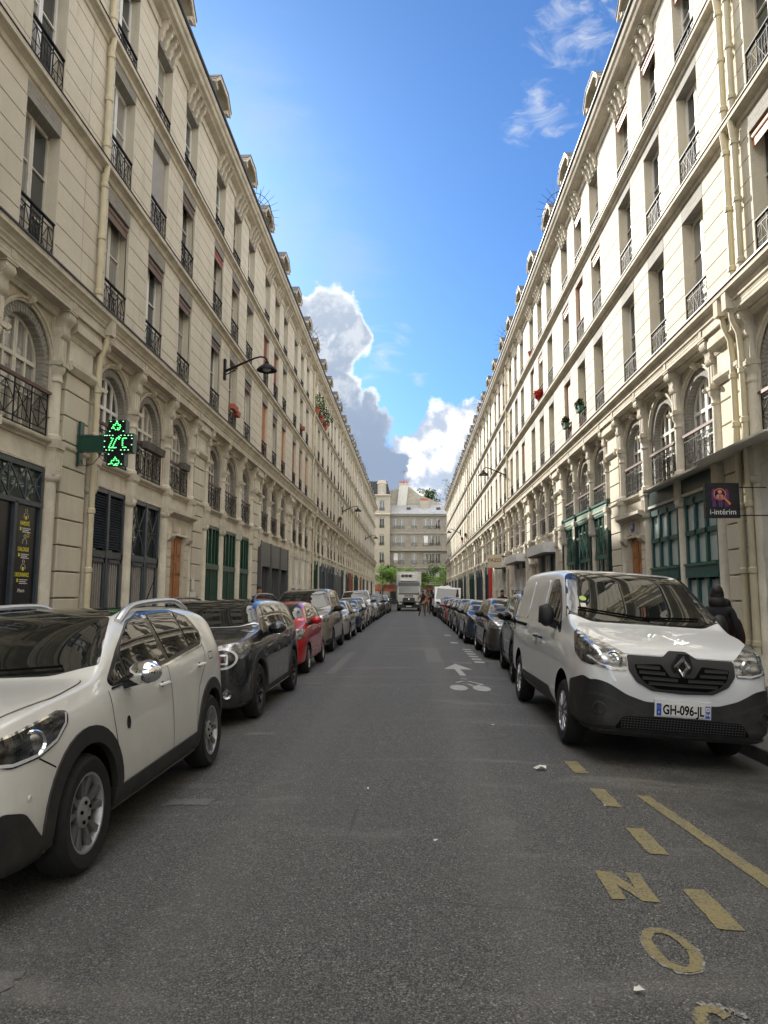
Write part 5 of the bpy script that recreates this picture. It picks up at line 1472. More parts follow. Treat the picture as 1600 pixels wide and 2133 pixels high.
    B.patch('grille', rounded([(-0.42, 0.58), (0.42, 0.58), (0.40, 0.80), (-0.40, 0.80)], 0.04), 'F', 'plastic_gloss', 0.008, 1, root, 0.05)
    B.patch('air_intake', rounded([(-0.5, 0.24), (0.5, 0.24), (0.42, 0.40), (-0.42, 0.40)], 0.04), 'F', 'plastic_dark', 0.012, 1, root, 0.05)
    plate(root, 0, -0.03, 0.47)
    mirror(root, B, 1.38, 1.055, 0.985, 'chrome', sc=1.05)
    rail(root, B, 1.74, 3.42, 0.655, 0.61, 0.0, 0.066, 'satin_silver', 0.022)
    w = MB()
    for s_ in (1, -1):
        a, n, d = B.hit(0.35 * s_ + 0.2, 1.16, 'T'); c, n, d = B.hit(0.35 * s_ - 0.35, 1.13, 'T')
        w.tube([a + Vector((0, -0.01, 0.02)), c + Vector((0, -0.01, 0.02))], 0.008, 'gap_black', 6)
    link('wiper', w, root)
    w = MB(); w.tube([(0.25, 3.3, 1.48), (0.25, 3.62, 1.78)], [0.006, 0.003], 'gap_black', 5); link('aerial', w, root)
    put_wheels(root, B, 0.325, 0.205, 0.222, 'suv', 'alloy', 0.012)
    return root

# ---- white panel van on the right
def make_van():
    st = [(0.0, .66, .52, .66, .34), (0.012, .79, .64, .77, .26), (0.045, .92, .76, .85, .23), (0.10, 1.0, .86, .90, .215), (0.18, 1.055, .94, .94, .21), (0.30, 1.10, .99, .97, .21), (0.50, 1.155, 1.04, .985, .21), (0.80, 1.225, 1.08, 1.0, .21),
          (0.98, 1.265, 1.10, 1.0, .21), (1.07, 1.31, 1.11, 1.0, .21), (1.3, 1.475, 1.12, 1.0, .21), (1.6, 1.68, 1.14, 1.0, .21), (1.85, 1.84, 1.15, 1.0, .21), (2.02, 1.91, 1.16, 1.0, .21), (2.25, 1.945, 1.16, 1.0, .21), (2.7, 1.965, 1.16, 1.0, .21), (3.6, 1.97, 1.16, 1.0, .22),
          (4.5, 1.965, 1.16, .995, .24), (4.85, 1.95, 1.15, .985, .26), (4.96, 1.9, 1.12, .97, .3), (5.0, 1.78, 1.05, .93, .36)]
    B = Body(0.978, st, 0.20, (1.0, 4.16), 0.33, 'paint_van', well=0.3)
    root = car_root('parked_van', 'white panel van with black grille and plate GH-096-JL parked at the right kerb', 'van', 2.52, 7.0, 'vans parked in the street')
    root['paint'] = 'paint_van'
    link('body', B.me, root)
    wsp = [(-0.865, 1.20), (-0.62, 1.05), (0.62, 1.05), (0.865, 1.20), (0.735, 1.97), (0.5, 2.01), (-0.5, 2.01), (-0.735, 1.97)]
    B.patch('windscreen_surround', rounded(grow(wsp, 0.03), 0.06), 'T', 'plastic_gloss', 0.003, 1, root, 0.06)
    B.patch('windscreen', rounded(wsp, 0.05), 'T', 'car_glass', 0.008, 1, root, 0.06)
    g = MB()
    bon = rounded([(-0.60, 0.105), (0.60, 0.105), (0.80, 0.32), (0.90, 0.75), (0.80, 0.99), (-0.80, 0.99), (-0.90, 0.75), (-0.80, 0.32)], 0.1)
    B.patch('bonnet', bon, 'T', 'paint_van', 0.008, 1, root, 0.06, 0.004)
    B.ribbon(g, bon, 'T', 0.012, 'gap_black', 0.0035, closed=True)
    win = [(1.30, 1.13), (1.40, 1.12), (1.62, 1.23), (2.42, 1.28), (2.42, 1.74), (2.34, 1.80), (2.10, 1.80), (1.86, 1.70), (1.52, 1.42)]
    for s_ in (1, -1):
        B.patch('window_surround', rounded(win, 0.04), 'S', 'plastic_gloss', 0.003, s_, root, 0.06)
        B.patch('side_window', rounded([(1.78, 1.28), (1.76, 1.54), (1.92, 1.69), (2.12, 1.77), (2.32, 1.77), (2.38, 1.72), (2.38, 1.31)], 0.03), 'S', 'car_glass', 0.008, s_, root, 0.06)
        B.patch('side_window', rounded([(1.48, 1.21), (1.56, 1.39), (1.70, 1.49), (1.72, 1.26)], 0.02), 'S', 'car_glass', 0.008, s_, root, 0.05)
        # door, sliding door and load panel seams
        for path in ([(2.50, 1.90), (2.50, 1.05), (2.48, 0.6), (2.50, 0.24)], [(1.30, 1.12), (1.36, 0.85), (1.44, 0.5), (1.46, 0.3)], [(3.62, 1.86), (3.62, 1.0), (3.60, 0.6), (3.58, 0.3)], [(2.50, 1.88), (3.62, 1.88), (4.8, 1.86)]):
            B.ribbon(g, path, 'S', 0.009, 'gap_black', 0.0015, s_, 0.05)
        for z0, z1, y0, y1 in ((1.22, 1.80, 2.60, 3.54), (1.22, 1.80, 3.72, 4.76)):
            B.patch('side_panel', rounded([(y0, z0), (y1, z0), (y1, z1), (y0, z1)], 0.08), 'S', 'paint_van', 0.009, s_, root, 0.08, 0.01)
        B.patch('door_rail', [(3.66, 1.095), (4.78, 1.10), (4.78, 1.145), (3.66, 1.14)], 'S', 'gap_black', 0.004, s_, root, 0.08)
        handle(root, B, 2.36, 1.00, 'plastic_dark', s_, 0.18); handle(root, B, 2.70, 1.00, 'plastic_dark', s_, 0.18)
        B.patch('sill_trim', rounded([(1.46, 0.22), (1.45, 0.30), (1.75, 0.44), (3.72, 0.44), (3.70, 0.22)], 0.03), 'S', 'plastic_grey', 0.008, s_, root, 0.08, 0.02)
        # headlamp wraps the corner
        hs = rounded([(0.06, 0.87), (0.02, 0.93), (0.30, 1.075), (0.55, 1.175), (0.74, 1.21), (0.62, 1.02), (0.44, 0.90), (0.22, 0.83)], 0.03)
        hs = rounded([(0.10, 0.86), (0.045, 0.96), (0.30, 1.085), (0.62, 1.225), (0.76, 1.255), (0.69, 1.11), (0.52, 0.96), (0.30, 0.885)], 0.03)
        o = B.patch('headlight', hs, 'S', 'lens_dark', 0.008, s_, root, 0.03)
        hf = rounded([(0.54, 0.83), (0.535, 0.99), (0.64, 1.055), (0.76, 1.115), (0.86, 1.15), (0.91, 1.10), (0.91, 0.95), (0.84, 0.87), (0.70, 0.83)], 0.03)
        o2 = B.patch('headlight_front', hf, 'F', 'lens', 0.010, s_, o, 0.03)
        h, n, d = B.hit(s_ * 0.665, 0.93, 'F')
        l = MB(); l.ball((0, 0.02, 0), 0.062, 'chrome', 16, (1, 0.4, 1)); l.ball((0, -0.01, 0), 0.02, 'glass_frosted', 10); l.lathe([(0.066, 0.0), (0.08, -0.012), (0.09, 0.005)], 'chrome', axis='y', n=20); link('lens', l, o, tuple(h + Vector((0, 0.004, 0))), (0, 0, s_ * 0.55))
        gg = MB(); B.ribbon(gg, [(0.55, 0.85), (0.68, 0.85), (0.80, 0.885), (0.885, 0.95)], 'F', 0.016, 'drl', 0.016, s_, 0.03); B.ribbon(gg, [(0.82, 0.90), (0.79, 0.98), (0.85, 1.10)], 'F', 0.018, 'chrome', 0.016, s_, 0.03); link('daytime_lamp', gg, o)
    # dark bumper with raised shoulders, then the grille mask, the slats and the lozenge badge
    bump = [(-0.92, 0.23), (0.92, 0.23), (0.93, 0.55), (0.91, 0.70), (0.84, 0.73), (0.72, 0.70), (0.55, 0.60), (0.36, 0.54), (-0.36, 0.54), (-0.55, 0.60), (-0.72, 0.70), (-0.84, 0.73), (-0.91, 0.70), (-0.93, 0.55)]
    B.patch('bumper', rounded(bump, 0.05), 'F', 'plastic_dark', 0.014, 1, root, 0.05, 0.03)
    for s_ in (1, -1):
        B.patch('bumper', rounded([(0.04, 0.22), (0.0, 0.5), (0.06, 0.70), (0.22, 0.745), (0.40, 0.70), (0.60, 0.66), (0.64, 0.22)], 0.04), 'S', 'plastic_dark', 0.010, s_, root, 0.05, 0.03)
        lobe = rounded([(0.93, 0.30), (0.55, 0.30), (0.40, 0.36), (0.38, 0.44), (0.55, 0.50), (0.74, 0.58), (0.88, 0.60), (0.95, 0.54)], 0.05)
        lo = B.patch('bumper_recess', lobe, 'F', 'plastic_grey', 0.022, s_, root, 0.05, 0.01)
        B.patch('bumper_recess', rounded(grow(lobe, -0.02), 0.04), 'F', 'plastic_dark', 0.026, s_, root, 0.05, 0.01)
        h, n, d = B.hit(s_ * 0.80, 0.45, 'F'); l = MB(); l.lathe([(0.0, -0.012), (0.046, -0.012), (0.052, -0.03), (0.066, -0.026), (0.075, 0.0)], 'plastic_dark', axis='y', n=20); l.lathe([(0.0, -0.014), (0.042, -0.014)], 'gap_black', axis='y', n=16); link('fog_lamp', l, root, tuple(h), (0, 0, s_ * 0.4))
        B.patch('splitter', [(0.0, 0.215), (0.95, 0.235), (0.96, 0.265), (0.0, 0.245)], 'F', 'plastic_grey', 0.03, s_, root, 0.06, 0.03)
    B.patch('air_intake', rounded([(-0.66, 0.285), (0.66, 0.285), (0.58, 0.40), (-0.58, 0.40)], 0.03), 'F', 'gap_black', 0.030, 1, root, 0.05)
    m_ = MB()
    for i in range(5): B.ribbon(m_, [(-0.6, 0.30 + i * 0.022), (0.6, 0.30 + i * 0.022)], 'F', 0.007, 'plastic_grey', 0.036)
    for i in range(41): B.ribbon(m_, [(-0.6 + i * 0.03, 0.288), (-0.59 + i * 0.03, 0.398)], 'F', 0.006, 'plastic_grey', 0.037)
    link('intake_mesh', m_, root)
    gm = rounded([(-0.53, 0.985), (-0.17, 0.985), (-0.085, 1.045), (0.085, 1.045), (0.17, 0.985), (0.53, 0.985), (0.525, 0.84), (0.45, 0.73), (0.30, 0.65), (0.0, 0.635), (-0.30, 0.65), (-0.45, 0.73), (-0.525, 0.84)], 0.02)
    gr = B.patch('grille', gm, 'F', 'plastic_dark', 0.016, 1, root, 0.04, 0.02)
    B.patch('grille_opening', rounded([(-0.47, 0.90), (-0.20, 0.915), (-0.12, 0.80), (0.12, 0.80), (0.20, 0.915), (0.47, 0.90), (0.44, 0.80), (0.36, 0.72), (0.24, 0.675), (-0.24, 0.675), (-0.36, 0.72), (-0.44, 0.80)], 0.02), 'F', 'gap_black', 0.020, 1, gr, 0.04)
    for s_ in (1, -1):
        for x0, x1, z in ((0.22, 0.45, 0.875), (0.17, 0.43, 0.825), (0.05, 0.40, 0.770), (0.0, 0.34, 0.722)):
            sb = MB(); B.ribbon(sb, [(x0, z - 0.004), (x1, z)], 'F', 0.022, 'plastic_dark', 0.034, s_, 0.04); B.ribbon(sb, [(x0, z + 0.013), (x1, z + 0.017)], 'F', 0.004, 'plastic_grey', 0.037, s_, 0.04); link('slat', sb, gr)
    h, n, d = B.hit(0, 0.90, 'F'); h2, _, _ = B.hit(0, 1.02, 'F')
    bd = MB(); yb = min(h.y, h2.y) - 0.052
    def loz(rx, rz, y): return [(0, y, rz), (rx, y, 0), (0, y, -rz), (-rx, y, 0)]
    outer = loz(0.088, 0.118, 0.0); mid = loz(0.062, 0.084, -0.026); inn = loz(0.030, 0.048, 0.0)
    bd.add(outer + mid + inn, [(i, (i + 1) % 4, 4 + (i + 1) % 4, 4 + i) for i in range(4)] + [(4 + i, 4 + (i + 1) % 4, 8 + (i + 1) % 4, 8 + i) for i in range(4)], 'chrome')
    link('badge', bd, root, (0, yb, 0.905), (0.18, 0, 0))
    shm = MB(); shm.prism([(-0.05, .13), (0.05, .13), (0.105, 0.0), (0.05, -0.13), (-0.05, -0.13), (-0.105, 0.0)], 0.0, 0.03, 'plastic_dark'); link('badge_mount', shm, root, (0, yb + 0.006, 0.905), (0.18, 0, 0))
    h, n, d = B.hit(0, 0.47, 'F')
    plate(root, 0, h.y - 0.035, 0.485, 'GH-096-JL')
    hold = MB(); hold.box(-0.275, 0.275, 0.0, 0.03, -0.07, 0.085, 'paint_van'); link('plate_holder', hold, root, (0, h.y - 0.028, 0.485))
    for s_ in (1, -1):      # tall door mirrors
        b = MB(); b.ball((0, 0, 0), 0.12, 'plastic_dark', 16, (0.82, 0.62, 1.12)); o = link('mirror', b, root, (s_ * 1.06, 1.58, 1.32)); a = MB(); a.bar((0, 0.02, -0.06), (s_ * -0.16, 0.06, -0.12), 0.09, 'plastic_dark'); link('mirror_arm', a, o)
        a = MB(); a.box(-0.085, 0.085, 0.068, 0.075, -0.1, 0.11, 'chrome'); link('mirror_glass', a, o)
    w = MB()
    def wp(x0, z0, x1, z1):
        a, _, _ = B.hit(x0, z0, 'T'); c, _, _ = B.hit(x1, z1, 'T')
        w.tube([a + Vector((0, -0.015, 0.02)), c + Vector((0, -0.015, 0.02))], 0.011, 'gap_black', 6)
    wp(-0.76, 1.24, -0.28, 1.16); wp(-0.30, 1.165, 0.05, 1.10); wp(-0.1, 1.12, 0.62, 1.16)
    link('wiper', w, root)
    for (x, z, r, mm) in ((-0.66, 1.42, 0.042, 'sticker_green'), (-0.68, 1.30, 0.032, 'paper')):
        poly = ell(x, z, r, r)[:-1] if mm == 'sticker_green' else [(x - r, z - r), (x + r, z - r), (x + r, z + r), (x - r, z + r)]
        B.patch('windscreen_sticker', poly, 'T', mm, 0.011, 1, root, 0.03)
    def lift(z): return z + 0.075 * max(0.0, min(1.0, (1.75 - z) / 1.2))
    for o in root.children:
        if o.location.length < 1e-6:
            for v in o.data.vertices: v.co.z = lift(v.co.z)
        else: o.location.z = lift(o.location.z)
        for c in o.children:
            if o.location.length < 1e-6 and c.location.length < 1e-6 and c.type == 'MESH':
                for v in c.data.vertices: v.co.z = lift(v.co.z)
            elif o.location.length < 1e-6: c.location.z = lift(c.location.z)
    put_wheels(root, B, 0.34, 0.215, 0.215, 'steelcap', 'satin_silver', 0.02)
    root.scale = (0.95, 1, 1)
    return root

# ---- generic two-box car used for the rest of the two rows
def make_car(name, label, x, y, L, W, H, paintm, style, wb, fo, rw=0.31, roof_x=0.62, rails=None, clad=None, arch=False, rim='alloy', rstyle='seven', plate_txt=None, lampm='lens', belt=0.90, hood=0.92, cowl=1.0, roof0=1.75, tail=None, tumble=0.42, mirror_m=None, roofm=None, boxy=0.0):
    low = 0.20
    tail = tail or L
    st = [(0.0, hood - .26, hood - .36, .60, .34), (0.015, hood - .16, hood - .26, .74, .26), (0.06, hood - .075, hood - .18, .85, .21), (0.14, hood - .025, hood - .12, .92, low), (0.28, hood + .01, hood - .08, .965, low), (0.50, hood + .04, hood - .04, .98, low),
          (cowl - .12, hood + .095, belt - .01, 1.0, low), (cowl, hood + .12, belt, 1.0, low), (cowl + .09, hood + .175, belt, 1.0, low), ((cowl + roof0) / 2, (hood + .12 + H) / 2 + .05, belt + .01, 1.0, low), (roof0 - .12, H - .075, belt + .015, 1.0, low),
          (roof0 + .1, H - .015, belt + .02, 1.0, low), (roof0 + .5, H, belt + .03, 1.0, low), (L * .62, H, belt + .05, 1.0, low), (L * .78, H - .02 - .02 * (1 - boxy), belt + .07, 1.0, low),
          (L - .42, H - .05 - .07 * (1 - boxy), belt + .08, .985, low + .02), (L - .26, H - .09 - .16 * (1 - boxy), belt + .08, .965, low + .05), (L - .14, H - .17 - .28 * (1 - boxy), belt + .04, .94, .28), (L - .05, belt + .06, belt - .06, .90, .3), (L - .01, belt - .05, belt - .16, .82, .34), (L, belt - .2, belt - .3, .7, .4)]
    B = Body(W, st, tumble, (fo, fo + wb), rw, paintm)
    root = car_root(name, label, 'car', x, y); root['paint'] = paintm
    link('body', B.me, root)
    wsb, wst = .95 * W - tumble * .1 - .045, .95 * W - tumble * (H - belt - .02) - .05
    B.patch('windscreen', rounded([(-wsb, cowl + .14), (-wsb * .65, cowl + .05), (wsb * .65, cowl + .05), (wsb, cowl + .14), (wst, roof0 - .06), (-wst, roof0 - .06)], 0.04), 'T', 'car_glass', 0.006, 1, root, 0.06)
    if roofm: B.patch('roof_panel', rounded([(-W * .66, roof0), (W * .66, roof0), (W * .66, L * .85), (-W * .66, L * .85)], 0.05), 'T', roofm, 0.006, 1, root, 0.1)
    y0 = cowl + .16; y1 = L - .50 if boxy < .5 else L - .28; zb = belt + .035; zt = H - .10; ym = (roof0 + y1) / 2 + .1
    g = MB()
    for s_ in (1, -1):
        B.patch('window_surround', rounded([(y0, zb), (y0 + .30, zb + .23), (roof0 + .02, zt), (y1 - .10, zt - .03), (y1 + .08, zb + .11), (y1, zb + .05)], 0.05), 'S', 'plastic_gloss', 0.003, s_, root, 0.08)
        B.patch('side_window', rounded([(y0 + .10, zb + .03), (y0 + .34, zb + .21), (roof0 + .05, zt - .03), (ym - .04, zt - .025), (ym - .02, zb + .045)], 0.03), 'S', 'car_glass', 0.007, s_, root, 0.08)
        B.patch('side_window', rounded([(ym + .05, zb + .05), (ym + .03, zt - .025), (y1 - .14, zt - .05), (y1 + .0, zb + .12), (y1 - .06, zb + .08)], 0.03), 'S', 'car_glass', 0.007, s_, root, 0.08)
        for path in ([(y0 - .02, zb), (y0 + .02, .6), (y0 + .08, .26)], [(ym, zb + .02), (ym + .02, .6), (ym, .26)]): B.ribbon(g, path, 'S', 0.009, 'gap_black', 0.002, s_, 0.06)
        handle(root, B, ym - .14, zb - .10, 'paint_black' if paintm == 'paint_black' else paintm, s_); 
        hz = hood - .10
        o = B.patch('headlight', rounded([(0.03, hz - .09), (0.02, hz + .0), (0.22, hz + .08), (0.44, hz + .085), (0.46, hz + .03), (0.30, hz - .08), (0.14, hz - .115)], 0.03), 'S', lampm, 0.006, s_, root, 0.04)
        B.patch('headlight_front', rounded([(W * .50, hz - .11), (W * .48, hz - .0), (W * .64, hz + .06), (W * .86, hz + .08), (W * .92, hz), (W * .88, hz - .12)], 0.025), 'F', lampm, 0.008, s_, o, 0.04)
        if clad:
            B.patch('sill_trim', [(fo + rw + .06, .2), (fo + rw + .06, .35), (fo + wb - rw - .06, .37), (fo + wb - rw - .06, .2)], 'S', clad, 0.01, s_, root, 0.09, 0.03)
            B.patch('bumper_trim', rounded([(0.03, 0.2), (0.0, 0.36), (0.25, 0.40), (fo - rw - .03, .42), (fo - rw - .02, .2)], .03), 'S', clad, 0.009, s_, root, .07, .03)
        B.patch('tail_lamp', rounded([(L - .30, belt - .06), (L - .06, belt - .1), (L - .06, belt + .04), (L - .26, belt + .10)], 0.02), 'S', 'paint_red', 0.005, s_, root, 0.06)
    link('panel_gaps', g, root)
    B.patch('grille', rounded([(-W * .44, hood - .22), (W * .44, hood - .22), (W * .46, hood - .11), (-W * .46, hood - .11)], 0.03), 'F', 'plastic_gloss', 0.008, 1, root, 0.06)
    B.patch('air_intake', rounded([(-W * .6, .25), (W * .6, .25), (W * .5, .42), (-W * .5, .42)], 0.04), 'F', clad or 'plastic_dark', 0.010, 1, root, 0.06)
    plate(root, 0, -0.03, 0.47)
    if arch: arch_trim(root, B, clad or 'plastic_dark', rw + .045, rw + .13)
    mirror(root, B, cowl + .36, belt + .12, W + .10, mirror_m or paintm, sc=1.0 + .25 * boxy)
    if rails: rail(root, B, roof0 + .02, L * .83, .95 * W - tumble * (H - belt) - .045, .95 * W - tumble * (H - belt) - .05, 0.0, 0.075, rails, 0.02)
    put_wheels(root, B, rw, 0.20, rw * .67, rstyle, rim, 0.012)
    return root, B
suv = make_crossover()
van = make_van()
mini, BM = make_car('parked_car', 'black compact SUV with big round headlights and black roof rails behind the white crossover', -2.86, 8.62, 4.30, 0.91, 1.55, 'paint_black', 'mini', 2.67, 0.83, rw=0.345, rails='plastic_gloss', clad='plastic_dark', arch=True,
                    rim='alloy_black', rstyle='mini', belt=0.99, hood=1.02, cowl=1.14, roof0=1.66, tumble=0.34, boxy=0.6, roofm='car_glass')
for s_ in (1, -1):          # big rounded lamps with a bright ring
    o = BM.patch('headlight', ell(s_ * 0.0 + 0.62, 0.815, 0.165, 0.125)[:-1], 'F', 'lens_dark', 0.014, s_, mini, 0.03, 0.02)
    gg = MB(); BM.ribbon(gg, ell(0.62, 0.815, 0.15, 0.112)[:-1], 'F', 0.024, 'drl', 0.022, s_, 0.02, closed=True)
    BM.ribbon(gg, [(0.58, 0.76), (0.58, 0.86), (0.67, 0.86), (0.67, 0.76)], 'F', 0.018, 'drl', 0.022, s_, 0.02, closed=True); link('daytime_lamp', gg, o)
    gg = MB(); h, n, d = BM.hit(s_ * 0.66, 0.40, 'F'); gg.lathe([(0.03, -0.02), (0.055, -0.03), (0.06, 0.0)], 'chrome', axis='y', n=16); gg.ball((0, 0, 0), 0.035, 'lens', 10, (1, .5, 1)); link('fog_lamp', gg, mini, tuple(h), (0, 0, s_ * .4))
gg = MB(); BM.ribbon(gg, [(-0.80, 1.24), (-0.55, 1.165), (0.55, 1.165), (0.80, 1.24)], 'T', 0.02, 'satin_silver', 0.008); link('bonnet_trim', gg, mini)
gg = MB(); BM.ribbon(gg, [(1.4, 0.27), (3.0, 0.29)], 'S', 0.02, 'satin_silver', 0.02, 1); link('sill_strip', gg, mini)
red, BR = make_car('parked_car', 'small bright red hatchback between the black SUV and the beige van-like car', -2.90, 14.15, 3.45, 0.81, 1.47, 'paint_red', 'h', 2.34, 0.72, rw=0.285, belt=0.93, hood=0.93, cowl=0.78, roof0=1.42, tumble=0.40, boxy=0.5, rim='alloy')
gg = MB(); BR.ribbon(gg, [(1.1, 0.45), (2.2, 0.47)], 'S', 0.03, 'satin_silver', 0.01, 1); link('door_strip', gg, red)
ber, BB = make_car('parked_car', 'beige grey high-roofed leisure van with dark bumper behind the red hatchback', -3.10, 19.6, 4.38, 0.90, 1.82, 'paint_beige', 'b', 2.73, 0.90, rw=0.315, belt=1.08, hood=1.08, cowl=1.12, roof0=1.82, tumble=0.24, boxy=1.0, clad='plastic_grey', arch=False, rim='alloy_dark', mirror_m='plastic_dark')
sil, BS = make_car('parked_car', 'silver small hatchback with a slim side strip behind the beige high-roofed van', -3.00, 25.1, 3.85, 0.82, 1.43, 'paint_silver', 's', 2.44, 0.75, rw=0.295, belt=0.88, hood=0.90, cowl=1.02, roof0=1.72, tumble=0.45, boxy=0.2)
gg = MB(); BS.ribbon(gg, [(1.2, 0.5), (2.9, 0.53)], 'S', 0.05, 'plastic_dark', 0.01, 1); BS.ribbon(gg, [(1.2, 0.5), (2.9, 0.53)], 'S', 0.05, 'plastic_dark', 0.01, -1); link('door_strip', gg, sil)
jeep, BJ = make_car('parked_car', 'black boxy SUV with black wheels and roof rails tucked behind the white van', 2.68, 12.75, 4.25, 0.90, 1.68, 'paint_black', 'j', 2.57, 0.83, rw=0.36, belt=1.06, hood=1.08, cowl=1.15, roof0=1.65, tumble=0.26, boxy=0.9, clad='plastic_dark', arch=True, rim='alloy_black', rstyle='mini', rails='plastic_gloss', mirror_m='plastic_gloss')
jeep.rotation_euler.z = math.radians(-3)
dus, BD = make_car('parked_car', 'brown grey crossover with a silver door strip third in the right row', 2.72, 18.1, 4.2, 0.86, 1.56, 'paint_anthracite', 'd', 2.60, 0.84, rw=0.33, belt=0.98, hood=0.99, cowl=1.1, roof0=1.78, tumble=0.36, boxy=0.4, clad='plastic_dark', mirror_m='plastic_dark')
gg = MB(); BD.ribbon(gg, [(1.3, 0.42), (2.8, 0.45)], 'S', 0.03, 'chrome', 0.012, -1); link('door_strip', gg, dus)
blu, BU = make_car('parked_car', 'dark blue small car with pale bonnet reflection fourth in the right row', 2.60, 23.6, 4.0, 0.87, 1.46, 'paint_blue', 'p', 2.54, 0.83, rw=0.32, belt=0.92, hood=0.94, cowl=1.08, roof0=1.74, tumble=0.42, boxy=0.2, clad='plastic_dark', mirror_m='plastic_gloss', lampm='lens_dark')
# the rest of both rows: copies in other paints
clone(sil, 'dark blue grey hatchback sixth from the camera in the left row', -3.0, 30.6, 'paint_blue')
clone(red, 'small cream white city car seventh in the left row', -3.05, 35.4, 'paint_cream', (1.02, 1.05, 1.04))
lv = clone(ber, 'white delivery van with high roof in the left row beyond the silver hatchback', -3.2, 40.2, 'paint_van', (1.05, 1.08, 1.06), 'van')
clone(sil, 'pale silver hatchback behind the white delivery van on the left', -3.0, 46.0, 'paint_silver')
clone(dus, 'dark grey crossover ninth in the left row', -3.05, 51.0, 'paint_anthracite', (1, 1, 1.05))
clone(ber, 'black people carrier near the far end of the left row', -3.1, 56.5, 'paint_black', (1, 1, .95))
clone(blu, 'blue grey hatchback just left of the box truck', -2.9, 63.0, 'paint_grey')
clone(jeep, 'white SUV farthest down the left row beside the truck', -3.0, 69.5, 'paint_cream')
clone(dus, 'dark grey car fifth in the right row behind the dark blue one', 2.66, 29.2, 'paint_anthracite', (.98, 1, .95))
clone(blu, 'blue black small car with bright lamps sixth in the right row', 2.70, 34.4, 'paint_grey')
clone(red, 'bright red small car half hidden in the right row', 2.62, 39.4, 'paint_red')
clone(sil, 'dark blue hatchback eighth in the right row', 2.66, 43.4, 'paint_blue')
clone(dus, 'black crossover ninth in the right row before the white cab', 2.70, 48.2, 'paint_black')
clone(blu, 'silver grey hatchback beyond the white tipper on the right', 2.7, 60.5, 'paint_silver')
clone(dus, 'dark estate beyond the white tipper on the right', 2.7, 65.6, 'paint_anthracite')
clone(sil, 'blue hatchback farthest down the right row', 2.7, 71.0, 'paint_blue')
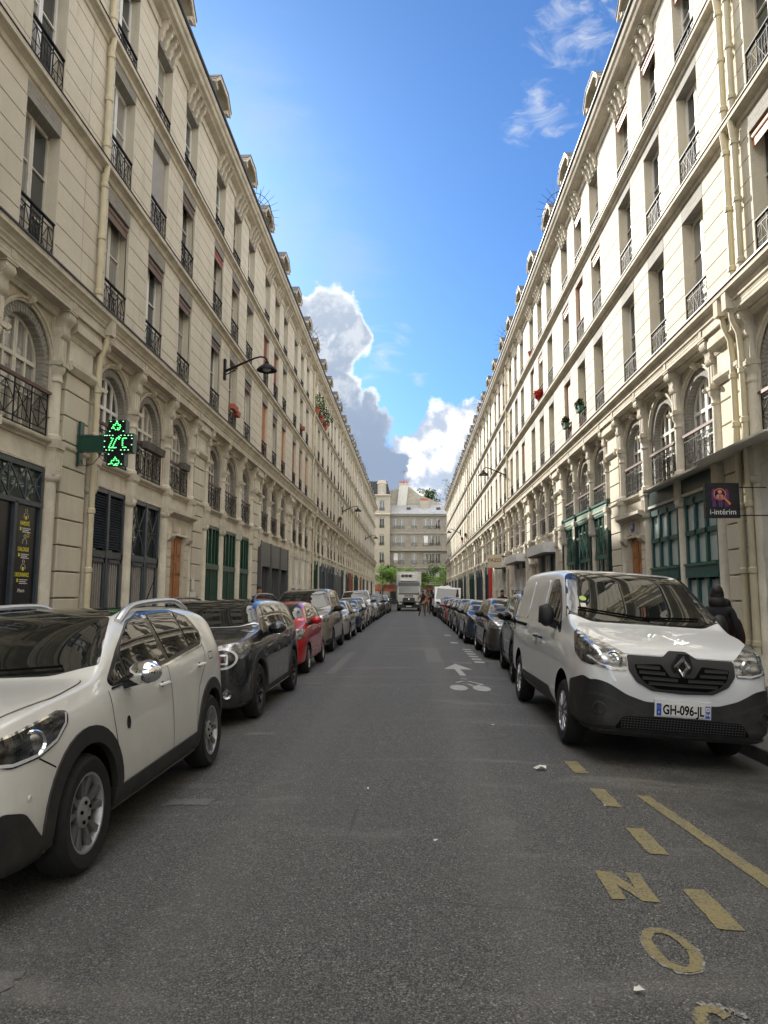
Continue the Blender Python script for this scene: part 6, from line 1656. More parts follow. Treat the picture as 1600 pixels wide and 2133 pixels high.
# ------------------------------------------------------------------ box truck and flat cab
def truck():
    r = thing('box_truck', 'white refrigerated box truck with black windscreen band facing the camera mid street', 'truck', (-0.30, 72.0, road_z(0)))
    b = MB(); b.prism([(-1.1, 0.95), (1.1, 0.95), (1.12, 1.9), (1.1, 2.75), (1.0, 2.9), (-1.0, 2.9), (-1.1, 2.75), (-1.12, 1.9)], 0.0, 1.7, 'paint_cream'); link('cab', b, r)
    b = MB(); b.box(-1.27, 1.27, 1.9, 8.4, 1.05, 3.98, 'metal_white'); b.box(-1.29, 1.29, 1.88, 1.95, 3.9, 4.0, 'metal_white'); c = link('cargo_box', b, r)
    b = MB(); b.box(-0.95, 0.95, 1.35, 1.9, 3.0, 3.75, 'metal_white'); b.prism([(1.2, 3.05), (1.35, 3.0), (1.35, 3.75), (1.25, 3.72)], -0.95, 0.95, 'metal_white', axis='x'); f = link('cooling_unit', b, r)
    b = MB()
    for i in range(3):
        for z in (3.42, 3.58): b.box(-0.78 + i * 0.38, -0.46 + i * 0.38, 1.18, 1.22, z, z + 0.1, 'gap_black')
    link('vent', b, f)
    b = MB(); b.prism([(-1.02, 1.75), (1.02, 1.75), (1.0, 2.55), (-1.0, 2.55)], -0.03, 0.0, 'car_glass'); link('windscreen', b, r)
    b = MB(); b.box(-1.08, 1.08, -0.10, 0.1, 2.48, 2.88, 'plastic_gloss'); b.box(-1.04, 1.04, -0.05, 0.0, 1.66, 1.76, 'plastic_dark'); link('windscreen_band', b, r)
    b = MB(); b.prism([(-0.62, 0.98), (0.62, 0.98), (0.58, 1.34), (-0.58, 1.34)], -0.05, 0.0, 'plastic_gloss'); g = link('grille', b, r)
    for z in (1.05, 1.15, 1.25): q = MB(); q.box(-0.56, 0.56, -0.065, -0.05, z, z + 0.03, 'plastic_grey'); link('slat', q, g)
    b = MB(); b.add([(0, -0.07, 1.30), (0.06, -0.07, 1.20), (0, -0.07, 1.10), (-0.06, -0.07, 1.20), (0, -0.07, 1.24), (0.02, -0.07, 1.20), (0, -0.07, 1.16), (-0.02, -0.07, 1.20)], [(0, 1, 5, 4), (1, 2, 6, 5), (2, 3, 7, 6), (3, 0, 4, 7)], 'chrome'); link('badge', b, g)
    b = MB(); b.box(-1.2, 1.2, -0.12, 0.5, 0.32, 0.95, 'plastic_grey'); b.box(-0.5, 0.5, -0.14, -0.12, 0.6, 0.85, 'gap_black'); link('bumper', b, r)
    link('name_lettering', text_mesh('t', 'DIAPAR', 0.26, 'plastic_gloss', 0.004, sx=1.0, bold=0.012), r, (0, -0.035, 1.50), (PI / 2, 0, 0))
    for s_ in (1, -1):
        b = MB(); b.box(s_ * 0.86 - 0.16, s_ * 0.86 + 0.16, -0.14, -0.1, 0.66, 0.84, 'lens'); link('headlight', b, r)
        b = MB(); b.box(min(s_ * 1.2, s_ * 1.38), max(s_ * 1.2, s_ * 1.38), 0.0, 0.12, 1.85, 2.5, 'plastic_gloss'); b.bar((s_ * 1.1, 0.1, 2.5), (s_ * 1.28, 0.06, 2.45), 0.05, 'plastic_dark'); link('mirror', b, r)
        for y in (1.0, 6.2):
            t = MB(); t.lathe([(0.28, -0.14), (0.46, -0.15), (0.48, -0.1), (0.48, 0.1), (0.46, 0.15), (0.28, 0.14)], 'rubber', axis='x', n=24); o = link('wheel', t, r, (s_ * 1.05, y, 0.48))
            t = MB(); t.lathe([(0.28, 0.1), (0.1, 0.06), (0.0, 0.08)], 'alloy_dark', axis='x', n=16); link('rim', t, o, (0, 0, 0), (0, 0, 0 if s_ > 0 else PI))
    b = MB(); b.box(-0.5, 0.5, 1.4, 8.3, 0.7, 1.05, 'plastic_dark'); link('chassis', b, r)
    b = MB(); b.box(-0.26, 0.26, -0.15, -0.13, 0.42, 0.53, 'plate_white'); link('number_plate', b, r)
truck()
def tipper():
    x = 2.62; r = thing('tipper_truck', 'white flatbed cab carrying pale rubble sacks, high in the right row', 'truck', (x, 54.0, road_z(x)), (0, math.atan(0.024 * x), 0))
    b = MB(); b.prism([(0.0, 0.55), (0.05, 1.15), (0.35, 1.35), (0.75, 2.2), (0.95, 2.28), (1.9, 2.28), (2.0, 0.55)], -0.98, 0.98, 'paint_van', axis='x'); link('cab', b, r)
    b = MB(); b.add([(-0.88, 0.335, 1.36), (0.88, 0.335, 1.36), (0.80, 0.72, 2.16), (-0.80, 0.72, 2.16)], [(0, 1, 2, 3)], 'car_glass'); link('windscreen', b, r)
    b = MB(); b.prism([(0.55, 1.3), (1.75, 1.3), (1.75, 2.1), (0.9, 2.1)], -1.0, -0.985, 'car_glass', axis='x'); link('side_window', b, r)
    b = MB(); b.box(-1.0, 1.0, -0.05, 0.3, 0.35, 0.72, 'plastic_grey'); b.box(-0.5, 0.5, -0.02, 0.05, 0.8, 1.05, 'plastic_gloss'); link('bumper', b, r)
    for s_ in (1, -1):
        b = MB(); b.box(s_ * 0.8 - 0.12, s_ * 0.8 + 0.12, -0.03, 0.04, 0.8, 1.0, 'lens'); link('headlight', b, r)
        b = MB(); b.box(min(s_ * 1.02, s_ * 1.2), max(s_ * 1.02, s_ * 1.2), 0.55, 0.65, 1.35, 1.7, 'plastic_dark'); link('mirror', b, r)
        for y in (0.95, 3.9):
            t = MB(); t.lathe([(0.2, -0.1), (0.33, -0.1), (0.34, 0.0), (0.33, 0.1), (0.2, 0.1), (0.0, 0.06)], 'rubber', axis='x', n=20); link('wheel', t, r, (s_ * 0.86, y, 0.34), (0, 0, 0 if s_ > 0 else PI))
    b = MB(); b.box(-1.02, 1.02, 2.1, 5.4, 0.8, 0.95, 'metal_white')
    for s_ in (-1, 1): b.box(min(s_ * 1.02, s_ * 0.98), max(s_ * 1.02, s_ * 0.98), 2.1, 5.4, 0.95, 1.4, 'metal_white')
    b.box(-1.02, 1.02, 2.05, 2.1, 0.95, 2.3, 'metal_white'); link('flat_bed', b, r)
    for i, (dx, dy) in enumerate(((-0.5, 0.5), (0.2, 0.9), (0.55, 0.3), (-0.1, 1.6), (-0.5, 2.2), (0.4, 2.1))):
        b = MB(); b.ball((0, 0, 0), 0.42, 'paper', 10, (1, 0.9, 0.75))
        for k, v in enumerate(b.v): b.v[k] = (v[0] * rng.uniform(.85, 1.15), v[1] * rng.uniform(.85, 1.15), v[2] * rng.uniform(.85, 1.15))
        o = link('rubble_sack', b, None, (x + dx, 56.4 + dy, road_z(x) + 1.9 + 0.2 * (i % 2))); tag(o, ['pale rubble sack at the front left of the flatbed', 'pale rubble sack in the front middle of the flatbed heap', 'pale rubble sack at the front right of the flatbed', 'pale rubble sack in the middle of the flatbed', 'pale rubble sack at the back left of the flatbed', 'pale rubble sack at the back right of the flatbed'][i], 'sack', 'rubble sacks on the flatbed')
    b = MB(); b.box(-0.95, 0.95, 0, 3.2, 0, 0.9, 'paper'); 
tipper()

# ------------------------------------------------------------------ lamps, signs, cross
def wall_lamp(side, y, z, lab):
    X = XL if side == 'L' else XR; s_ = 1 if side == 'L' else -1
    r = thing('street_lamp', lab, 'street lamp', (X, y, z), (0, 0, 0 if side == 'L' else PI), 'wall lamps on curved arms')
    b = MB(); b.box(0.0, 0.07, -0.07, 0.07, -0.42, 0.30, 'iron'); link('wall_plate', b, r)
    b = MB(); b.tube([(0.05, 0, -0.12), (0.35, 0, 0.02), (0.75, 0, 0.20), (1.05, 0, 0.33), (1.25, 0, 0.38), (1.40, 0, 0.36), (1.47, 0, 0.28), (1.48, 0, 0.18)], [0.05, 0.045, 0.035, 0.032, 0.03, 0.03, 0.03, 0.035], 'iron', 8)
    b.tube([(0.05, 0, -0.25), (0.4, 0, -0.08)], 0.02, 'iron', 6); link('arm', b, r)
    b = MB(); b.lathe([(0.03, 0.20), (0.07, 0.18), (0.08, 0.10), (0.14, 0.07), (0.24, 0.0), (0.33, -0.09), (0.35, -0.13), (0.33, -0.13), (0.22, -0.06), (0.0, -0.04)], 'iron', (1.48, 0, 0.02), n=24); o = link('lamp_shade', b, r)
    b = MB(); b.ball((1.48, 0, -0.07), 0.15, 'lamp_glass', 12, (1, 1, 0.45)); link('lamp_lens', b, o)
    return r
wall_lamp('L', 23.3, 9.25, 'black wall lamp with wide shade on a curved arm, nearest on the left terrace')
wall_lamp('L', 64.5, 9.3, 'second black wall lamp down the left terrace')
wall_lamp('L', 97, 9.4, 'third and farthest wall lamp down the left terrace')
wall_lamp('R', 45.2, 9.35, 'black wall lamp reaching out from the right terrace, nearer of the two there')
wall_lamp('R', 88, 9.4, 'farther wall lamp on the right terrace')

def pharmacy_cross():
    y = 13.0; z = 4.38; r = thing('pharmacy_cross', 'green pharmacy cross with lit dot display reaching out from the left wall', 'sign', (XL, y, z))
    b = MB(); b.box(0.12, 0.16, -0.08, 0.08, -0.42, 0.42, 'cross_green'); b.box(0.10, 0.62, -0.06, 0.06, -0.16, 0.15, 'cross_green'); b.box(0.10, 0.40, -0.075, 0.075, 0.13, 0.165, 'grey_blue'); link('bracket', b, r)
    # left, right, top and bottom arms
    X0, X1, xc = 0.62, 1.185, 0.86
    b = MB(); b.box(X0, X1, -0.09, 0.09, -0.18, 0.18, 'cross_green'); b.box(xc - 0.17, xc + 0.17, -0.09, 0.09, -0.43, 0.44, 'cross_green')
    b.box(X0 + 0.01, X1 - 0.01, -0.094, -0.09, -0.17, 0.17, 'black_sign'); b.box(xc - 0.16, xc + 0.16, -0.0945, -0.09, -0.42, 0.43, 'black_sign'); c = link('cross_case', b, r)
    d = MB()
    def dot(x, z, m='led', w=0.022): d.box(x - w / 2, x + w / 2, -0.100, -0.094, z - 0.006, z + 0.006, m)
    pal = [(0.64, .14), (0.68, .14), (0.73, .14), (0.79, .14), (0.95, .14), (1.02, .14), (1.09, .14), (1.15, .14), (0.64, .03), (1.16, .08), (1.16, -.04), (0.64, -.08), (0.68, -.14), (0.74, -.14), (0.80, -.15), (0.96, -.14), (1.03, -.14), (1.10, -.14)]
    for p in pal: dot(p[0], p[1], 'led_pale')
    # the two slanted digits, degree mark and C
    for k in range(6): dot(0.80 - k * 0.014, 0.08 - k * 0.032); dot(0.87 - k * 0.014, 0.085 - k * 0.032)
    for x in (0.73, 0.755, 0.78, 0.81, 0.835, 0.86): dot(x, -0.095)
    dot(0.765, 0.09); 
    for x, z in ((0.91, 0.12), (0.90, 0.095), (0.93, 0.095), (0.915, 0.07)): dot(x, z)
    for k in range(5): dot(0.985, 0.07 - k * 0.03)
    for x in (1.0, 1.03, 1.05): dot(x, -0.09); dot(x, 0.085)
    for sz in (1, -1):      # flower-like pattern in the upper and lower arm
        for x, z in ((0, .40), (-.02, .37), (.02, .37), (-.06, .34), (-.03, .34), (.03, .34), (.06, .34), (-.07, .31), (.07, .31), (-.09, .28), (-.05, .28), (.02, .28), (.06, .28), (-.02, .25), (.02, .25), (0.04, .25)):
            dot(xc + x, sz * (z - 0.0) if sz > 0 else -(0.68 - z) , 'led')
        for x, z in ((-.12, .41), (.12, .41), (0.0, .415), (-.13, .22), (.13, .22)): dot(xc + x, sz * z, 'led_pale')
    link('lit_dots', d, c)
    b = MB(); b.tube([(0.15, 0.0, -0.3), (0.22, 0, -0.42), (0.38, 0, -0.40), (0.50, 0, -0.26), (0.52, 0, -0.18)], 0.007, 'iron', 5); b.tube([(0.13, 0, -0.35), (0.08, -0.02, -0.45), (0.06, -0.05, 0.2), (0.02, -0.6, 0.3), (0.02, -1.1, 0.25)], 0.008, 'iron', 5); link('cable', b, r)
pharmacy_cross()

def interim_sign():
    y = 12.1; x0, x1 = 4.94, 5.51; zc = 3.165; h = 0.298
    r = thing('hanging_sign', 'square black hanging sign reading i-intérim with a magnifying glass over purple figures', 'sign', (x0, y, zc - h))
    w = (x1 - x0); b = MB(); b.box(0, w, -0.04, 0.04, 0, 2 * h, 'black_sign'); link('sign_panel', b, r)
    b = MB(); b.box(w, XR - x0 - 0.02, -0.008, 0.008, 0.04, 0.056, 'iron'); b.box(w, XR - x0 - 0.02, -0.008, 0.008, 2 * h - 0.08, 2 * h - 0.064, 'iron'); link('wall_bracket', b, r)
    link('sign_text', text_mesh('t', 'i-intérim', 0.13, 'white_print', 0.001, sx=0.98, bold=0.001), r, (w * 0.5, -0.0415, 0.10), (PI / 2, 0, 0))
    b = MB()
    def disc(cx, cz, rad, m, y, sz=1.0): b.lathe([(0, y), (rad, y)], m, (cx, 0, cz), 'y', 24, sy=sz)
    for i, cx in enumerate((0.145, 0.25, 0.355)):
        top = 0.50 if i != 1 else 0.44
        b.box(cx - 0.035, cx + 0.035, -0.0415, -0.04, 0.30, top - 0.05, 'purple_print'); b.box(cx - 0.028, cx - 0.004, -0.0415, -0.04, 0.19, 0.31, 'purple_print'); b.box(cx + 0.004, cx + 0.028, -0.0415, -0.04, 0.19, 0.31, 'purple_print')
        disc(cx, top - 0.03, 0.026, 'purple_print', -0.0416)
    disc(0.245, 0.405, 0.098, 'black_sign', -0.0422)
    disc(0.245, 0.445, 0.034, 'pink_print', -0.0428); disc(0.222, 0.365, 0.036, 'pink_print', -0.0427); disc(0.268, 0.365, 0.036, 'pink_print', -0.0427)
    b.box(0.2425, 0.2475, -0.0432, -0.0425, 0.325, 0.385, 'black_sign')
    b.lathe([(0.088, -0.0435), (0.102, -0.0435)], 'orange_print', (0.245, 0, 0.405), 'y', 32)
    b.prism([(0.305, 0.335), (0.322, 0.35), (0.425, 0.245), (0.40, 0.215)], -0.044, -0.04, 'orange_print'); link('logo', b, r)
interim_sign()

def poster_text():
    # yellow words on the black glass of the nearest bay, left side
    yb = YL0 + 7.8 + 6.05
    xx = XL - 0.022
    r = thing('window_poster', 'black window poster with RAPIDITE, DIALOGUE and ORDONNANCE in yellow beside the pilaster', 'poster', (xx, yb + 0.40, 0))
    fr = frame_rot((0, 1, 0), (0, 0, 1))
    b = MB(); b.box(-0.001, 0.001, -0.33, 0.30, 0.8, 3.02, 'black_sign'); link('poster_sheet', b, r)
    for i, (wd, z) in enumerate((('RAPIDITÉ', 2.71), ('DIALOGUE', 2.28), ('ORDONNANCE', 1.86))):
        link('poster_word', text_mesh('t', wd, 0.095, 'yellow_print', 0.0008, sx=0.72 if i < 2 else 0.62, bold=0.002), r, (0.002, -0.02, z), fr)
        b = MB()
        for k in range(3): b.box(0.002, 0.003, -0.09, 0.16 - 0.05 * (k % 2), z - 0.085 - k * 0.03, z - 0.073 - k * 0.03, 'white_print')
        b.box(0.002, 0.003, -0.17, -0.12, z - 0.12, z - 0.065, 'yellow_print'); link('poster_lines', b, r)
        b = MB(); zz = z + 0.19
        def arc(cy, cz, rad, a0, a1, m='yellow_print', n=16, sy=1.0):
            b.tube([(0.004, cy + rad * math.cos(math.radians(a0 + (a1 - a0) * q / n)) * sy, cz + rad * math.sin(math.radians(a0 + (a1 - a0) * q / n))) for q in range(n + 1)], 0.004, m, 4)
        arc(0.0, zz + 0.03, 0.03, -60, 240, 'sign_cream'); arc(0.0, zz - 0.075, 0.065, -20, 200, 'sign_cream')
        if i == 1: arc(0.09, zz + 0.05, 0.032, 0, 360)
        else: b.box(0.002, 0.004, -0.03, 0.03, zz - 0.12, zz - 0.06, 'yellow_print')
        link('poster_icon', b, r)
    link('poster_word', text_mesh('t', 'iPharm', 0.085, 'white_print', 0.0008, sx=0.9), r, (0.002, -0.02, 1.60), fr)
poster_text()
# street number plate over the door on the right, notices by the left door, small sign in the green shop
o = MB(); o.box(-0.004, 0.004, -0.13, 0.13, -0.09, 0.09, 'blue_plate'); q = link('number_plate', o, None, (XR - 0.155, YR0 + BW + 6.05, 3.40)); tag(q, 'small blue enamel house number above the wooden door on the right', 'plate')
t_ = link('plate_digit', text_mesh('t', '15', 0.13, 'white_print', 0.001), q, (-0.0055, 0, 0), frame_rot((0, -1, 0), (0, 0, 1)))
for i, (yy, zz, w, h) in enumerate(((20.3, 1.85, 0.13, 0.16), (20.22, 1.42, 0.12, 0.2), (20.48, 1.42, 0.12, 0.2))):
    b = MB(); b.box(0, 0.01, -w, w, -h, h, 'paper'); o = link('wall_notice', b, None, (XL + 0.12, yy, zz)); tag(o, ['white notice above the other two on the pilaster past the wooden door', 'left lower white notice on the pilaster past the left wooden door', 'right lower white notice on the pilaster past the left wooden door'][i], 'notice')
b = MB(); b.box(-0.004, 0.004, -0.15, 0.15, -0.13, 0.13, 'white_print'); o = link('shop_notice', b, None, (XR + 0.10, YR0 + BW + 7.8 + 1.75, 2.0)); tag(o, 'small white and blue notice inside the nearest green shop window', 'notice')
b = MB(); b.box(-0.006, -0.004, -0.15, 0.15, -0.05, 0.06, 'plate_blue'); link('notice_print', b, o)
# red panel and cream hanging sign far right
r = thing('hanging_sign', 'small cream hanging sign with red letters over the right pavement', 'sign', (4.7, 43.5, 3.7))
b = MB(); b.box(-0.1, 0.75, -0.04, 0.04, -0.45, 0.35, 'sign_cream'); b.box(0.75, 1.3, -0.02, 0.02, 0.2, 0.25, 'iron'); link('sign_panel', b, r)
link('sign_text', text_mesh('t', 'PAZO', 0.3, 'wood_red', 0.002, bold=0.006), r, (0.33, -0.045, 0.0), (PI / 2, 0, 0))
b = MB(); b.box(-0.35, 0.05, -0.15, 0.15, 0.0, 3.6, 'red_sign'); o = link('red_panel', b, None, (XR, 53.0, 0.06)); tag(o, 'tall bright red shop panel standing out from the right wall', 'panel')
# thin canopy ledge over the near right shops
r = thing('canopy', 'thin projecting lead canopy over the green shopfronts on the right', 'canopy', (XR, 0, 0))
b = MB(); b.add([(-0.1, 11.0, 4.24), (-0.62, 11.0, 4.13), (-0.62, 13.6, 4.12), (-0.5, 13.9, 4.10), (-0.42, 17.4, 4.08), (-0.1, 17.4, 4.16), (-0.1, 11.0, 4.18), (-0.60, 11.0, 4.10), (-0.60, 13.6, 4.09), (-0.48, 13.9, 4.07), (-0.40, 17.4, 4.05), (-0.1, 17.4, 4.1)],
                [(0, 1, 2, 3, 4, 5), (6, 11, 10, 9, 8, 7), (0, 6, 7, 1), (1, 7, 8, 2), (2, 8, 9, 3), (3, 9, 10, 4), (4, 10, 11, 5)], 'render_pale'); link('ledge', b, r)

# ------------------------------------------------------------------ plants and window boxes
def leaf_cloud(b, c, rad, n, s, m, sc=(1, 1, 1), seed=1):
    rr = random.Random(seed)
    for _ in range(n):
        while True:
            p = Vector((rr.uniform(-1, 1), rr.uniform(-1, 1), rr.uniform(-1, 1)))
            if 0.25 < p.length < 1: break
        p = Vector((p.x * rad * sc[0], p.y * rad * sc[1], p.z * rad * sc[2])) + Vector(c)
        d = Vector((rr.gauss(0, 1), rr.gauss(0, 1), rr.gauss(0, 1))).normalized(); e = d.orthogonal().normalized(); k = s * rr.uniform(.6, 1.3)
        b.add([p - d * k, p + e * k * .45, p + d * k, p - e * k * .45], [(0, 1, 2, 3)], m)
def window_box(side, y, z, lab, m, plant=None, n=0.30):
    X = XL if side == 'L' else XR
    r = thing('window_box', lab, 'window box', (X, y, z), (0, 0, 0 if side == 'L' else PI), 'window boxes hung on the railings')
    b = MB(); b.prism([(0.02, 0), (0.17, 0), (0.20, 0.17), (0.0, 0.17)], -n, n, m); link('trough', b, r)
    if plant:
        b = MB(); leaf_cloud(b, (0.1, 0, 0.27), 0.27, 300, 0.05, plant, (0.6, 1.1, 0.8), int(y * 10)); link('foliage', b, r, kind='stuff')
def pot(side, y, z, lab, m='pot_red', plant=None, big=1.0):
    X = XL + 0.10 if side == 'L' else XR - 0.10
    r = thing('flower_pot', lab, 'flower pot', (X, y, z), (0, 0, 0), 'flower pots at the windows')
    b = MB(); b.lathe([(0.0, 0), (0.09 * big, 0), (0.13 * big, 0.2 * big), (0.145 * big, 0.2 * big), (0.145 * big, 0.24 * big), (0.1 * big, 0.24 * big)], m, n=14); link('pot', b, r)
    if plant: b = MB(); leaf_cloud(b, (0, 0, 0.42 * big), 0.34 * big, 420, 0.075, plant, (0.9, 1, 0.9), int(y * 7)); link('foliage', b, r, kind='stuff')
y1 = YL0 + BW
window_box('L', y1 + 3.62, 4.98, 'grey trough on the mezzanine railing above the lattice shopfront, nearer one', 'pot_grey')
window_box('L', y1 + 4.25, 4.98, 'grey trough on the mezzanine railing above the lattice shopfront, farther one', 'pot_grey')
window_box('L', y1 + 6.35, 4.98, 'single grey trough on the railing above the left wooden door', 'pot_grey', None, 0.25)
window_box('L', y1 + 11.5, 8.05, 'reddish brown trough on the railing just past the nearest wall lamp', 'pot_red')
window_box('L', y1 + 11.95, 7.95, 'second reddish brown trough on the same railing past the wall lamp', 'pot_red', None, 0.22)
window_box('R', YR0 + BW + 7.8 + 3.9, 8.05, 'dark green trough on the railing left of the orange blind on the right', 'pot_green', 'leaf_dark', 0.25)
window_box('R', YR0 + BW + 7.8 + 6.2, 8.0, 'dark green trough with plants below the orange blind on the right', 'pot_green', 'leaf_dark', 0.25)
pot('R', YR0 + BW + 7.8 + 3.4, 7.25, 'terracotta pot on the ledge under the green trough on the right')
pot('R', YR0 + 2 * BW + 6.0, 13.5, 'terracotta pot at a top floor window on the right')
pot('R', YR0 + 2 * BW + 3.9, 10.6, 'terracotta pot at a middle window on the right', plant='flower_red', big=.8)
y3 = YL0 + 3 * BW
for i, (dy, lab) in enumerate(((1.6, 'tall cactus like plant in a red pot, nearest of three on the top storey'), (3.9, 'bushy plant in a red pot, middle of three on the top storey'), (6.2, 'bushy plant in a red pot, farthest of three on the top storey'))):
    pot('L', y3 + dy, 13.45, lab, plant='leaf_dark' if i else 'leaf', big=1.9)
window_box('L', y3 - BW + 11.8, 11.1, 'small pale bowl planter on a middle storey railing at the left', 'pot_red', None, 0.2)
for i, yy in enumerate((62.0, 78.5, 84.0)): window_box('R' if i else 'L', yy, 7.95, ['trough with plants far down the left terrace', 'trough with plants far down the right terrace', 'farthest trough with plants on the right terrace'][i], 'pot_red', 'leaf')

# ------------------------------------------------------------------ end of the street
def end_block():
    Y = 137.0
    r = thing('apartment_block', 'wide grey brown stone apartment block with zinc roof closing the street', 'building', (0, Y, 0))
    x0, x1, zt = -4.2, 12.0, 16.9
    rows = [(2.9, 5.0), (6.2, 8.2), (9.2, 11.3), (12.1, 14.2), (14.9, 16.3)]
    zf = [0.2, 3.6, 6.9, 10.3, 13.6]; cols = [-3.1, -1.95, 0.45, 2.7, 3.85, 5.0, 7.1, 9.8, 11.0]
    b = MB(); b.box(x0, x1, 0.1, 9.0, -0.2, zt, 'brick_end')
    hs = [(z + 0.75, z + 2.75) for z in zf]
    # piers and spandrels leave real openings
    for i, (a, c) in enumerate(hs):
        zlo = -0.2 if i == 0 else hs[i - 1][1]; b.box(x0, x1, -0.3, 0.1, zlo, a, 'brick_end')
        e = [x0] + [q for cc in cols for q in (cc - 0.42, cc + 0.42)] + [x1]
        for k in range(0, len(e), 2): b.box(e[k], e[k + 1], -0.3, 0.1, a, c, 'brick_end')
    b.box(x0, x1, -0.3, 0.1, hs[-1][1], zt, 'brick_end'); link('wall', b, r)
    def wm(blind):
        w = MB(); w.box(-0.42, -0.37, -0.18, -0.1, 0, 2.0, 'frame_white'); w.box(0.37, 0.42, -0.18, -0.1, 0, 2.0, 'frame_white'); w.box(-0.03, 0.03, -0.18, -0.1, 0, 2.0, 'frame_bright'); w.box(-0.42, 0.42, -0.18, -0.1, 1.92, 2.0, 'frame_bright'); w.box(-0.42, 0.42, -0.18, -0.1, 0, 0.1, 'frame_bright')
        if blind: w.box(-0.40, 0.40, -0.24, -0.2, 0.1, 2.0, 'metal_white')
        return w.mesh('window')
    ws = [wm(0), wm(1)]; p = MB(); p.box(-0.4, 0.4, -0.15, -0.13, 0.05, 1.95, 'glass_shop'); p = p.mesh('pane')
    rl = MB(); 
    for z in (0.02, 0.55): rl.box(-0.5, 0.5, -0.36, -0.33, z, z + 0.035, 'iron')
    for k in range(9): rl.box(-0.5 + k * 0.12, -0.47 + k * 0.12, -0.355, -0.335, 0.02, 0.55, 'iron')
    rl = rl.mesh('railing')
    for i, (a, c) in enumerate(hs):
        for cc in cols:
            o = link('window', ws[1 if rng.random() < .12 else 0], r, (cc, 0, a)); link('pane', p, o); link('railing', rl, r, (cc, 0, a))
    b = MB()
    for i, z in enumerate((3.55, 6.75, 10.1, 13.45)):
        d = 0.55 if i in (0, 2) else 0.2; b.box(x0, x1, -0.3 - d, -0.3, z, z + 0.14, 'brick_party'); b.box(x0, x1, -0.3 - d * .5, -0.3, z - 0.12, z, 'brick_party')
    link('string_course', b, r)
    b = MB()
    for a, c in ((x0 + 0.3, 1.3), (2.0, 6.0), (6.6, 11)):
        b.box(a, c, -0.86, -0.83, 4.3, 4.34, 'iron')
        for k in range(int((c - a) / .13)): b.box(a + k * .13, a + k * .13 + .018, -0.855, -0.835, 3.7, 4.3, 'iron')
    link('balcony_rail', b, r)
    b = MB(); b.box(x0, x1, -0.75, 0.1, zt, zt + 0.22, 'brick_party'); b.box(x0, x1, -0.85, 0.1, zt + 0.22, zt + 0.30, 'zinc_dark'); link('cornice', b, r)
    b = MB(); b.prism([(-0.85, zt + 0.3), (5.5, zt + 3.4), (9, zt + 3.4), (9, zt)], x0, x1, 'zinc_pale', axis='x')
    for k in range(28): b.bar((x0 + .3 + k * .58, -0.8, zt + 0.36), (x0 + .3 + k * .58, 5.4, zt + 3.40), 0.06, 'zinc_pale')
    rf = link('roof', b, r)
    b = MB(); b.box(1.6, 3.4, 2.2, 3.2, zt + 1.5, zt + 3.3, 'brick_party')
    for k in range(6): b.lathe([(0.12, 0), (0.09, 0.5)], 'pot_red', (1.8 + k * .27, 2.7, zt + 3.3), n=8)
    link('chimney', b, rf)
    for xx in (-0.6, 5.2): b = MB(); b.box(-0.4, 0.4, -0.5, 0.5, 0, 0.12, 'zinc_dark'); link('skylight', b, rf, (xx, 1.7, zt + 1.62), (0.45, 0, 0))
    b = MB()
    b.box(x0, x1, -0.36, -0.3, 2.6, 3.2, 'wood_red')
    for k in range(5): b.box(x0 + .2 + k * 2.6, x0 + 2.4 + k * 2.6, -0.34, -0.3, 0.0, 2.6, 'glass_shop')
    link('shopfront', b, r)
    # tower-like corner block on the left
    r2 = thing('corner_house', 'tall narrow pale corner house with pedimented dormer left of the end block', 'building', (0, Y - 1.0, 0))
    b = MB(); xa, xb = -9.0, -4.22; ha = 21.5; SM = 'stone_low'; cz = [(k * 3.35 + 1.0, k * 3.35 + 3.1) for k in range(6)]; cc2 = [-7.6, -5.75]
    b.box(xa, xb, 0.2, 10, -0.2, ha, 'brick_party')
    for i, (a, c) in enumerate(cz):
        zlo = -0.2 if i == 0 else cz[i - 1][1]; b.box(xa, xb, -0.2, 0.2, zlo, a, 'brick_party'); e = [xa] + [q for q2 in cc2 for q in (q2 - 0.45, q2 + 0.45)] + [xb]
        for k in range(0, len(e), 2): b.box(e[k], e[k + 1], -0.2, 0.2, a, c, 'brick_party')
    b.box(xa, xb, -0.2, 0.2, cz[-1][1], ha - 0.8, 'brick_party'); link('wall', b, r2)
    for i, (a, c) in enumerate(cz):
        for q in cc2: o = link('window', ws[0], r2, (q, 0.1, a)); link('pane', p, o); link('railing', rl, r2, (q, 0.1, a))
    b = MB(); b.box(xa, xb + .1, -0.7, 0.2, 17.0, 17.25, 'stone_trim'); b.box(xa, xb + .1, -0.6, 0.2, ha - 0.8, ha - 0.6, 'stone_trim'); link('cornice', b, r2)
    b = MB(); b.prism([(xa, ha - .6), (xb + 0.1, ha - .6), (xb - 0.6, ha + 2.0), (xa, ha + 2.0)], -0.1, 9, 'zinc_dark'); link('roof', b, r2)
    b = MB(); b.box(-6.6, -4.95, -0.5, 1.5, ha - .6, ha + 1.5, 'brick_party'); b.prism([(-6.8, ha + 1.5), (-4.75, ha + 1.5), (-5.2, ha + 2.2), (-6.35, ha + 2.2)], -0.6, 1.5, 'stone_trim'); d = link('dormer', b, r2)
    o = link('window', ws[0], d, (-5.78, -0.36, ha - 0.4)); o.scale = (1, 1, 0.85)
    # bare party wall with chimney stack above the end block
    r3 = thing('party_wall', 'bare rubble gable wall with white chimney stack above the zinc roof', 'wall', (0, Y + 4.0, 0))
    b = MB(); b.prism([(-4.3, 14), (9.6, 14), (9.6, 18.2), (6.8, 19.2), (4.0, 20.6), (1.5, 21.6), (-0.5, 23.2), (-4.3, 22.6)], 0, 1.2, 'rubble'); link('wall', b, r3)
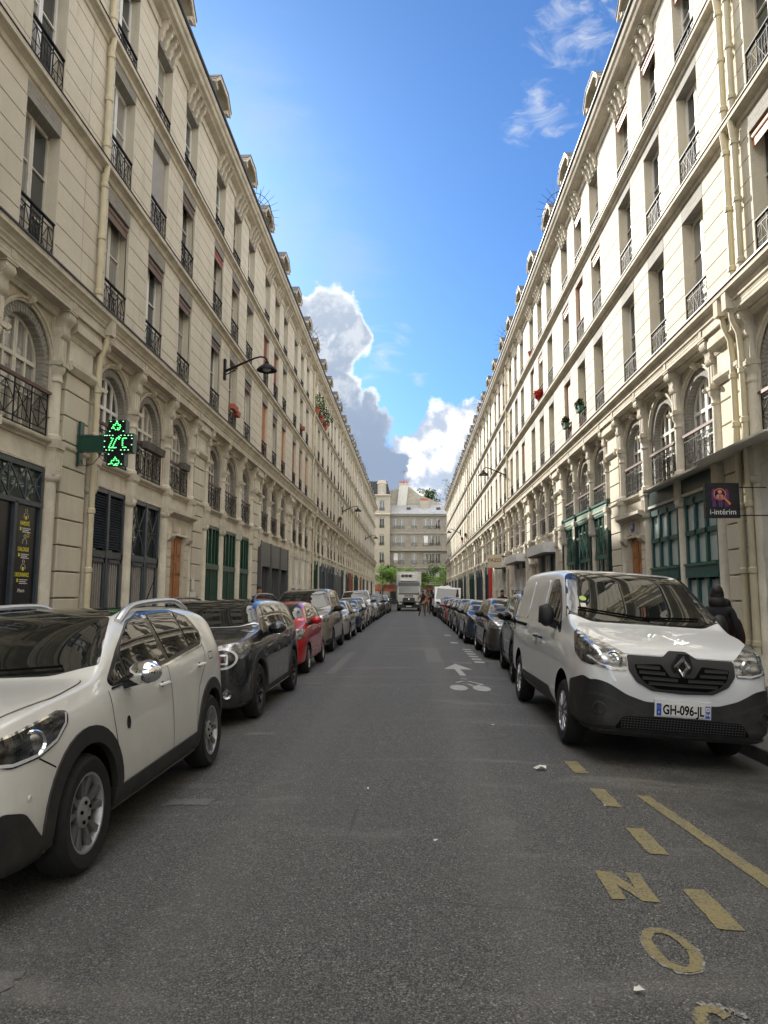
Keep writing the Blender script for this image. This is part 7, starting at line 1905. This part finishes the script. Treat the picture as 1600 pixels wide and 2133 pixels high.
    b = MB(); b.prism([(-3.4, 15), (-1.6, 15), (-0.7, 23.6), (-2.5, 23.6)], -0.5, 0.02, 'render_pale'); b.box(-2.6, -0.6, -0.6, 0.8, 23.6, 23.8, 'stone_trim')
    for k in range(6): b.lathe([(0.13, 0), (0.1, 0.6)], 'pot_red', (-2.4 + k * .32, 0, 23.8), n=8)
    b.tube([(-1.6, 0, 23.8), (-1.6, 0, 26.6)], 0.025, 'iron', 5); b.bar((-2.3, 0, 26.2), (-0.9, 0, 26.4), 0.03, 'iron'); link('chimney', b, r3)
end_block()
# buildings that close the cross street on either side, beyond the terraces
for sx in (-1, 1):
    b = MB(); b.box(min(sx * 9.2, sx * 40), max(sx * 9.2, sx * 40), 136.0 if sx < 0 else 150, 150 if sx < 0 else 160, -0.2, 17, 'stone'); o = link('side_block', b, None); tag(o, 'plain block beyond the end of the %s terrace' % ('left' if sx < 0 else 'right'), 'building')

def tree(x, y, z, h, rad, lab, m='leaf_bright', n=1500, seed=3, trunk=0.16, ls=0.16, sparse=False):
    rr = random.Random(seed)
    r = thing('tree', lab, 'tree', (x, y, z), group='trees at the end of the street')
    b = MB(); b.tube([(0, 0, 0), (0.1, 0, h * .3), (-0.05, 0.1, h * .55), (0.1, 0, h * .9)], [trunk, trunk * .8, trunk * .55, trunk * .15], 'bark', 8)
    tips = []
    for k in range(16):
        a = rr.uniform(0, 2 * PI); z0 = h * rr.uniform(.35, .7); z1 = z0 + h * rr.uniform(.12, .3); d = rad * rr.uniform(.55, .95)
        tip = (d * math.cos(a), d * math.sin(a), z1); tips.append(tip)
        b.tube([(0, 0, z0), (d * .5 * math.cos(a + .15), d * .5 * math.sin(a + .15), (z0 + z1) / 2 + .05), tip], [trunk * .4, trunk * .25, trunk * .06], 'bark', 5)
        if sparse:
            for q in range(5): tb = Vector(tip); b.tube([tb * .7 + Vector((0, 0, z1 * .3)), tb + Vector((rr.uniform(-.6, .6), rr.uniform(-.6, .6), rr.uniform(.2, 1.0)))], [.02, .008], 'bark', 4)
    link('trunk', b, r)
    b = MB()
    for k, t in enumerate(tips + [(0, 0, h * .85), (0, 0, h * .7)]):
        leaf_cloud(b, t, rad * rr.uniform(.32, .5), n // 18, ls, m if k % 4 else 'leaf', (1, 1, .7), seed * 50 + k)
    link('crown', b, r, kind='stuff')
tree(-5.4, 131.0, -0.1, 7.2, 2.6, 'bright green tree at the far left corner of the street', seed=1, n=2400)
tree(-2.2, 131.5, -0.1, 7.0, 2.6, 'bright green tree behind the box truck on its left', seed=2, n=2600)
tree(1.2, 132.5, -0.1, 6.2, 2.0, 'green tree mostly hidden behind the box truck', seed=4, n=2400)
tree(6.2, 131.0, -0.1, 7.2, 2.8, 'bright green tree at the far right corner of the street', seed=3, n=2600)
tree(3.3, 146, 17.0, 6.8, 2.2, 'small dark evergreen growing above the party wall', 'leaf_dark', 1300, 5, ls=.2)
tree(8.0, 144, 15.8, 8.8, 3.2, 'sparse twiggy tree on the rooftop at the right', 'leaf_dark', 700, 6, .1, .14, True)
r = thing('awning', 'red cafe awning across the end of the street behind the truck', 'awning', (-4.4, 133.0, 0))
b = MB(); b.prism([(0.0, 3.6), (-2.0, 2.7), (-2.0, 2.3), (0.0, 3.3)], -4.0, 3.9, 'wood_red', axis='x'); link('canvas', b, r)
b = MB(); b.tube([(-3.4, -1.9, -.1), (-3.4, -1.9, 2.7)], .04, 'iron', 6); b.tube([(3.4, -1.9, -.1), (3.4, -1.9, 2.7)], .04, 'iron', 6); link('post', b, r)

# ------------------------------------------------------------------ people
def person(lab, x, y, z, H, joints, rad, cloth, face, top_m, leg_m, hair='hair_dark', hood=False):
    """one skinned body; joints in units of the body height, with clothes by zone"""
    r = thing('person', lab, 'person', (x, y, z), (0, 0, face))
    names = list(joints); me = bpy.data.meshes.new('body')
    ed = [('pel', 'sp'), ('sp', 'ch'), ('ch', 'nk'), ('nk', 'hd0'), ('hd0', 'hd1'), ('ch', 'shL'), ('shL', 'elL'), ('elL', 'wrL'), ('wrL', 'haL'), ('ch', 'shR'), ('shR', 'elR'), ('elR', 'wrR'), ('wrR', 'haR'),
          ('pel', 'hiL'), ('hiL', 'knL'), ('knL', 'anL'), ('anL', 'toL'), ('pel', 'hiR'), ('hiR', 'knR'), ('knR', 'anR'), ('anR', 'toR')]
    me.from_pydata([tuple(Vector(joints[n]) * H) for n in names], [(names.index(a), names.index(b_)) for a, b_ in ed], [])
    ob = bpy.data.objects.new('tmp', me); COL.objects.link(ob)
    md = ob.modifiers.new('k', 'SKIN'); md.use_smooth_shade = True
    for i, n in enumerate(names):
        v = me.skin_vertices[0].data[i]; v.radius = (rad[n[:2]][0] * H, rad[n[:2]][1] * H); v.use_root = (n == 'pel')
    s2 = ob.modifiers.new('s', 'SUBSURF'); s2.levels = 2
    dg = bpy.context.evaluated_depsgraph_get(); m2 = bpy.data.meshes.new_from_object(ob.evaluated_get(dg)); bpy.data.objects.remove(ob)
    m2.name = 'body'; m2.materials.clear()
    for q in ('skin', top_m, leg_m, 'cloth_black'): m2.materials.append(M[q])
    W_ = {k: Vector(v) * H for k, v in joints.items()}
    for p in m2.polygons:
        c = p.center
        if c.z > W_['nk'].z + .01 * H: k = 0
        elif c.z > W_['pel'].z + 0.01 * H:
            da = min((c - W_[q]).length for q in ('wrL', 'wrR', 'haL', 'haR')); de = min((c - W_[q]).length for q in ('elL', 'elR')); ds = min((c - W_[q]).length for q in ('sp', 'ch', 'shL', 'shR', 'pel'))
            k = 0 if (min(da, de) < ds * .8 and not hood) else 1
        else:
            k = 2
            if min((c - W_[q]).length for q in ('haL', 'haR', 'wrL', 'wrR')) < .06 * H: k = 0
        if c.z < .045 * H: k = 3
        p.material_index = k; p.use_smooth = True
    link('body', m2, r)
    hd = W_['hd1']; b = MB(); b.ball((hd.x, hd.y + .012 * H, hd.z + .004 * H), .054 * H, hair, 12, (.90, 1.0, .95))
    if hood: b.ball((hd.x, hd.y + .012 * H, hd.z - .03 * H), .054 * H, hair, 12, (1.05, .85, 1.45)); b.ball((hd.x, hd.y + .02 * H, hd.z - .09 * H), .06 * H, hair, 12, (1.2, .8, 1.0))
    link('hair', b, r)
    b = MB()
    for s_ in (-1, 1): b.ball((hd.x + s_ * .018 * H, hd.y - .050 * H, hd.z - .002 * H), .006 * H, 'hair_dark', 6)
    b.ball((hd.x, hd.y - .058 * H, hd.z - .016 * H), .010 * H, 'skin', 6, (.7, 1, 1.2)); b.box(hd.x - .014 * H, hd.x + .014 * H, hd.y - .054 * H, hd.y - .045 * H, hd.z - .038 * H, hd.z - .033 * H, 'wood_red')
    link('face', b, r)
    for sd_ in 'LR':         # five curled fingers per hand
        w0 = W_['wr' + sd_]; h0 = W_['ha' + sd_]; d = (h0 - w0).normalized(); sdv = d.cross(Vector((0, 1, 0))).normalized(); b = MB()
        for k in range(4):
            o0 = h0 + sdv * (k - 1.5) * .011 * H; L_ = (.040, .045, .042, .034)[k] * H
            b.tube([o0, o0 + d * L_ * .55, o0 + d * L_ * .9 + Vector((0, -.012 * H, 0))], [.006 * H, .0055 * H, .004 * H], 'skin', 6)
        b.tube([w0 + d * .02 * H, w0 + d * .035 * H + sdv * .026 * H, w0 + d * .055 * H + sdv * .026 * H + Vector((0, -.01 * H, 0))], [.007 * H, .006 * H, .0045 * H], 'skin', 6)
        link('fingers', b, r)
    return r
RAD = {'pe': (.088, .065), 'sp': (.078, .058), 'ch': (.090, .062), 'nk': (.034, .034), 'hd': (.048, .055), 'sh': (.040, .040), 'el': (.027, .027), 'wr': (.018, .020), 'ha': (.022, .014), 'hi': (.058, .060), 'kn': (.038, .040), 'an': (.025, .027), 'to': (.024, .018)}
STAND = dict(pel=(0, 0, .52), sp=(0, 0, .62), ch=(0, 0, .74), nk=(0, -.005, .85), hd0=(0, -.01, .90), hd1=(0, -.012, .945), shL=(.10, 0, .80), elL=(.145, .01, .63), wrL=(.155, -.04, .49), haL=(.155, -.055, .455), shR=(-.10, 0, .80), elR=(-.145, .01, .63),
             wrR=(-.155, -.04, .49), haR=(-.155, -.055, .455), hiL=(.055, 0, .49), knL=(.07, -.01, .28), anL=(.075, .01, .05), toL=(.08, -.07, .018), hiR=(-.055, 0, .49), knR=(-.07, -.01, .28), anR=(-.075, .01, .05), toR=(-.08, -.07, .018))
walk = dict(STAND); walk.update(knL=(.085, -.05, .285), anL=(.10, -.03, .06), toL=(.11, -.10, .03), knR=(-.07, -.03, .28), anR=(-.12, .06, .05), toR=(-.13, -.01, .018), elL=(.15, .0, .64), wrL=(.06, -.08, .53), haL=(.02, -.10, .51), elR=(-.15, .02, .65), wrR=(-.10, -.07, .78), haR=(-.08, -.09, .81), sp=(.01, 0, .62), ch=(.03, -.01, .74), nk=(.04, -.02, .85), hd0=(.04, -.03, .90), hd1=(.04, -.035, .945))
person('man in black t-shirt and khaki trousers walking towards the camera in front of the truck', 0.78, 54.0, road_z(.8), 1.95, walk, RAD, None, 0.0, 'cloth_black', 'cloth_khaki')
w2 = dict(STAND); w2.update(elR=(-.16, -.02, .68), wrR=(-.10, -.08, .82), haR=(-.08, -.09, .85))
person('person in orange top standing beside the cab of the box truck', 1.35, 66.0, road_z(1.3), 1.9, w2, RAD, None, 0.3, 'cloth_orange', 'cloth_khaki')
person('person in dark clothes behind the walking man on the right', 1.62, 60.0, road_z(1.7), 1.75, STAND, RAD, None, 0.4, 'cloth_black', 'cloth_black')
person('dark hooded person nearest the shopfront behind the white van', 4.36, 10.4, 0.03, 1.69, STAND, RAD, None, PI - 0.3, 'cloth_black', 'cloth_black', hood=True)
person('shorter person in maroon top beside the hooded one behind the white van', 4.56, 10.6, 0.03, 1.50, STAND, RAD, None, PI, 'cloth_maroon', 'cloth_black', hood=True)
person('dark haired person on the left pavement behind the black SUV', -4.85, 22.6, 0.05, 1.80, STAND, RAD, None, 0.4, 'cloth_maroon', 'cloth_black')
person('person on the right pavement behind the black boxy SUV', 4.15, 33.0, 0.04, 1.80, STAND, RAD, None, 0.2, 'cloth_maroon', 'cloth_black')
b = MB()
